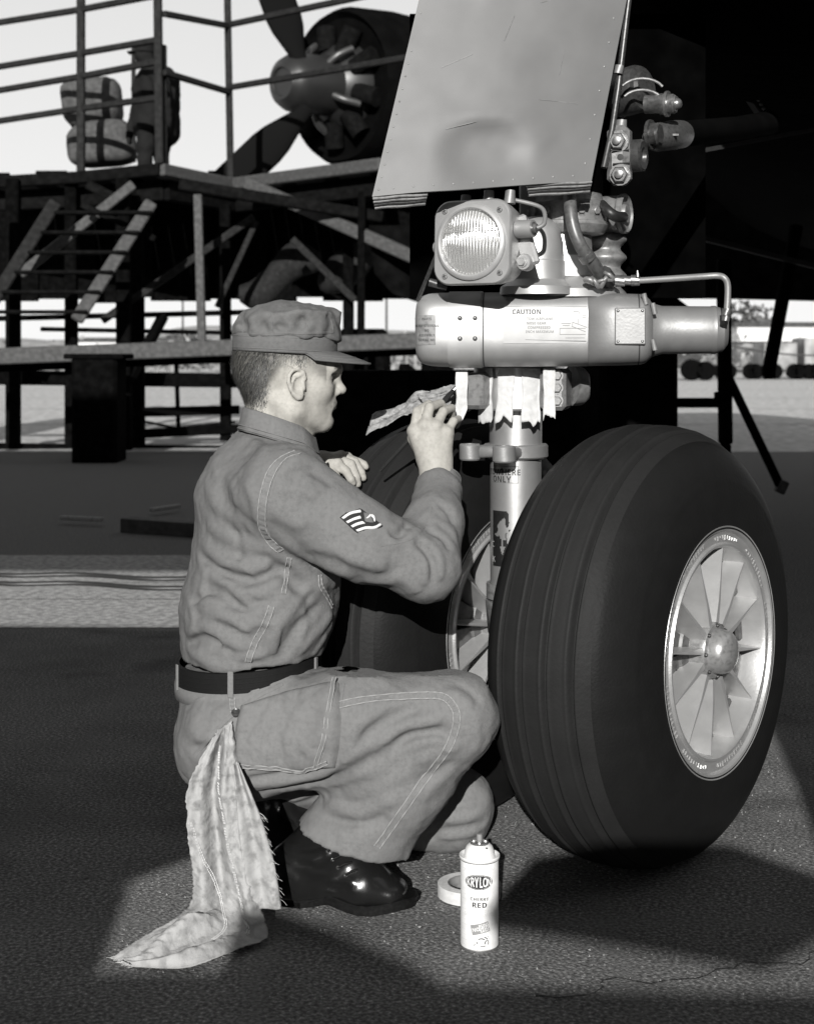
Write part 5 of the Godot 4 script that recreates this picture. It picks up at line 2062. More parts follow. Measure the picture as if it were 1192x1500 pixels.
	for i in v.size():
		var s := 0.40 + 0.05 * nz.get_noise_3dv(v[i]) + 0.025 * nz.get_noise_3dv(v[i] * 5.0)
		if i >= n_head:
			s *= 0.88
		elif i >= n_core:
			var q := v[i] - HO
			var f := q.dot(Fh)
			var u := q.y
			var w := absf(q.dot(Rh))
			# beard shadow, lips, eyes, brows, stubble under the hair
			if f > 0.035 and u < -0.02 and u > -0.10:
				s *= 1.0 - 0.10 * smoothstep(-0.02, -0.045, u)
			if f > 0.070 and u < -0.034 and u > -0.0525 and w < 0.023:
				s *= 0.74
			if f > 0.066 and absf(u - 0.012) < 0.0056 and w > 0.019 and w < 0.045:
				s = 0.40 if absf(w - 0.030) > 0.006 else 0.04
			if f > 0.068 and absf(u - 0.0185) < 0.0022 and w > 0.017 and w < 0.047:
				s *= 0.30
			if f > 0.066 and absf(u - 0.0345 + w * 0.06) < 0.0042 and w > 0.012 and w < 0.05:
				s *= 0.45
			var hairline := 0.030 - 0.9 * maxf(0.0, f - 0.02) if f > -0.01 else 0.020
			if f < -0.02:
				hairline = lerpf(0.015, -0.055, clampf((-0.02 - f) / 0.05, 0.0, 1.0))
			if f < 0.066 and u > hairline and w < 0.0775:
				s *= lerpf(1.0, lerpf(0.30, 0.55, smoothstep(-0.05, 0.03, f)), smoothstep(hairline, hairline + 0.03, u))
		col[i] = Color(s * 1.01, s, s * 0.975)
	put("body", Field.make(v, nn, idx, col), "skin", t)
	scalp = h

var scalp: Field

func build_hair(t: Node3D) -> void:
	# short cropped hair: some thousands of fine tapering hairs on the sides and the back of the head
	var st := begin()
	st.set_smooth_group(-1)
	var r := RandomNumberGenerator.new()
	r.seed = 21
	var made := 0
	for i in 26000:
		var th := r.randf_range(-PI, PI)
		var u := r.randf_range(-0.075, 0.075)
		var dir := Fh * cos(th) + Rh * sin(th)
		var f0 := cos(th)
		# the hairline: in front of the ear at the temple, above the ear, down to the nape
		var side := sin(th)
		var low: float
		if f0 > 0.15:
			low = 0.012 + 0.04 * smoothstep(0.15, 0.75, f0)
		elif f0 > -0.35:
			low = 0.030
		else:
			low = lerpf(0.018, -0.062, smoothstep(-0.35, -0.75, f0))
		if f0 > 0.72 or u < low:
			continue
		var fade := smoothstep(low, low + 0.045, u)
		if r.randf() > 0.25 + 0.75 * fade:
			continue
		var p := scalp.hit(hp(0, u, 0) + dir * 0.15, hp(0, u, 0))
		if p == Vector3.INF:
			continue
		var q := p - HO
		if absf(q.dot(Rh)) > 0.0765 and absf(q.dot(Fh)) < 0.035 and u < 0.036:
			continue
		var n := scalp.normal(p)
		var down := (Vector3.DOWN * 1.0 - Fh * 0.35 + Vector3(r.randf_range(-0.35, 0.35), r.randf_range(-0.2, 0.2), r.randf_range(-0.35, 0.35)))
		down = (down - n * down.dot(n)).normalized()
		var ln := lerpf(0.003, 0.0105, fade) * r.randf_range(0.7, 1.25)
		var tip := p + down * ln * 0.9 + n * ln * r.randf_range(0.25, 0.5)
		var w := down.cross(n).normalized() * 0.00034
		var tone := r.randf_range(0.015, 0.09)
		if r.randf() < 0.14:
			tone = r.randf_range(0.14, 0.30)
		# darker and thicker at the back of the head
		tone *= lerpf(2.0, 0.5, smoothstep(0.1, -0.8, f0))
		st.set_color(Color(tone, tone, tone * 0.96))
		tri(st, p - w - n * 0.0004, p + w - n * 0.0004, tip)
		made += 1
	var o := part("hair", st, "hair", t)
	o.set_meta("kind", "stuff")

func build_cap(t: Node3D) -> void:
	# fatigue cap: a straight band, a soft crown that sags, a stiff curved peak
	var cap := Node3D.new()
	cap.name = "cap"
	t.add_child(cap, true)
	var nz := noise(71, 22.0, 3)
	var ring := func(u: float, fr: float, bk: float, sd: float, ph: float, amp: float, n: int) -> PackedVector3Array:
		var out := PackedVector3Array()
		for k in n:
			var a := TAU * k / n
			var f := cos(a)
			var e := 1.0 + amp * nz.get_noise_3d(cos(a) * 0.1, u, sin(a) * 0.1 + ph)
			out.append(hp((f * fr if f > 0 else f * bk) * e - 0.004, u + (f * -0.005), sin(a) * sd * e))
		return out
	var band := begin()
	var rings: Array[PackedVector3Array] = []
	for e in [[0.0585, 0.0915, 0.0975, 0.0800], [0.0575, 0.0945, 0.1005, 0.083], [0.060, 0.0955, 0.1015, 0.0838], [0.075, 0.0955, 0.1015, 0.0842], [0.0885, 0.0965, 0.1015, 0.0848], [0.0915, 0.0945, 0.0995, 0.083]]:
		rings.append(ring.call(e[0], e[1], e[2], e[3], 0.0, 0.02, 64))
	loft(band, rings, false)
	var bo := part("cap_band", band, "cloth_cap", cap)
	# crown
	var f := Field.new(hp(0, 0.12, 0) - Vector3(0.14, 0.06, 0.12), hp(0, 0.12, 0) + Vector3(0.14, 0.06, 0.12), 0.0042)
	f.cap(hp(-0.003, 0.0, 0), hp(-0.005, 0.30, 0), 0.0835, 0.0845, 0.01, Fh, 1.19)
	# eight panels that slope up to the middle of the top
	for k in 8:
		var a := TAU * (k + 0.5) / 8.0
		var dir := Fh * cos(a) + Rh * sin(a)
		f.cut(hp(0, 0.161 if cos(a) > -0.2 else 0.158, 0), (Vector3.UP * 0.95 + dir * 0.30).normalized())
		f.cut(hp(0, 0.243 + 0.010 * cos(a), 0), (Vector3.UP * 0.62 + dir * 0.78).normalized())
	f.cut(hp(0, 0.0885, 0), (Vector3.DOWN - Fh * 0.05).normalized())
	var cr := func(pts: Array, w: float, amp: float) -> void:
		var l: Array[Vector3] = []
		for i in range(0, pts.size(), 2):
			var p := on_cloth(f, pts[i], pts[i + 1])
			if p != Vector3.INF:
				l.append(p)
		if l.size() > 1:
			f.fold(l, w * 0.9, amp * 1.5)
	cr.call([398, 488, 397, 470, 394, 458, 404, 450], 0.007, 0.006)
	cr.call([394, 460, 382, 456, 372, 462, 366, 474], 0.009, 0.006)
	cr.call([402, 458, 416, 462, 425, 474, 430, 486], 0.008, 0.006)
	cr.call([384, 470, 388, 478, 386, 488], 0.010, -0.007)
	cr.call([412, 474, 410, 484], 0.010, -0.006)
	cr.call([430, 456, 442, 450, 456, 452], 0.009, 0.005)
	cr.call([446, 462, 440, 474, 446, 484], 0.010, -0.006)
	cr.call([460, 456, 468, 466, 470, 482], 0.008, 0.005)
	cr.call([478, 458, 484, 470, 484, 484], 0.008, -0.004)
	cr.call([352, 466, 360, 478, 358, 488], 0.009, -0.007)
	cr.call([346, 458, 352, 470, 350, 484], 0.007, 0.004)
	cr.call([360, 454, 390, 447, 430, 446, 470, 454], 0.006, 0.003)
	f.ripple(noise(72, 15.0, 2), 0.0065)
	f.ripple(ridged(183, 10.0), -0.005)
	put("cap_crown", f.mesh(), "cloth_cap", cap)
	for e in [[399, 489, 398, 472, 395, 459], [451, 488, 449, 474, 444, 460], [356, 488, 353, 474, 350, 462], [489, 487, 487, 474, 482, 462]]:
		seam(f, e, 0.004, 0.0008, cap, "cloth_cap", "crown_seam", false)
	seam(f, [347, 489.5, 380, 490.5, 420, 489, 460, 488, 488, 487], 0.005, 0.0012, cap, "cloth_cap", "crown_piping", false)
	# peak
	var pk := begin()
	pk.set_smooth_group(0)
	var top: Array[PackedVector3Array] = []
	var bot: Array[PackedVector3Array] = []
	var nu := 36
	var nv := 12
	for j in nv + 1:
		var v := float(j) / nv
		var r1 := PackedVector3Array()
		var r2 := PackedVector3Array()
		for i in nu + 1:
			var a := lerpf(-1.32, 1.32, float(i) / nu)
			var reach := 0.066 * pow(cos(a), 0.75)
			var fr := 0.0925 * cos(a) + reach * v - 0.004
			var sd := 0.0815 * sin(a) * (1.0 + 0.03 * v)
			# bends down at the sides
			var u := 0.063 - 0.27 * reach * v - 0.003 * pow(absf(sin(a)), 2.0) * v - 0.005 * v * v - 0.003
			r1.append(hp(fr, u + 0.0018, sd))
			r2.append(hp(fr, u - 0.0018, sd))
		top.append(r1)
		bot.append(r2)
	for j in nv:
		for i in nu:
			quad(pk, top[j][i], top[j + 1][i], top[j + 1][i + 1], top[j][i + 1])
			quad(pk, bot[j][i], bot[j][i + 1], bot[j + 1][i + 1], bot[j + 1][i])
	part("cap_peak", pk, "cloth_cap", cap)
	var ed := begin()
	var pts := []
	for i in nu + 1:
		pts.append((top[nv][i] + bot[nv][i]) * 0.5)
	tube(ed, pts, 0.0023, 8)
	part("peak_edge", ed, "cloth_cap", cap)
	for q in 2:
		var sw := begin()
		var pp := []
		for i in range(1, nu):
			pp.append(top[nv - 2 - q * 3][i] + Vector3(0, 0.0004, 0))
		tube(sw, pp, 0.0007, 5)
		part("peak_stitching", sw, "seam_light", cap)
	for y: float in [0.064, 0.086]:
		var sw := begin()
		var pp := []
		var rr: PackedVector3Array = ring.call(y, 0.0962, 0.1022, 0.0848, 0.0, 0.02, 64)
		for p in rr:
			pp.append(p)
		pp.append(pp[0])
		tube(sw, pp, 0.0006, 5, false)
		part("band_stitching", sw, "seam_light", bo)

# ---- clothes
func build_shirt(t: Node3D) -> void:
	var s := Node3D.new()
	s.name = "shirt"
	t.add_child(s, true)
	var f := Field.new(Vector3(-0.48, 0.36, -3.32), Vector3(0.14, 0.95, -2.40), 0.0052)
	# trunk, from the belt up
	f.cap(P(367, 985, 2.76), P(374, 900, 2.76), 0.108, 0.114, 0.05, Rm, 1.3)
	f.cap(P(364, 945, 2.76), P(369, 915, 2.76), 0.114, 0.115, 0.05, Rm, 1.28)
	f.cap(P(377, 880, 2.76), P(384, 745, 2.77), 0.120, 0.120, 0.06, Rm, 1.38)
	f.cap(P(410, 860, 2.72), P(420, 780, 2.70), 0.10, 0.09, 0.06)
	f.cap(P(384, 720, 2.78), P(398, 655, 2.79), 0.100, 0.062, 0.06)
	f.cap(P(416, 712, 2.62), P(362, 704, 2.92), 0.067, 0.066, 0.06)
	f.cap(P(330, 945, 2.80), P(352, 952, 2.70), 0.052, 0.052, 0.05)
	# sleeves
	var el := P(620, 829, 2.61)
	f.cap(P(420, 724, 2.60), P(526, 788, 2.585), 0.072, 0.062, 0.045)
	f.cap(P(526, 788, 2.585), el, 0.062, 0.059, 0.04)
	f.cap(el, P(636, 770, 2.68), 0.058, 0.048, 0.03)
	f.cap(P(636, 770, 2.68), P(641, 722, 2.765), 0.048, 0.043, 0.03)
	f.cap(P(362, 712, 2.92), P(410, 800, 3.03), 0.060, 0.052, 0.04)
	f.cap(P(415, 795, 3.04), P(436, 726, 2.99), 0.046, 0.038, 0.03)
	# open ends: waist, cuff, neck
	var b0 := P(262, 985, 2.62)
	var b1 := P(466, 968, 2.62)
	b0.z = -2.76
	b1.z = -2.76
	var along := (b1 - b0).normalized()
	f.cut((b0 + b1) * 0.5, Vector3(along.y, -along.x, 0).normalized())
	# creases: the back
	for e in [
		[[300, 760, 330, 782, 372, 800, 405, 800], 0.012, 0.008],
		[[285, 780, 320, 815, 360, 832, 402, 826], 0.011, 0.010],
		[[292, 812, 330, 842, 372, 850, 420, 832], 0.010, -0.008],
		[[278, 850, 312, 838, 350, 868, 392, 862, 425, 838], 0.012, 0.011],
		[[275, 895, 318, 862, 352, 890, 380, 902], 0.010, -0.009],
		[[270, 905, 305, 885, 345, 905, 395, 890, 430, 860], 0.011, 0.010],
		[[268, 930, 300, 918, 338, 940, 372, 955], 0.010, 0.009],
		[[262, 955, 295, 935, 325, 945], 0.010, -0.009],
		[[270, 940, 290, 960, 320, 972, 360, 975], 0.009, 0.007],
		[[390, 965, 400, 930, 425, 890, 455, 860], 0.009, 0.010],
		[[412, 970, 425, 935, 448, 905, 478, 880], 0.008, -0.008],
		[[430, 972, 448, 940, 470, 918, 486, 895], 0.008, 0.008],
		[[452, 970, 462, 950, 478, 925], 0.007, 0.006],
		[[380, 800, 420, 815, 455, 845, 480, 868], 0.010, 0.009],
		[[395, 820, 425, 850, 455, 880], 0.010, -0.008],
		[[330, 690, 345, 715, 352, 745], 0.016, 0.004],
		[[300, 700, 322, 740, 360, 770], 0.014, 0.005],
		[[350, 640, 372, 650, 395, 662], 0.010, 0.005],
		[[290, 860, 310, 880, 335, 885], 0.007, 0.005],
		[[345, 925, 380, 912, 410, 915], 0.008, 0.006],
		[[355, 870, 385, 885, 415, 880], 0.008, -0.006],
		[[310, 830, 345, 826, 380, 846, 410, 846], 0.006, 0.005],
		[[300, 875, 330, 852, 365, 858], 0.006, 0.006],
		[[282, 920, 320, 900, 352, 918, 380, 930], 0.006, 0.006],
		[[288, 800, 300, 840, 296, 880], 0.007, 0.005],
		[[276, 870, 286, 905, 278, 940], 0.007, 0.006],
		[[300, 945, 335, 960, 372, 962, 400, 950], 0.006, 0.006],
		[[400, 905, 408, 930, 400, 960], 0.006, 0.006],
		[[440, 880, 446, 910, 438, 950], 0.006, 0.005],
		[[330, 640, 318, 670, 320, 700], 0.010, 0.004],
		[[360, 700, 372, 730, 378, 770], 0.009, 0.005],
		[[340, 770, 352, 800, 350, 822], 0.008, -0.005],
		# the upper sleeve
		[[440, 800, 490, 806, 540, 826, 580, 832], 0.008, 0.005],
		[[404, 720, 430, 716, 470, 726], 0.008, 0.004],
		[[470, 850, 510, 860, 560, 866], 0.007, 0.005],
		[[590, 770, 600, 790, 596, 812], 0.006, 0.006],
		[[400, 690, 440, 672, 480, 690, 520, 720], 0.010, 0.006],
		[[410, 705, 450, 690, 490, 712], 0.009, -0.005],
		[[402, 770, 430, 800, 470, 822, 520, 845], 0.012, 0.007],
		[[395, 740, 420, 760, 450, 770], 0.013, 0.005],
		[[420, 740, 470, 745, 520, 790, 560, 800], 0.015, -0.004],
		[[530, 845, 560, 850, 590, 842], 0.012, 0.005],
		[[480, 800, 520, 822, 570, 825], 0.014, 0.005],
		# the crook of the elbow and the forearm
		[[566, 776, 580, 786, 592, 778, 598, 766], 0.006, -0.010],
		[[560, 782, 580, 796, 600, 790, 612, 775], 0.007, 0.008],
		[[590, 800, 612, 812, 622, 835, 618, 858], 0.007, 0.008],
		[[600, 792, 622, 806, 634, 830, 632, 856], 0.006, -0.008],
		[[606, 782, 632, 800, 644, 825, 642, 850], 0.007, 0.007],
		[[618, 774, 648, 790, 658, 812], 0.007, -0.006],
		[[628, 760, 655, 775, 666, 795], 0.008, 0.006],
		[[625, 740, 632, 765, 640, 790], 0.009, 0.004],
		[[640, 735, 655, 752, 665, 772], 0.008, -0.004],
		[[575, 840, 598, 850, 612, 866], 0.008, 0.006],
	]:
		crease(f, e[0], e[1], e[2])
	f.ripple(noise(81, 9.0, 3), 0.003)
	f.ripple(ridged(181, 5.0), -0.0050)
	f.ripple(noise(82, 26.0, 2), 0.0018)
	put("shirt_cloth", f.mesh(), "cloth", s)
	# seams
	seam(f, [436, 663, 415, 672, 398, 692, 388, 722, 384, 752, 386, 775, 398, 794, 412, 806], 0.017, 0.0022, s, "seam_light", "armhole_seam")
	seam(f, [424, 816, 420, 840, 415, 870], 0.009, 0.0016, s, "seam_light", "side_seam")
	seam(f, [398, 888, 388, 915, 374, 940, 364, 968], 0.012, 0.0018, s, "seam_light", "side_seam")
	seam(f, [468, 842, 470, 858, 478, 872, 486, 888], 0.008, 0.0012, s, "seam_light", "front_seam")
	seam(f, [556, 800, 600, 790, 622, 770, 632, 742], 0.004, 0.0007, s, "cloth", "sleeve_seam", false)
	# cuff: a flared hem round the wrist
	var cf := begin()
	var c0 := P(641, 728, 2.755)
	var c1 := P(643, 703, 2.795)
	var cd := (c1 - c0).normalized()
	var cu := Vector3(1, 0, 0)
	cu = (cu - cd * cu.dot(cd)).normalized()
	var cv := cd.cross(cu)
	var rings: Array[PackedVector3Array] = []
	var nz := noise(83, 30.0, 2)
	for e in [[-0.01, 0.042], [0.02, 0.0425], [0.046, 0.0395], [0.049, 0.0385], [0.0485, 0.0365], [0.03, 0.036], [0.0, 0.030]]:
		var ring := PackedVector3Array()
		for k in 40:
			var a := TAU * k / 40
			var w := 1.0 + 0.07 * nz.get_noise_2d(cos(a) * 0.06, sin(a) * 0.06)
			ring.append(c0 + cd * (e[0] + 0.006 * cos(a)) + (cu * cos(a) + cv * sin(a) * 0.86) * e[1] * w)
		rings.append(ring)
	loft(cf, rings, false)
	part("cuff", cf, "cloth", s)
	var ct := begin()
	for h: float in [0.0462, 0.036]:
		var pts := []
		for k in 41:
			var a := TAU * k / 40
			pts.append(c0 + cd * (h + 0.006 * cos(a)) + (cu * cos(a) + cv * sin(a) * 0.86) * 0.0412)
		tube(ct, pts, 0.0008, 5, false)
	part("cuff_stitching", ct, "seam_light", s)
	# collar: stands round the back of the neck and falls open at the front
	var cl := begin()
	var top: Array[PackedVector3Array] = []
	var nk := 60
	var cc := hp(-0.018, -0.078, 0.0)
	for e in [[0.028, 0.061, 0.0], [0.034, 0.0635, 0.0], [0.0335, 0.067, 0.0], [0.016, 0.071, 0.0], [0.0, 0.075, 0.0], [-0.008, 0.0765, 0.0], [-0.0095, 0.073, 0.0], [0.0, 0.066, 0.0]]:
		var ring := PackedVector3Array()
		for k in nk + 1:
			var a := lerpf(0.32, TAU - 0.32, float(k) / nk)
			var fx := cos(a)
			var drop := -0.046 * (fx + 1.0) * 0.5 - 0.012 * smoothstep(0.3, 0.95, fx)
			var w := 1.0 + 0.03 * nz.get_noise_2d(cos(a) * 0.08, sin(a) * 0.08 + 5.0)
			var r: float = e[1] * w
			ring.append(cc + Fm * fx * r * 1.02 + Rm * sin(a) * r * 1.04 + Vector3.UP * (e[0] + drop))
		top.append(ring)
	loft(cl, top, false, false)
	var co := part("collar", cl, "cloth", s)
	for q in [[-0.0045, 0.0768], [0.002, 0.0756]]:
		var sw := begin()
		var pts := []
		for k in nk + 1:
			var a := lerpf(0.36, TAU - 0.36, float(k) / nk)
			var fx := cos(a)
			var drop := -0.046 * (fx + 1.0) * 0.5 - 0.012 * smoothstep(0.3, 0.95, fx)
			pts.append(cc + Fm * fx * q[1] * 1.02 + Rm * sin(a) * q[1] * 1.04 + Vector3.UP * (q[0] + drop))
		tube(sw, pts, 0.001, 5)
		part("collar_stitching", sw, "seam_light", co)
	# sleeve badge: white curved bars on black, with a star on a grey disc
	var bad := Node3D.new()
	bad.name = "sleeve_badge"
	s.add_child(bad, true)
	var on := func(x: float, y: float, lift: float) -> Vector3:
		var p := on_cloth(f, x, y)
		if p == Vector3.INF:
			p = P(x, y, 2.54)
		return p + f.normal(p) * lift
	var strip := func(edge0: Array, edge1: Array, lift: float, m: String, called: String) -> void:
		var st := begin()
		st.set_smooth_group(0)
		var e0 := []
		var e1 := []
		for i in range(0, edge0.size(), 2):
			e0.append(Vector2(edge0[i], edge0[i + 1]))
			e1.append(Vector2(edge1[i], edge1[i + 1]))
		e0 = spline(e0, 6)
		e1 = spline(e1, 6)
		var nv := 5
		var rows: Array[PackedVector3Array] = []
		for j in nv + 1:
			var row := PackedVector3Array()
			for i in e0.size():
				var q: Vector2 = e0[i].lerp(e1[i], float(j) / nv)
				var rim := j == 0 or j == nv or i == 0 or i == e0.size() - 1
				row.append(on.call(q.x, q.y, -0.0005 if rim else lift))
			rows.append(row)
		for j in nv:
			for i in e0.size() - 1:
				quad(st, rows[j][i], rows[j][i + 1], rows[j + 1][i + 1], rows[j + 1][i])
		part(called, st, m, bad)
	strip.call([496, 757, 506, 750, 518, 746, 528, 744, 546, 758, 560, 770], [524, 783, 534, 778, 544, 776, 552, 776, 558, 774, 561, 771], 0.0016, "patch_black", "badge_ground")
	strip.call([499.5, 758.5, 512, 750, 529, 746.5], [503.5, 761.5, 515, 754, 530, 751.5], 0.0030, "patch_white", "badge_bar")
	strip.call([506, 764, 517, 758.5, 528, 755], [509.5, 767.5, 519, 763, 530, 760], 0.0030, "patch_white", "badge_bar")
	strip.call([513, 770, 522, 765.5, 531, 763], [516.5, 773.5, 526, 769.5, 536, 767.5], 0.0030, "patch_white", "badge_bar")
	strip.call([520, 776, 534, 771, 547, 770.5, 556, 766], [524, 779.5, 536, 775.5, 549, 775, 559.5, 769.5], 0.0030, "patch_white", "badge_bar")
	strip.call([532, 749, 537, 750, 541, 753], [534, 766, 542, 768, 548, 767.5], 0.0026, "patch_grey", "badge_disc")
	strip.call([535, 760, 538, 757, 540.5, 753.5], [537, 760.5, 541, 758.5, 544, 756], 0.0036, "patch_white", "badge_star")
	strip.call([541, 755, 545, 758, 547.5, 765], [543, 754, 547.5, 757, 548.8, 765], 0.0036, "patch_white", "badge_star")

func build_trousers(t: Node3D) -> void:
	var s := Node3D.new()
	s.name = "trousers"
	t.add_child(s, true)
	var f := Field.new(Vector3(-0.46, -0.02, -3.22), Vector3(0.22, 0.44, -2.42), 0.0052)
	# right lower leg first, so that its hem can be cut
	var kn := P(662, 1048, 2.60)
	var hem := P(520, 1226, 2.65)
	var dn := (hem - kn).normalized()
	f.cap(P(655, 1064, 2.60), P(590, 1140, 2.625), 0.068, 0.078, 0.03)
	f.cap(P(590, 1140, 2.625), hem + dn * 0.06, 0.078, 0.090, 0.03, dn.cross(Vector3(0, 0, 1)).normalized(), 1.08)
	f.cut(hem, P(446, 1194, 2.65).direction_to(P(592, 1260, 2.63)).cross(Vector3(0, 0, -1)).normalized() * -1.0 if false else dn.lerp(Vector3(0.10, -1, 0).normalized(), 0.55).normalized())
	# hollow below the hem
	f.cap(hem - dn * 0.05, hem + dn * 0.06, 0.070, 0.080, 0.01, dn.cross(Vector3(0, 0, 1)).normalized(), 1.08, true)
	# seat and thighs
	f.cap(P(364, 980, 2.76), P(354, 1060, 2.76), 0.117, 0.116, 0.04, Rm, 1.3)
	f.egg(P(338, 1090, 2.69), Basis.IDENTITY, Vector3(0.092, 0.088, 0.09), 0.05)
	f.egg(P(330, 1090, 2.85), Basis.IDENTITY, Vector3(0.09, 0.09, 0.09), 0.05)
	var b0 := P(262, 1012, 2.64)
	var b1 := P(468, 990, 2.64)
	b0.z = -2.76
	b1.z = -2.76
	var along := (b1 - b0).normalized()
	f.cut((b0 + b1) * 0.5 + Vector3(0, 0.012, 0), Vector3(-along.y, along.x, 0).normalized())
	f.cap(P(372, 1078, 2.66), P(520, 1062, 2.61), 0.102, 0.092, 0.05)
	f.cap(P(520, 1062, 2.61), kn, 0.090, 0.071, 0.04)
	f.egg(P(664, 1046, 2.60), Basis.IDENTITY, Vector3(0.066, 0.068, 0.066), 0.03)
	f.cap(P(425, 1032, 2.70), P(510, 1030, 2.66), 0.050, 0.050, 0.03)
	# left leg, folded under him
	f.cap(P(340, 1090, 2.86), P(664, 1176, 2.95), 0.095, 0.066, 0.04)
	f.cap(P(672, 1182, 2.95), P(668, 1200, 2.96), 0.064, 0.052, 0.03)
	f.cap(P(666, 1198, 2.97), P(420, 1208, 2.93), 0.058, 0.056, 0.03)
	for e in [
		# fold of the thigh on the calf
		[[360, 1168, 420, 1152, 480, 1142, 540, 1112, 590, 1082, 618, 1062], 0.010, -0.016],
		[[420, 1172, 480, 1150, 540, 1122, 590, 1092, 622, 1072], 0.009, 0.011],
		[[372, 1158, 430, 1140, 490, 1128, 545, 1100, 592, 1072], 0.009, 0.010],
		[[352, 1150, 400, 1146, 450, 1138, 500, 1120], 0.008, 0.008],
		[[356, 1140, 410, 1134, 460, 1124], 0.006, -0.007],
		[[500, 1085, 520, 1060, 555, 1035, 600, 1020], 0.010, 0.007],
		[[520, 1100, 545, 1070, 590, 1045, 628, 1036], 0.009, -0.008],
		[[545, 1105, 580, 1075, 618, 1058, 648, 1056], 0.009, 0.009],
		[[570, 1098, 600, 1078, 640, 1070, 665, 1076], 0.008, -0.008],
		[[555, 1086, 590, 1092, 630, 1085, 660, 1090], 0.007, 0.007],
		[[545, 1100, 560, 1098, 572, 1104], 0.006, 0.006],
		# the lower leg
		[[470, 1175, 520, 1185, 560, 1175, 590, 1160], 0.011, 0.007],
		[[462, 1190, 500, 1204, 540, 1205, 570, 1195], 0.010, -0.006],
		[[480, 1165, 530, 1160, 580, 1140, 610, 1115], 0.012, 0.006],
		[[610, 1120, 640, 1100, 672, 1095], 0.010, 0.005],
		[[600, 1150, 640, 1130, 668, 1110], 0.010, -0.004],
		[[650, 1010, 672, 1020, 692, 1040], 0.008, 0.005],
		[[665, 1000, 690, 1015, 704, 1035], 0.007, -0.004],
		[[690, 1060, 700, 1080, 690, 1105], 0.008, 0.004],
		# seat
		[[270, 1060, 290, 1075, 320, 1080], 0.012, 0.005],
		[[300, 1040, 340, 1050, 370, 1075], 0.012, 0.005],
		[[275, 1100, 300, 1095, 330, 1100], 0.010, -0.006],
		# far knee
		[[640, 1200, 680, 1196, 715, 1186], 0.008, 0.006],
		[[636, 1216, 680, 1212, 712, 1204], 0.007, -0.005],
		[[650, 1185, 690, 1178, 718, 1170], 0.008, 0.005],
		[[632, 1226, 672, 1224, 700, 1218], 0.007, 0.005],
	]:
		crease(f, e[0], e[1], e[2])
	f.ripple(noise(85, 9.0, 3), 0.004)
	f.ripple(ridged(182, 5.0), -0.0055)
	f.ripple(noise(86, 26.0, 2), 0.0015)
	put("trouser_cloth", f.mesh(), "cloth_trouser", s)
	seam(f, [492, 1034, 530, 1026, 580, 1021, 625, 1019, 648, 1021, 660, 1030, 668, 1046, 666, 1070, 654, 1098, 630, 1130, 600, 1172, 572, 1212, 552, 1240], 0.014, 0.0022, s, "seam_light", "leg_seam")
	# hip pocket flap and the slanted pocket mouth that the rag hangs from
	seam(f, [286, 1108, 310, 1078, 338, 1050, 372, 1024, 414, 1002], 0.008, 0.003, s, "cloth_trouser", "pocket_welt", false)
	seam(f, [341, 1016, 341, 1030, 342, 1044], 0.010, 0.0018, s, "seam_light", "hip_seam")
	seam(f, [268, 1033, 300, 1022, 340, 1015, 380, 1010], 0.004, 0.001, s, "seam_light", "waist_stitching", false)
	var snap := begin()
	var sp := on_cloth(f, 346, 1045)
	var sn := f.normal(sp)
	lathe(snap, sp, basis_to(sn), [Vector2(0.008, -0.003), Vector2(0.008, 0.004), Vector2(0.0062, 0.0062), Vector2(0.0045, 0.005), Vector2(0.0, 0.005)], 20)
	part("snap_button", snap, "steel_dark", s)
	# cargo pocket on the thigh, full and square
	var pk := patch(f, [[352, 1034], [497, 996], [492, 1126], [346, 1124], [6, 0], [0, 4]], 34, 30, 0.014, 2.6, s, "cloth_trouser", "cargo_pocket", noise(87, 0.03, 3), 0.006)
	var pf := Field
	seam(f, [494, 1000, 486, 1040, 476, 1085, 466, 1118], 0.008, 0.0016, pk, "cloth_trouser", "pocket_seam", true, 0.014)
	seam(f, [350, 1118, 390, 1120, 430, 1120, 466, 1118, 484, 1112], 0.007, 0.0016, pk, "cloth_trouser", "pocket_hem", true, 0.0135)
	seam(f, [503, 1002, 498, 1040, 494, 1080, 488, 1112], 0.006, 0.0022, s, "cloth_trouser", "pocket_gusset", false)
	# belt and its loops
	var c := P(364, 997, 2.76)
	c.y = P(364, 997, 2.62).y
	var sl := (P(466, 982, 2.76) - P(264, 1002, 2.76))
	var tilt := sl.y / sl.x
	var ring := func(up: float, grow: float) -> PackedVector3Array:
		var out := PackedVector3Array()
		for k in 72:
			var a := TAU * k / 72
			var p := c + Fm * cos(a) * (0.1270 + grow) + Rm * sin(a) * (0.1645 + grow)
			p.y += up + tilt * (p.x - c.x)
			out.append(p)
		return out
	var bl := begin()
	var br: Array[PackedVector3Array] = [ring.call(-0.0185, 0.0), ring.call(-0.0185, 0.0075), ring.call(0.0185, 0.0075), ring.call(0.0185, 0.0)]
	loft(bl, br, false, true, [1, 2])
	var b := part("belt", bl, "belt", s)
	for g in 3:
		var wv := begin()
		var w: Array[PackedVector3Array] = [ring.call(-0.010 + g * 0.009, 0.0077), ring.call(-0.009 + g * 0.009, 0.0083), ring.call(-0.008 + g * 0.009, 0.0077)]
		loft(wv, w, false)
		part("belt_rib", wv, "belt", b)
	var wb := begin()
	var wr: Array[PackedVector3Array] = [ring.call(-0.046, -0.004), ring.call(-0.043, 0.0095), ring.call(-0.018, 0.0090), ring.call(-0.016, 0.001)]
	loft(wb, wr, false)
	part("waistband", wb, "cloth_trouser", s)
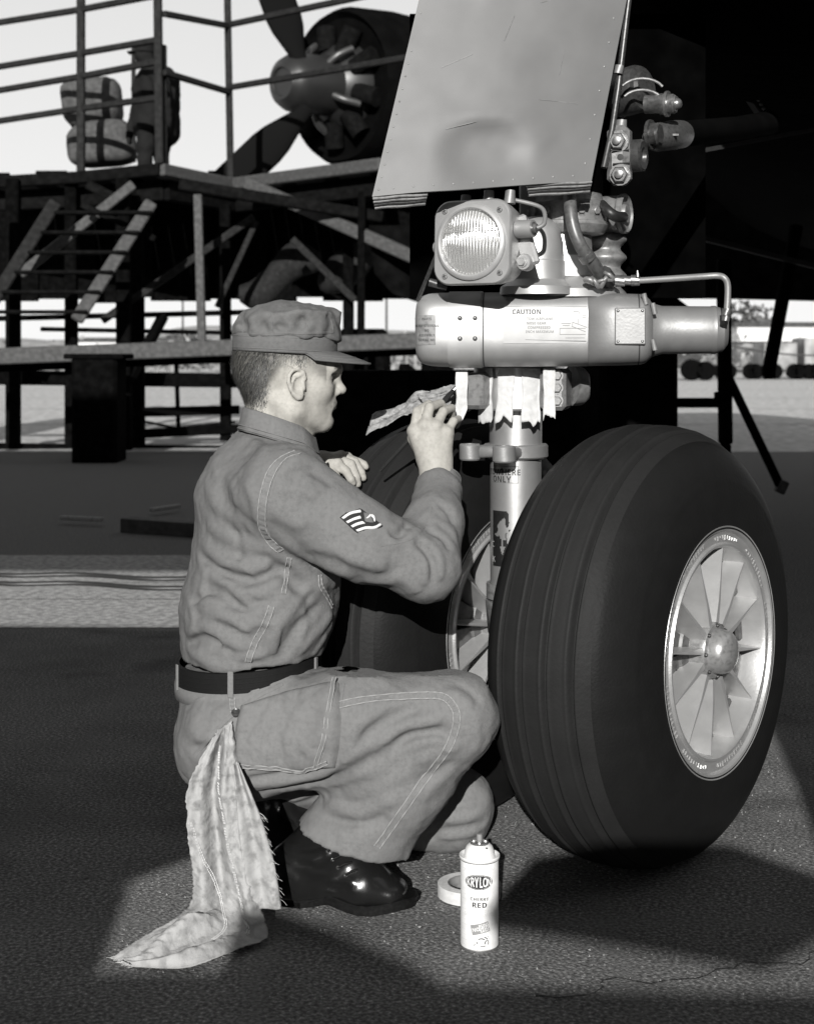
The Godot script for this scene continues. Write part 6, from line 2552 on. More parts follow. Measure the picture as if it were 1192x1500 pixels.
	for px: float in [340.0, 455.0, 268.0]:
		# where the belt stands at this pixel
		var best := 0.0
		var bd := 1e9
		for k in 180:
			var a := PI * k / 180.0
			var p := c + Fm * cos(a) * 0.1265 + Rm * sin(a) * 0.163
			var x := 596.0 + p.x / -p.z * FL
			if absf(x - px) < bd:
				bd = absf(x - px)
				best = a
		var nrm := (Fm * cos(best) / 0.1265 + Rm * sin(best) / 0.163).normalized()
		var p := c + Fm * cos(best) * 0.1360 + Rm * sin(best) * 0.1735
		p.y += tilt * (p.x - c.x)
		var lp := begin()
		slab(lp, p + nrm * 0.001, Basis(Vector3.UP.cross(nrm), Vector3.UP, nrm), Vector3(0.011, 0.047, 0.004), 0.0012)
		part("belt_loop", lp, "seam_light", s)

func boot(t: Node3D, heel: Vector3, ball_: Vector3, toe: Vector3, ankle: Vector3, top: Vector3, detail: bool) -> void:
	var b := Node3D.new()
	b.name = "boot"
	t.add_child(b, true)
	var lo := heel.min(toe).min(top) - Vector3(0.08, 0.08, 0.08)
	var hi := heel.max(toe).max(top) + Vector3(0.08, 0.08, 0.08)
	var f := Field.new(lo, hi, 0.0046)
	var fwd := (toe - heel).normalized()
	var sd := fwd.cross(Vector3.UP).normalized()
	f.cap(heel, heel + Vector3(0, 0.03, 0), 0.036, 0.036, 0.02)
	f.cap(heel, ball_, 0.036, 0.040, 0.03, sd, 1.05)
	f.cap(ball_, toe, 0.036, 0.028, 0.02, sd, 1.4)
	f.cap(ankle + fwd * 0.02, ball_ + Vector3(0, 0.014, 0), 0.046, 0.036, 0.03)
	f.cap(ankle, top, 0.047, 0.055, 0.03)
	f.cap(heel + Vector3(0, 0.03, 0), ankle, 0.040, 0.046, 0.04)
	if detail:
		for e in [
			[[448, 1262, 470, 1262, 490, 1250], 0.005, 0.003],
			[[424, 1258, 452, 1266, 480, 1258], 0.004, -0.003],
			[[470, 1296, 488, 1300, 512, 1298], 0.004, -0.0028],
			[[474, 1290, 494, 1294, 520, 1292], 0.004, 0.0026],
			[[430, 1280, 436, 1294, 432, 1306], 0.003, 0.0014],
			[[452, 1284, 470, 1280, 484, 1286], 0.005, 0.0022],
			[[420, 1236, 450, 1244, 478, 1236], 0.006, 0.003],
			[[426, 1246, 452, 1252, 478, 1246], 0.005, -0.003],
		]:
			crease(f, e[0], e[1], e[2])
	f.ripple(noise(88, 30.0, 2), 0.0012)
	f.cut(Vector3(0, 0.018, 0), Vector3.DOWN)
	put("boot_leather", f.mesh(), "leather", b)
	# welted sole and heel block
	var g := Geometry2D
	var out := PackedVector2Array()
	var l := Vector2(toe.x - heel.x, toe.z - heel.z).length()
	for k in 44:
		var a := TAU * k / 44
		var u := cos(a)
		var x := l * 0.5 + u * (l * 0.5 + 0.042)
		var w := lerpf(0.038, 0.052, smoothstep(-0.6, 0.5, u)) - 0.006 * exp(-pow((u + 0.25) / 0.25, 2.0))
		out.append(Vector2(x, signf(sin(a)) * pow(absf(sin(a)), 0.72) * w))
	var place := func(q: Vector2, y: float) -> Vector3:
		return Vector3(heel.x, 0, heel.z) + Vector3(fwd.x, 0, fwd.z).normalized() * q.x + sd * q.y + Vector3(0, y, 0)
	var so := begin()
	var rings: Array[PackedVector3Array] = []
	for e in [[0.003, 0.97], [0.003, 1.0], [0.012, 1.0], [0.0125, 1.035], [0.019, 1.035], [0.021, 1.0], [0.021, 0.9]]:
		var ring := PackedVector3Array()
		for q in out:
			var m := Vector2(l * 0.5, 0)
			var lift := 0.014 * smoothstep(0.02, 0.08, q.x) * (1.0 - smoothstep(0.3 * l, 0.75 * l, q.x)) + 0.010 * smoothstep(0.8 * l, l * 1.2, q.x)
			ring.append(place.call(m + (q - m) * e[1], e[0] + lift))
		rings.append(ring)
	loft(so, rings, true, true, [1, 2, 3, 4, 5])
	part("sole", so, "sole", b)
	var hb := begin()
	var hr: Array[PackedVector3Array] = []
	for y: float in [0.0015, 0.018]:
		var ring := PackedVector3Array()
		for q in out:
			if q.x < 0.03:
				ring.append(place.call(q, y))
		hr.append(ring)
	loft(hb, hr)
	part("heel_block", hb, "sole", b)
	if detail:
		for e in [[487, 1259, 509, 1252], [495, 1271, 516, 1263], [506, 1282, 524, 1274], [480, 1247, 500, 1240]]:
			var p0 := on_cloth(f, e[0], e[1])
			var p1 := on_cloth(f, e[2], e[3])
			if p0 == Vector3.INF or p1 == Vector3.INF:
				continue
			var lc := begin()
			tube(lc, [p0, (p0 + p1) * 0.5 + Vector3(0, 0.003, 0.003), p1], 0.0021, 8)
			part("lace", lc, "sole", b)
			var ey := begin()
			lathe(ey, p0, basis_to(f.normal(p0)), [Vector2(0.0036, -0.001), Vector2(0.0036, 0.001), Vector2(0.0026, 0.0018), Vector2(0.0016, 0.0008), Vector2(0.0, 0.0006)], 14)
			part("eyelet", ey, "steel_dark", b)

func build_boots(t: Node3D) -> void:
	boot(t, P(432, 1292, 2.68), P(532, 1296, 2.655), P(574, 1306, 2.645), P(474, 1242, 2.68), P(505, 1190, 2.66), true)
	boot(t, P(404, 1196, 2.86), P(428, 1236, 2.88), P(446, 1244, 2.88), P(424, 1200, 2.89), P(452, 1206, 2.93), false)

# ---------------------------------------------------------------- the maintenance dock and the far field
func bar(parent: Node, called: String, a: Vector3, b: Vector3, w: float, m := "dock_dark", h := -1.0) -> void:
	var st := begin()
	beam(st, a, b, w, h, w * 0.12)
	part(called, st, m, parent)

func build_dock() -> void:
	var t := thing("maintenance_stand", "tall dark maintenance stand with railed platform and steep stair, at the left", "work stand")
	# platform edge: corners at height 3, as pixels and distances
	var h := 2.0
	var e := [P(-60, 262, h * FL / 258.0), P(118, 252, h * FL / 268.0), P(235, 240, h * FL / 280.0), P(340, 262, h * FL / 258.0), P(560, 232, h * FL / 288.0)]
	var back := Vector3(0.1, 0, -3.4)
	# edge boards
	for i in 4:
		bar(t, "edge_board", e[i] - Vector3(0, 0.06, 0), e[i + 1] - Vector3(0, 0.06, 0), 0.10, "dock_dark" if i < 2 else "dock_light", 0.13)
		bar(t, "edge_joist", e[i] - Vector3(0, 0.24, 0.3), e[i + 1] - Vector3(0, 0.24, 0.3), 0.10, "dock_dark", 0.22)
	# planks of the platform floor, laid from the edge to the back
	for i in 4:
		var n := maxi(int(e[i].distance_to(e[i + 1]) / 0.24), 1)
		for k in n:
			var a: Vector3 = e[i].lerp(e[i + 1], (k + 0.03) / n)
			var b: Vector3 = e[i].lerp(e[i + 1], (k + 0.97) / n)
			var st := begin()
			st.set_smooth_group(-1)
			var dy := Vector3(0, -0.045, 0)
			var up := Vector3(0, -0.004 + 0.003 * float(k % 3), 0)
			var bo := back * (1.0 + 0.015 * float(k % 4))
			quad(st, a + up, a + bo + up, b + bo + up, b + up)
			quad(st, a + dy, b + dy, b + bo + dy, a + bo + dy)
			quad(st, a + up, b + up, b + dy, a + dy)
			quad(st, b + up, b + bo + up, b + bo + dy, b + dy)
			quad(st, a + bo + up, a + up, a + dy, a + bo + dy)
			quad(st, a + bo + up, a + bo + dy, b + bo + dy, b + bo + up)
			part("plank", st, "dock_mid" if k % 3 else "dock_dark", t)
	# guard rails
	var d1 := h * FL / 268.0
	var d2 := h * FL / 280.0
	var d3 := h * FL / 258.0
	var d4 := h * FL / 288.0
	for q in [[119, 252, d1, 119, -30, 0.085], [234, 240, d2, 231, -40, 0.085], [241, 240, d2 + 0.12, 240, 66, 0.06], [338, 262, d3, 333, -20, 0.075], [-40, 262, d3, -44, -20, 0.08], [196, 238, d2 + 3.0, 196, 60, 0.05]]:
		bar(t, "rail_post", P(q[0], q[1], q[2]), P(q[3], q[4], q[2]), q[5], "dock_mid")
	for q in [[-45, 105, d3, 119, 78, d1], [-45, 140, d3, 119, 112, d1], [-45, 184, d3, 119, 159, d1], [119, 78, d1, 234, 58, d2], [119, 112, d1, 234, 90, d2], [119, 159, d1, 234, 143, d2], [240, 106, d2, 337, 135, d3], [337, 128, d3, 600, 84, d4], [240, 20, d2, 335, 38, d3], [337, 36, d3, 600, -20, d4], [-45, 40, d3, 119, 14, d1], [119, 14, d1, 234, -8, d2]]:
		bar(t, "guard_rail", P(q[0], q[1], q[2]), P(q[3], q[4], q[5]), 0.062, "dock_mid")
	# legs down to the ground
	for q in [[105, 262, 16.2, 105, 652, 0.13], [181, 262, 15.4, 183, 680, 0.15], [200, 262, 15.9, 202, 675, 0.15], [330, 300, 16.4, 331, 646, 0.12], [510, 340, 16.2, 511, 640, 0.12], [530, 280, 15.4, 528, 560, 0.08], [378, 420, 17.6, 380, 630, 0.09], [258, 520, 17.8, 262, 636, 0.05], [20, 262, 15.6, 20, 662, 0.14], [-30, 262, 14.5, -30, 678, 0.14]]:
		var b := P(q[3], q[4], q[2])
		b.y = minf(b.y, 0.05) if q[4] > 600 else b.y
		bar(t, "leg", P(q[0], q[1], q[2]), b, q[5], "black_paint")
	bar(t, "leg", P(290, 285, 15.0), P(296, 500, 15.0), 0.085, "dock_light")
	# long rails at working height
	for q in [[-60, 524, 14.2, 640, 498, 14.8, 0.10, "dock_light", 0.16], [-60, 540, 14.4, 640, 512, 15.0, 0.10, "black_paint", 0.10], [-60, 468, 16.2, 420, 456, 16.6, 0.06, "black_paint", 0.06], [60, 482, 16.4, 360, 488, 16.6, 0.05, "black_paint", 0.05], [-60, 552, 16.0, 380, 558, 16.6, 0.10, "black_paint", 0.16], [196, 604, 15.8, 350, 600, 16.4, 0.06, "black_paint", 0.10], [196, 636, 15.8, 350, 628, 16.4, 0.06, "black_paint", 0.10], [200, 615, 16.2, 262, 628, 16.4, 0.03, "black_paint", 0.03], [262, 627, 16.4, 345, 618, 16.4, 0.03, "black_paint", 0.03], [-60, 655, 15.5, 360, 660, 15.8, 0.08, "black_paint", 0.10]]:
		bar(t, "cross_rail", P(q[0], q[1], q[2]), P(q[3], q[4], q[5]), q[6], q[7], q[8])
	# braces
	for q in [[362, 268, 16.2, 640, 392, 15.0, 0.13, "dock_light"], [30, 402, 15.0, 196, 270, 15.2, 0.10, "dock_light"], [222, 296, 14.6, 112, 470, 14.4, 0.13, "dock_light"], [372, 318, 16.0, 150, 470, 15.8, 0.08, "dock_mid"], [376, 324, 16.0, 318, 450, 16.0, 0.06, "dock_mid"], [228, 350, 14.8, 120, 300, 14.8, 0.06, "dock_dark"], [240, 462, 16.0, 188, 560, 15.4, 0.10, "black_paint"], [188, 300, 15.4, 128, 270, 15.4, 0.1, "dock_dark"], [428, 350, 16.0, 520, 440, 16.0, 0.08, "dock_mid"], [262, 270, 15.2, 560, 318, 15.6, 0.12, "dock_dark"], [590, 540, 15.0, 650, 590, 14.2, 0.12, "black_paint"], [640, 400, 15.2, 612, 470, 15.6, 0.05, "black_paint"]]:
		bar(t, "brace", P(q[0], q[1], q[2]), P(q[3], q[4], q[5]), q[6], q[7])
	# treads of the steep stair under the platform
	for i in 6:
		var a := P(222 - i * 19, 312 + i * 29, 14.55 - i * 0.03)
		bar(t, "stair_tread", a + Vector3(-0.95, 0, 0), a + Vector3(0.02, 0, 0), 0.16, "dock_dark", 0.035)
	bar(t, "brace", P(82, 296, 14.6), P(-28, 470, 14.4), 0.13, "dock_mid")
	# boarded back of the lower bay, in separate dark boards
	for i in 17:
		var x0 := -70.0 + i * 42.0
		var st := begin()
		slab(st, P(x0 + 20.0, 344 + 3 * (i % 3), 18.6 + 0.06 * (i % 2)), Basis.IDENTITY, Vector3(0.40, 1.58 + 0.05 * (i % 2), 0.04), 0.008)
		part("back_board", st, "black_paint", t)
	# canvas covers slung under the platform
	var cv := begin()
	var rings: Array[PackedVector3Array] = []
	for i in 10:
		var u := i / 9.0
		var ring := PackedVector3Array()
		for k in 14:
			var a := TAU * k / 14
			ring.append(P(lerpf(352, 470, u), lerpf(430, 376, u) + 12 * sin(u * 7.0), 16.9) + Vector3(0, sin(a) * (0.10 + 0.16 * sin(u * PI)), cos(a) * 0.14))
		rings.append(ring)
	loft(cv, rings)
	part("canvas_cover", cv, "dock_mid", t)
	var cv2 := begin()
	ball(cv2, P(508, 392, 17.4), Basis.from_euler(Vector3(0, 0.3, 0.7)), Vector3(0.42, 0.22, 0.3), 18, 10)
	part("canvas_cover", cv2, "dock_mid", t)
	build_worker()
	# two bulging canvas bundles piled on the platform at the far left
	for q in [[136, 152, d1 + 1.2, 0.34, 0.30, "grey canvas bundle on top of the pile on the work platform"], [150, 212, d1 + 1.0, 0.40, 0.26, "grey canvas bundle at the bottom of the pile on the work platform"]]:
		var b := begin()
		b.set_smooth_group(0)
		var nz := noise(95 + int(q[1]), 1.6, 3)
		var c := P(q[0], q[1], q[2])
		for i in 14:
			for k in 22:
				var cc: Array[Vector3] = []
				for g in [[i, k], [i, k + 1], [i + 1, k + 1], [i + 1, k]]:
					var th: float = PI * g[0] / 14.0
					var a: float = TAU * (g[1] % 22) / 22.0
					var v := Vector3(signf(cos(a)) * pow(absf(cos(a)), 0.5) * pow(sin(th), 0.5) * q[3], signf(cos(th)) * pow(absf(cos(th)), 0.55) * q[4], signf(sin(a)) * pow(absf(sin(a)), 0.5) * pow(sin(th), 0.5) * 0.3)
					v *= 1.0 + 0.16 * nz.get_noise_3dv(v)
					cc.append(c + v.rotated(Vector3.BACK, 0.08))
				if i > 0:
					tri(b, cc[0], cc[1], cc[2])
				if i < 13:
					tri(b, cc[0], cc[2], cc[3])
		var o := part("canvas_bundle", b, "canvas", self)
		tag(o, q[5], "bundle", "canvas bundles on the work platform")
	# dark gear on the ground under the dock
	var cart := thing("tool_cabinet", "black tool cabinet standing under the left end of the work stand", "cabinet")
	var cb := begin()
	slab(cb, P(146, 600, 13.8) , Basis.IDENTITY, Vector3(0.42, 1.02, 0.5), 0.03)
	part("cabinet_body", cb, "black_paint", cart)
	var cl := begin()
	slab(cl, P(146, 522, 13.8) , Basis.IDENTITY, Vector3(0.55, 0.05, 0.55), 0.01)
	part("cabinet_top", cl, "black_paint", cart)
	for s: float in [-0.15, 0.15]:
		var w := begin()
		tube(w, [P(146, 676, 13.7) + Vector3(s - 0.03, 0.02, 0), P(146, 676, 13.7) + Vector3(s + 0.03, 0.02, 0)], 0.05, 14)
		part("caster", w, "black_paint", cart)
	var tr := thing("tow_tractor", "low dark tow tractor parked beyond the stand, behind the kneeling person's face", "tractor")
	var q0 := P(612, 590, 17.0)
	q0.y = 0.0
	for bx in [[Vector3(-0.62, 0.72, 0), Vector3(0.60, 1.15, 1.2), "tractor_hood"], [Vector3(0.12, 0.50, 0), Vector3(1.0, 0.55, 1.4), "tractor_body"], [Vector3(0.22, 0.86, 0), Vector3(0.36, 0.4, 1.0), "tractor_seat"]]:
		var st := begin()
		slab(st, q0 + bx[0], Basis.IDENTITY, bx[1], 0.07)
		part(bx[2], st, "black_paint", tr)
	for s in [[-0.55, 0.7], [0.5, 0.7], [-0.55, -0.7], [0.5, -0.7]]:
		var w := begin()
		tube(w, [q0 + Vector3(s[0], 0.28, s[1] - 0.1), q0 + Vector3(s[0], 0.28, s[1] + 0.1)], 0.28, 20)
		part("tractor_wheel", w, "rubber", tr)
	# planks lying on the shaded asphalt
	for q in [[186, 768, 300, 776, 0.10, "grey plank lying on the shaded asphalt behind the kneeling person"], [90, 758, 150, 761, 0.03, "thin pale batten lying on the dark asphalt at the left edge"], [222, 747, 262, 741, 0.03, "short pale batten lying askew on the shaded asphalt"]]:
		var st := begin()
		var a := G(q[0], q[1], 0.04)
		var b := G(q[2], q[3], 0.04)
		beam(st, a, b, 0.12 if q[4] > 0.05 else 0.04, q[4] * 0.8, 0.004)
		var o := part("plank", st, "dock_light" if q[4] > 0.05 else "rag", self)
		tag(o, q[5], "plank")
	# hoses along the lit strip of asphalt, left
	for q in [["dark hose crossing the sunlit strip of asphalt, upper of two", 840.0, 848.0], ["dark hose crossing the sunlit strip of asphalt, lower of two", 852.0, 862.0]]:
		var st := begin()
		var pts := []
		for i in 12:
			var x := -40.0 + 330.0 * i / 11.0
			pts.append(G(x, lerpf(q[1], q[2], i / 11.0) + 2.0 * sin(i * 0.9), 0.012))
		tube(st, pts, 0.012, 8)
		var o := part("ground_hose", st, "hose", self)
		tag(o, q[0], "hose", "hoses on the sunlit asphalt")
	# second stand at the right, behind the big tyre
	var s2 := thing("pipe_stand", "dark pipe stand with crossbar and slanting brace behind the right tyre", "work stand")
	var k := 9.0
	for q in [[1059, 380, 1062, 650, 0.078], [985, 590, 1062, 590, 0.06], [1064, 548, 1142, 712, 0.05], [880, 590, 990, 590, 0.06], [930, 400, 1062, 500, 0.06], [940, 330, 955, 560, 0.09]]:
		bar(s2, "pipe", P(q[0], q[1], k), P(q[2], q[3], k), q[4], "black_paint")
	bar(s2, "foot_plate", P(1148, 704, k), P(1140, 722, k), 0.06, "dock_light")
	bar(s2, "pipe_clamp", P(1046, 580, k - 0.05), P(1066, 580, k - 0.05), 0.05, "black_paint")
	var leg := P(1062, 650, k)
	bar(s2, "pipe", leg, Vector3(leg.x, 0, leg.z), 0.06, "black_paint")
	var dr := thing("hanging_strut", "dark slanting rod hanging below the wing at the right edge", "rod")
	bar(dr, "rod", P(1166, 330, 9.5), P(1124, 550, 9.5), 0.075, "black_paint")
	bar(dr, "rod_end", P(1118, 549, 9.5), P(1134, 548, 9.5), 0.06, "black_paint")
	# tall black cabinet between the stand and the tyre
	var bk := thing("equipment_cabinet", "tall black equipment cabinet standing just behind the right tyre", "cabinet")
	var st0 := begin()
	slab(st0, P(915, 600, 7.4), Basis.from_euler(Vector3(0, 0.15, 0)), Vector3(0.40, 1.4, 0.5), 0.03)
	part("cabinet_body", st0, "black_paint", bk)
	var st1 := begin()
	slab(st1, P(915, 535, 7.12), Basis.from_euler(Vector3(0, 0.15, 0)), Vector3(0.38, 0.02, 0.03), 0.004)
	part("cabinet_trim", st1, "black_paint", bk)
	# and a low cart behind the strut
	var ct := thing("battery_cart", "black battery cart in the shade between the two nose wheels", "cart")
	var st2 := begin()
	slab(st2, P(662, 690, 8.0), Basis.IDENTITY, Vector3(1.62, 1.1, 0.6), 0.05)
	part("cart_box", st2, "black_paint", ct)
	for x: float in [-0.55, 0.55]:
		var w := begin()
		var c := P(662, 800, 7.7)
		tube(w, [Vector3(c.x + x, 0.16, c.z - 0.05), Vector3(c.x + x, 0.16, c.z + 0.05)], 0.16, 18)
		part("cart_wheel", w, "rubber", ct)

func build_worker() -> void:
	var t := thing("person", "person in dark work clothes and cap standing in profile on the raised platform", "person")
	var d := 2.0 * FL / 280.0 + 1.0
	var f := Field.new(P(222, 262, d) - Vector3(0.55, 0.25, 0.4), P(222, 60, d) + Vector3(0.55, 0.15, 0.4), 0.018)
	f.cap(P(224, 182, d), P(228, 116, d), 0.18, 0.20, 0.06, Vector3(0, 0, 1), 1.2)
	f.cap(P(226, 108, d), P(218, 96, d), 0.09, 0.065, 0.05)
	f.egg(P(212, 80, d), Basis.IDENTITY, Vector3(0.105, 0.125, 0.09), 0.03)
	f.cap(P(200, 79, d), P(199, 86, d), 0.024, 0.022, 0.02)
	f.cap(P(201, 93, d), P(206, 93, d), 0.03, 0.03, 0.02)
	# near arm hanging, hand by the hip
	f.cap(P(212, 118, d + 0.1), P(203, 152, d + 0.1), 0.085, 0.07, 0.03)
	f.cap(P(203, 152, d + 0.1), P(193, 186, d + 0.1), 0.07, 0.05, 0.03)
	f.cap(P(232, 112, d - 0.22), P(246, 150, d - 0.26), 0.085, 0.07, 0.03)
	f.cap(P(246, 150, d - 0.26), P(244, 190, d - 0.24), 0.068, 0.05, 0.03)
	f.cap(P(193, 186, d + 0.1), P(190, 197, d + 0.1), 0.04, 0.045, 0.02)
	for i in 4:
		f.cap(P(189, 197, d + 0.08 + i * 0.02), P(189 + i, 209, d + 0.07 + i * 0.02), 0.02, 0.015, 0.008)
	f.cap(P(244, 190, d - 0.24), P(242, 202, d - 0.24), 0.04, 0.035, 0.02)
	f.cap(P(244, 122, d), P(244, 196, d), 0.15, 0.15, 0.05)
	f.cap(P(206, 126, d), P(210, 190, d), 0.10, 0.11, 0.05)
	# legs, feet on the planks
	var dy := P(0, 240, 2.0 * FL / 280.0).y
	for s in [[216, -0.1, 212], [232, 0.1, 238]]:
		var hip := P(s[0], 184, d + s[1])
		var foot := P(s[2], 240, d + s[1])
		foot.y = dy + 0.10
		f.cap(hip, (hip + foot) * 0.5, 0.12, 0.10, 0.04)
		f.cap((hip + foot) * 0.5, foot, 0.10, 0.075, 0.04)
		f.cap(foot - Vector3(0, 0.05, 0), foot + Vector3(-0.14, -0.06, 0), 0.05, 0.04, 0.03)
	f.ripple(noise(99, 7.0, 3), 0.02)
	put("body", f.mesh(), "worker_cloth", t)
	var cap := begin()
	lathe(cap, P(212, 77, d), Basis.IDENTITY, [Vector2(0.112, 0.0), Vector2(0.112, 0.03), Vector2(0.112, 0.09), Vector2(0.09, 0.115), Vector2(0.0, 0.12)], 24)
	slab(cap, P(198, 76, d), Basis.from_euler(Vector3(0, 0, 0.16)), Vector3(0.16, 0.016, 0.14), 0.006)
	part("cap", cap, "worker_cloth", t)
	var vest := begin()
	var rings: Array[PackedVector3Array] = []
	for q in [[112, 0.20], [124, 0.22], [150, 0.21], [178, 0.20], [200, 0.19]]:
		var ring := PackedVector3Array()
		for k in 14:
			var a := -1.2 + 2.6 * k / 13.0
			ring.append(P(236, q[0], d) + Vector3(cos(a) * q[1] * 0.9 - 0.05, 0, sin(a) * q[1] * 1.3))
		rings.append(ring)
	loft(vest, rings, false, false)
	part("jacket_back", vest, "worker_light", t)

func build_distance() -> void:
	# low hills and hedges on the horizon
	var st := begin()
	st.set_smooth_group(0)
	var n := noise(101, 0.012, 4)
	var pts := PackedVector2Array()
	for i in 181:
		var x := -360.0 + 4.0 * i
		pts.append(Vector2(x, 4.0 + 6.0 * (n.get_noise_1d(x) + 0.5)))
	for i in 180:
		for s in 3:
			var v0 := s / 3.0
			var v1 := (s + 1) / 3.0
			var a := Vector3(pts[i].x, pts[i].y * sin(v0 * PI * 0.5), -300.0 - 60.0 * v0)
			var b := Vector3(pts[i + 1].x, pts[i + 1].y * sin(v0 * PI * 0.5), -300.0 - 60.0 * v0)
			var c := Vector3(pts[i + 1].x, pts[i + 1].y * sin(v1 * PI * 0.5), -300.0 - 60.0 * v1)
			var e := Vector3(pts[i].x, pts[i].y * sin(v1 * PI * 0.5), -300.0 - 60.0 * v1)
			quad(st, a, e, c, b)
	part("hills", st, "far_hill", self).set_meta("kind", "structure")
	# trees: rounded crowns of many leaf clumps
	var r := RandomNumberGenerator.new()
	r.seed = 44
	for q in [[1088, 488, 120.0, 3.2, "round grey tree above the trailers at the right"], [1122, 494, 150.0, 2.6, "smaller pale tree right of the round tree at the right"], [1050, 498, 140.0, 2.4, "low bushy tree left of the round tree at the right"], [270, 512, 160.0, 2.6, "small dark tree seen through the work stand rails"]]:
		var tt := thing("tree", q[4], "tree")
		var c := P(q[0], q[1], q[2])
		var cr := begin()
		cr.set_smooth_group(-1)
		for i in 500:
			var v := Vector3(r.randfn(), r.randfn(), r.randfn()).normalized() * pow(r.randf(), 0.4)
			v.y *= 0.85
			var at: Vector3 = c + v * q[3]
			var s := r.randf_range(0.2, 0.55)
			var bs := Basis.from_euler(Vector3(r.randf() * 6, r.randf() * 6, r.randf() * 6))
			quad(cr, at + bs * Vector3(-s, 0, 0), at + bs * Vector3(0, s * 0.6, 0.1), at + bs * Vector3(s, 0, 0), at + bs * Vector3(0, -s * 0.6, 0.1))
		part("crown", cr, "far_tree", tt)
		var tk := begin()
		tube(tk, [Vector3(c.x, 0, c.z), Vector3(c.x + 0.1, c.y * 0.6, c.z), c], [0.35, 0.25, 0.1], 8)
		part("trunk", tk, "far_dark", tt)
	# hedge bank behind the trailers
	var hb := begin()
	hb.set_smooth_group(-1)
	for i in 2600:
		var x := r.randf_range(-60.0, 70.0)
		var at := Vector3(x, absf(r.randfn(0.0, 0.75)) + 0.1, -r.randf_range(80.0, 86.0))
		var s := r.randf_range(0.2, 0.5)
		var bs := Basis.from_euler(Vector3(r.randf() * 6, r.randf() * 6, r.randf() * 6))
		quad(hb, at + bs * Vector3(-s, 0, 0), at + bs * Vector3(0, s * 0.6, 0.1), at + bs * Vector3(s, 0, 0), at + bs * Vector3(0, -s * 0.6, 0.1))
	var hg := part("hedge", hb, "far_grey", self)
	hg.set_meta("kind", "stuff")
	tag(hg, "long grey scrubby hedge behind the parked trailers on the far field", "hedge")
	# hangars
	for q in [[1085, 1230, 512, 500, 478, 110.0, "pale flat-roofed hangar with dark eave at the right edge"], [975, 1120, 522, 505, 496, 130.0, "long low pale building behind the trailers at the right"], [560, 620, 520, 512, 506, 140.0, "small grey building seen left of the steering housing"], [120, 260, 522, 512, 500, 120.0, "grey shed seen through the work stand at the left"]]:
		var b := thing("hangar", q[6], "building")
		var x0 := P(q[0], q[2], q[5]).x
		var x1 := P(q[1], q[2], q[5]).x
		var y1 := P(0, q[3], q[5]).y
		var y2 := P(0, q[4], q[5]).y
		var w := begin()
		slab(w, Vector3((x0 + x1) * 0.5, y1 * 0.5, -q[5] - 8.0), Basis.IDENTITY, Vector3(x1 - x0, y1, 16.0))
		part("wall", w, "far_grey", b)
		var rf := begin()
		slab(rf, Vector3((x0 + x1) * 0.5, (y1 + y2) * 0.5, -q[5] - 8.0), Basis.IDENTITY, Vector3(x1 - x0 + 0.8, y2 - y1, 17.0))
		part("roof", rf, "far_white", b)
		var ev := begin()
		slab(ev, Vector3((x0 + x1) * 0.5, y2 + 0.15, -q[5] - 8.0), Basis.IDENTITY, Vector3(x1 - x0 + 1.4, 0.3, 17.6))
		part("eave", ev, "far_dark", b)
		for i in 5:
			var dx := begin()
			slab(dx, Vector3(lerpf(x0, x1, (i + 0.5) / 5.0), y1 * 0.42, -q[5] + 0.1), Basis.IDENTITY, Vector3((x1 - x0) * 0.12, y1 * 0.7, 0.3))
			part("door", dx, "far_dark", b)
	# trailers and a tractor, parked in a row
	var kk := 0
	for q in [[1040, 1098, "flatbed trailer on twin wheels, first right of the far tractor"], [1108, 1160, "flatbed trailer on twin wheels, second right of the far tractor"], [1166, 1222, "flatbed trailer on twin wheels, at the right edge of the row"]]:
		var d := 61.0
		var tr := thing("flatbed_trailer", q[2], "trailer", "trailers parked in a row on the far field")
		var a := P(q[0], 543, d)
		var b := P(q[1], 543, d)
		var bed := begin()
		slab(bed, (a + b) * 0.5, Basis.IDENTITY, Vector3(b.x - a.x, 0.10, 2.2), 0.02)
		part("bed", bed, "far_dark", tr)
		if kk > 0:
			var box := begin()
			slab(box, (a + b) * 0.5 + Vector3(0, 0.5 + 0.1 * kk, 0), Basis.IDENTITY, Vector3((b.x - a.x) * 0.92, 0.9 + 0.2 * kk, 2.0), 0.03)
			part("load", box, "far_grey", tr)
		for x: float in [0.14, 0.32, 0.86, 0.98]:
			var w := begin()
			var c := a.lerp(b, x)
			tube(w, [Vector3(c.x, 0.33, c.z + 0.9), Vector3(c.x, 0.33, c.z + 1.15)], 0.32, 16)
			part("wheel", w, "black_paint", tr)
		var tg := begin()
		beam(tg, a + Vector3(0, -0.1, 0), a + Vector3(-0.45, -0.15, 0), 0.06)
		part("tow_bar", tg, "far_dark", tr)
		kk += 1
	var tt2 := thing("tractor", "dark wheeled tractor with driver's seat at the left end of the trailer row", "tractor")
	var q1 := P(1000, 560, 58.0)
	q1.y = 0.0
	for bx in [[Vector3(-0.2, 0.75, 0), Vector3(1.6, 0.5, 1.1), "tractor_body"], [Vector3(0.42, 1.1, 0), Vector3(0.5, 0.6, 1.0), "tractor_seat"], [Vector3(-0.75, 0.95, 0), Vector3(0.7, 0.4, 0.8), "tractor_hood"]]:
		var s := begin()
		slab(s, q1 + bx[0], Basis.IDENTITY, bx[1], 0.06)
		part(bx[2], s, "far_dark", tt2)
	for s in [[-0.75, 0.30], [0.2, 0.42], [0.72, 0.38]]:
		var w := begin()
		tube(w, [q1 + Vector3(s[0], s[1], 0.55), q1 + Vector3(s[0], s[1], 0.85)], s[1], 18)
		part("tractor_wheel", w, "black_paint", tt2)
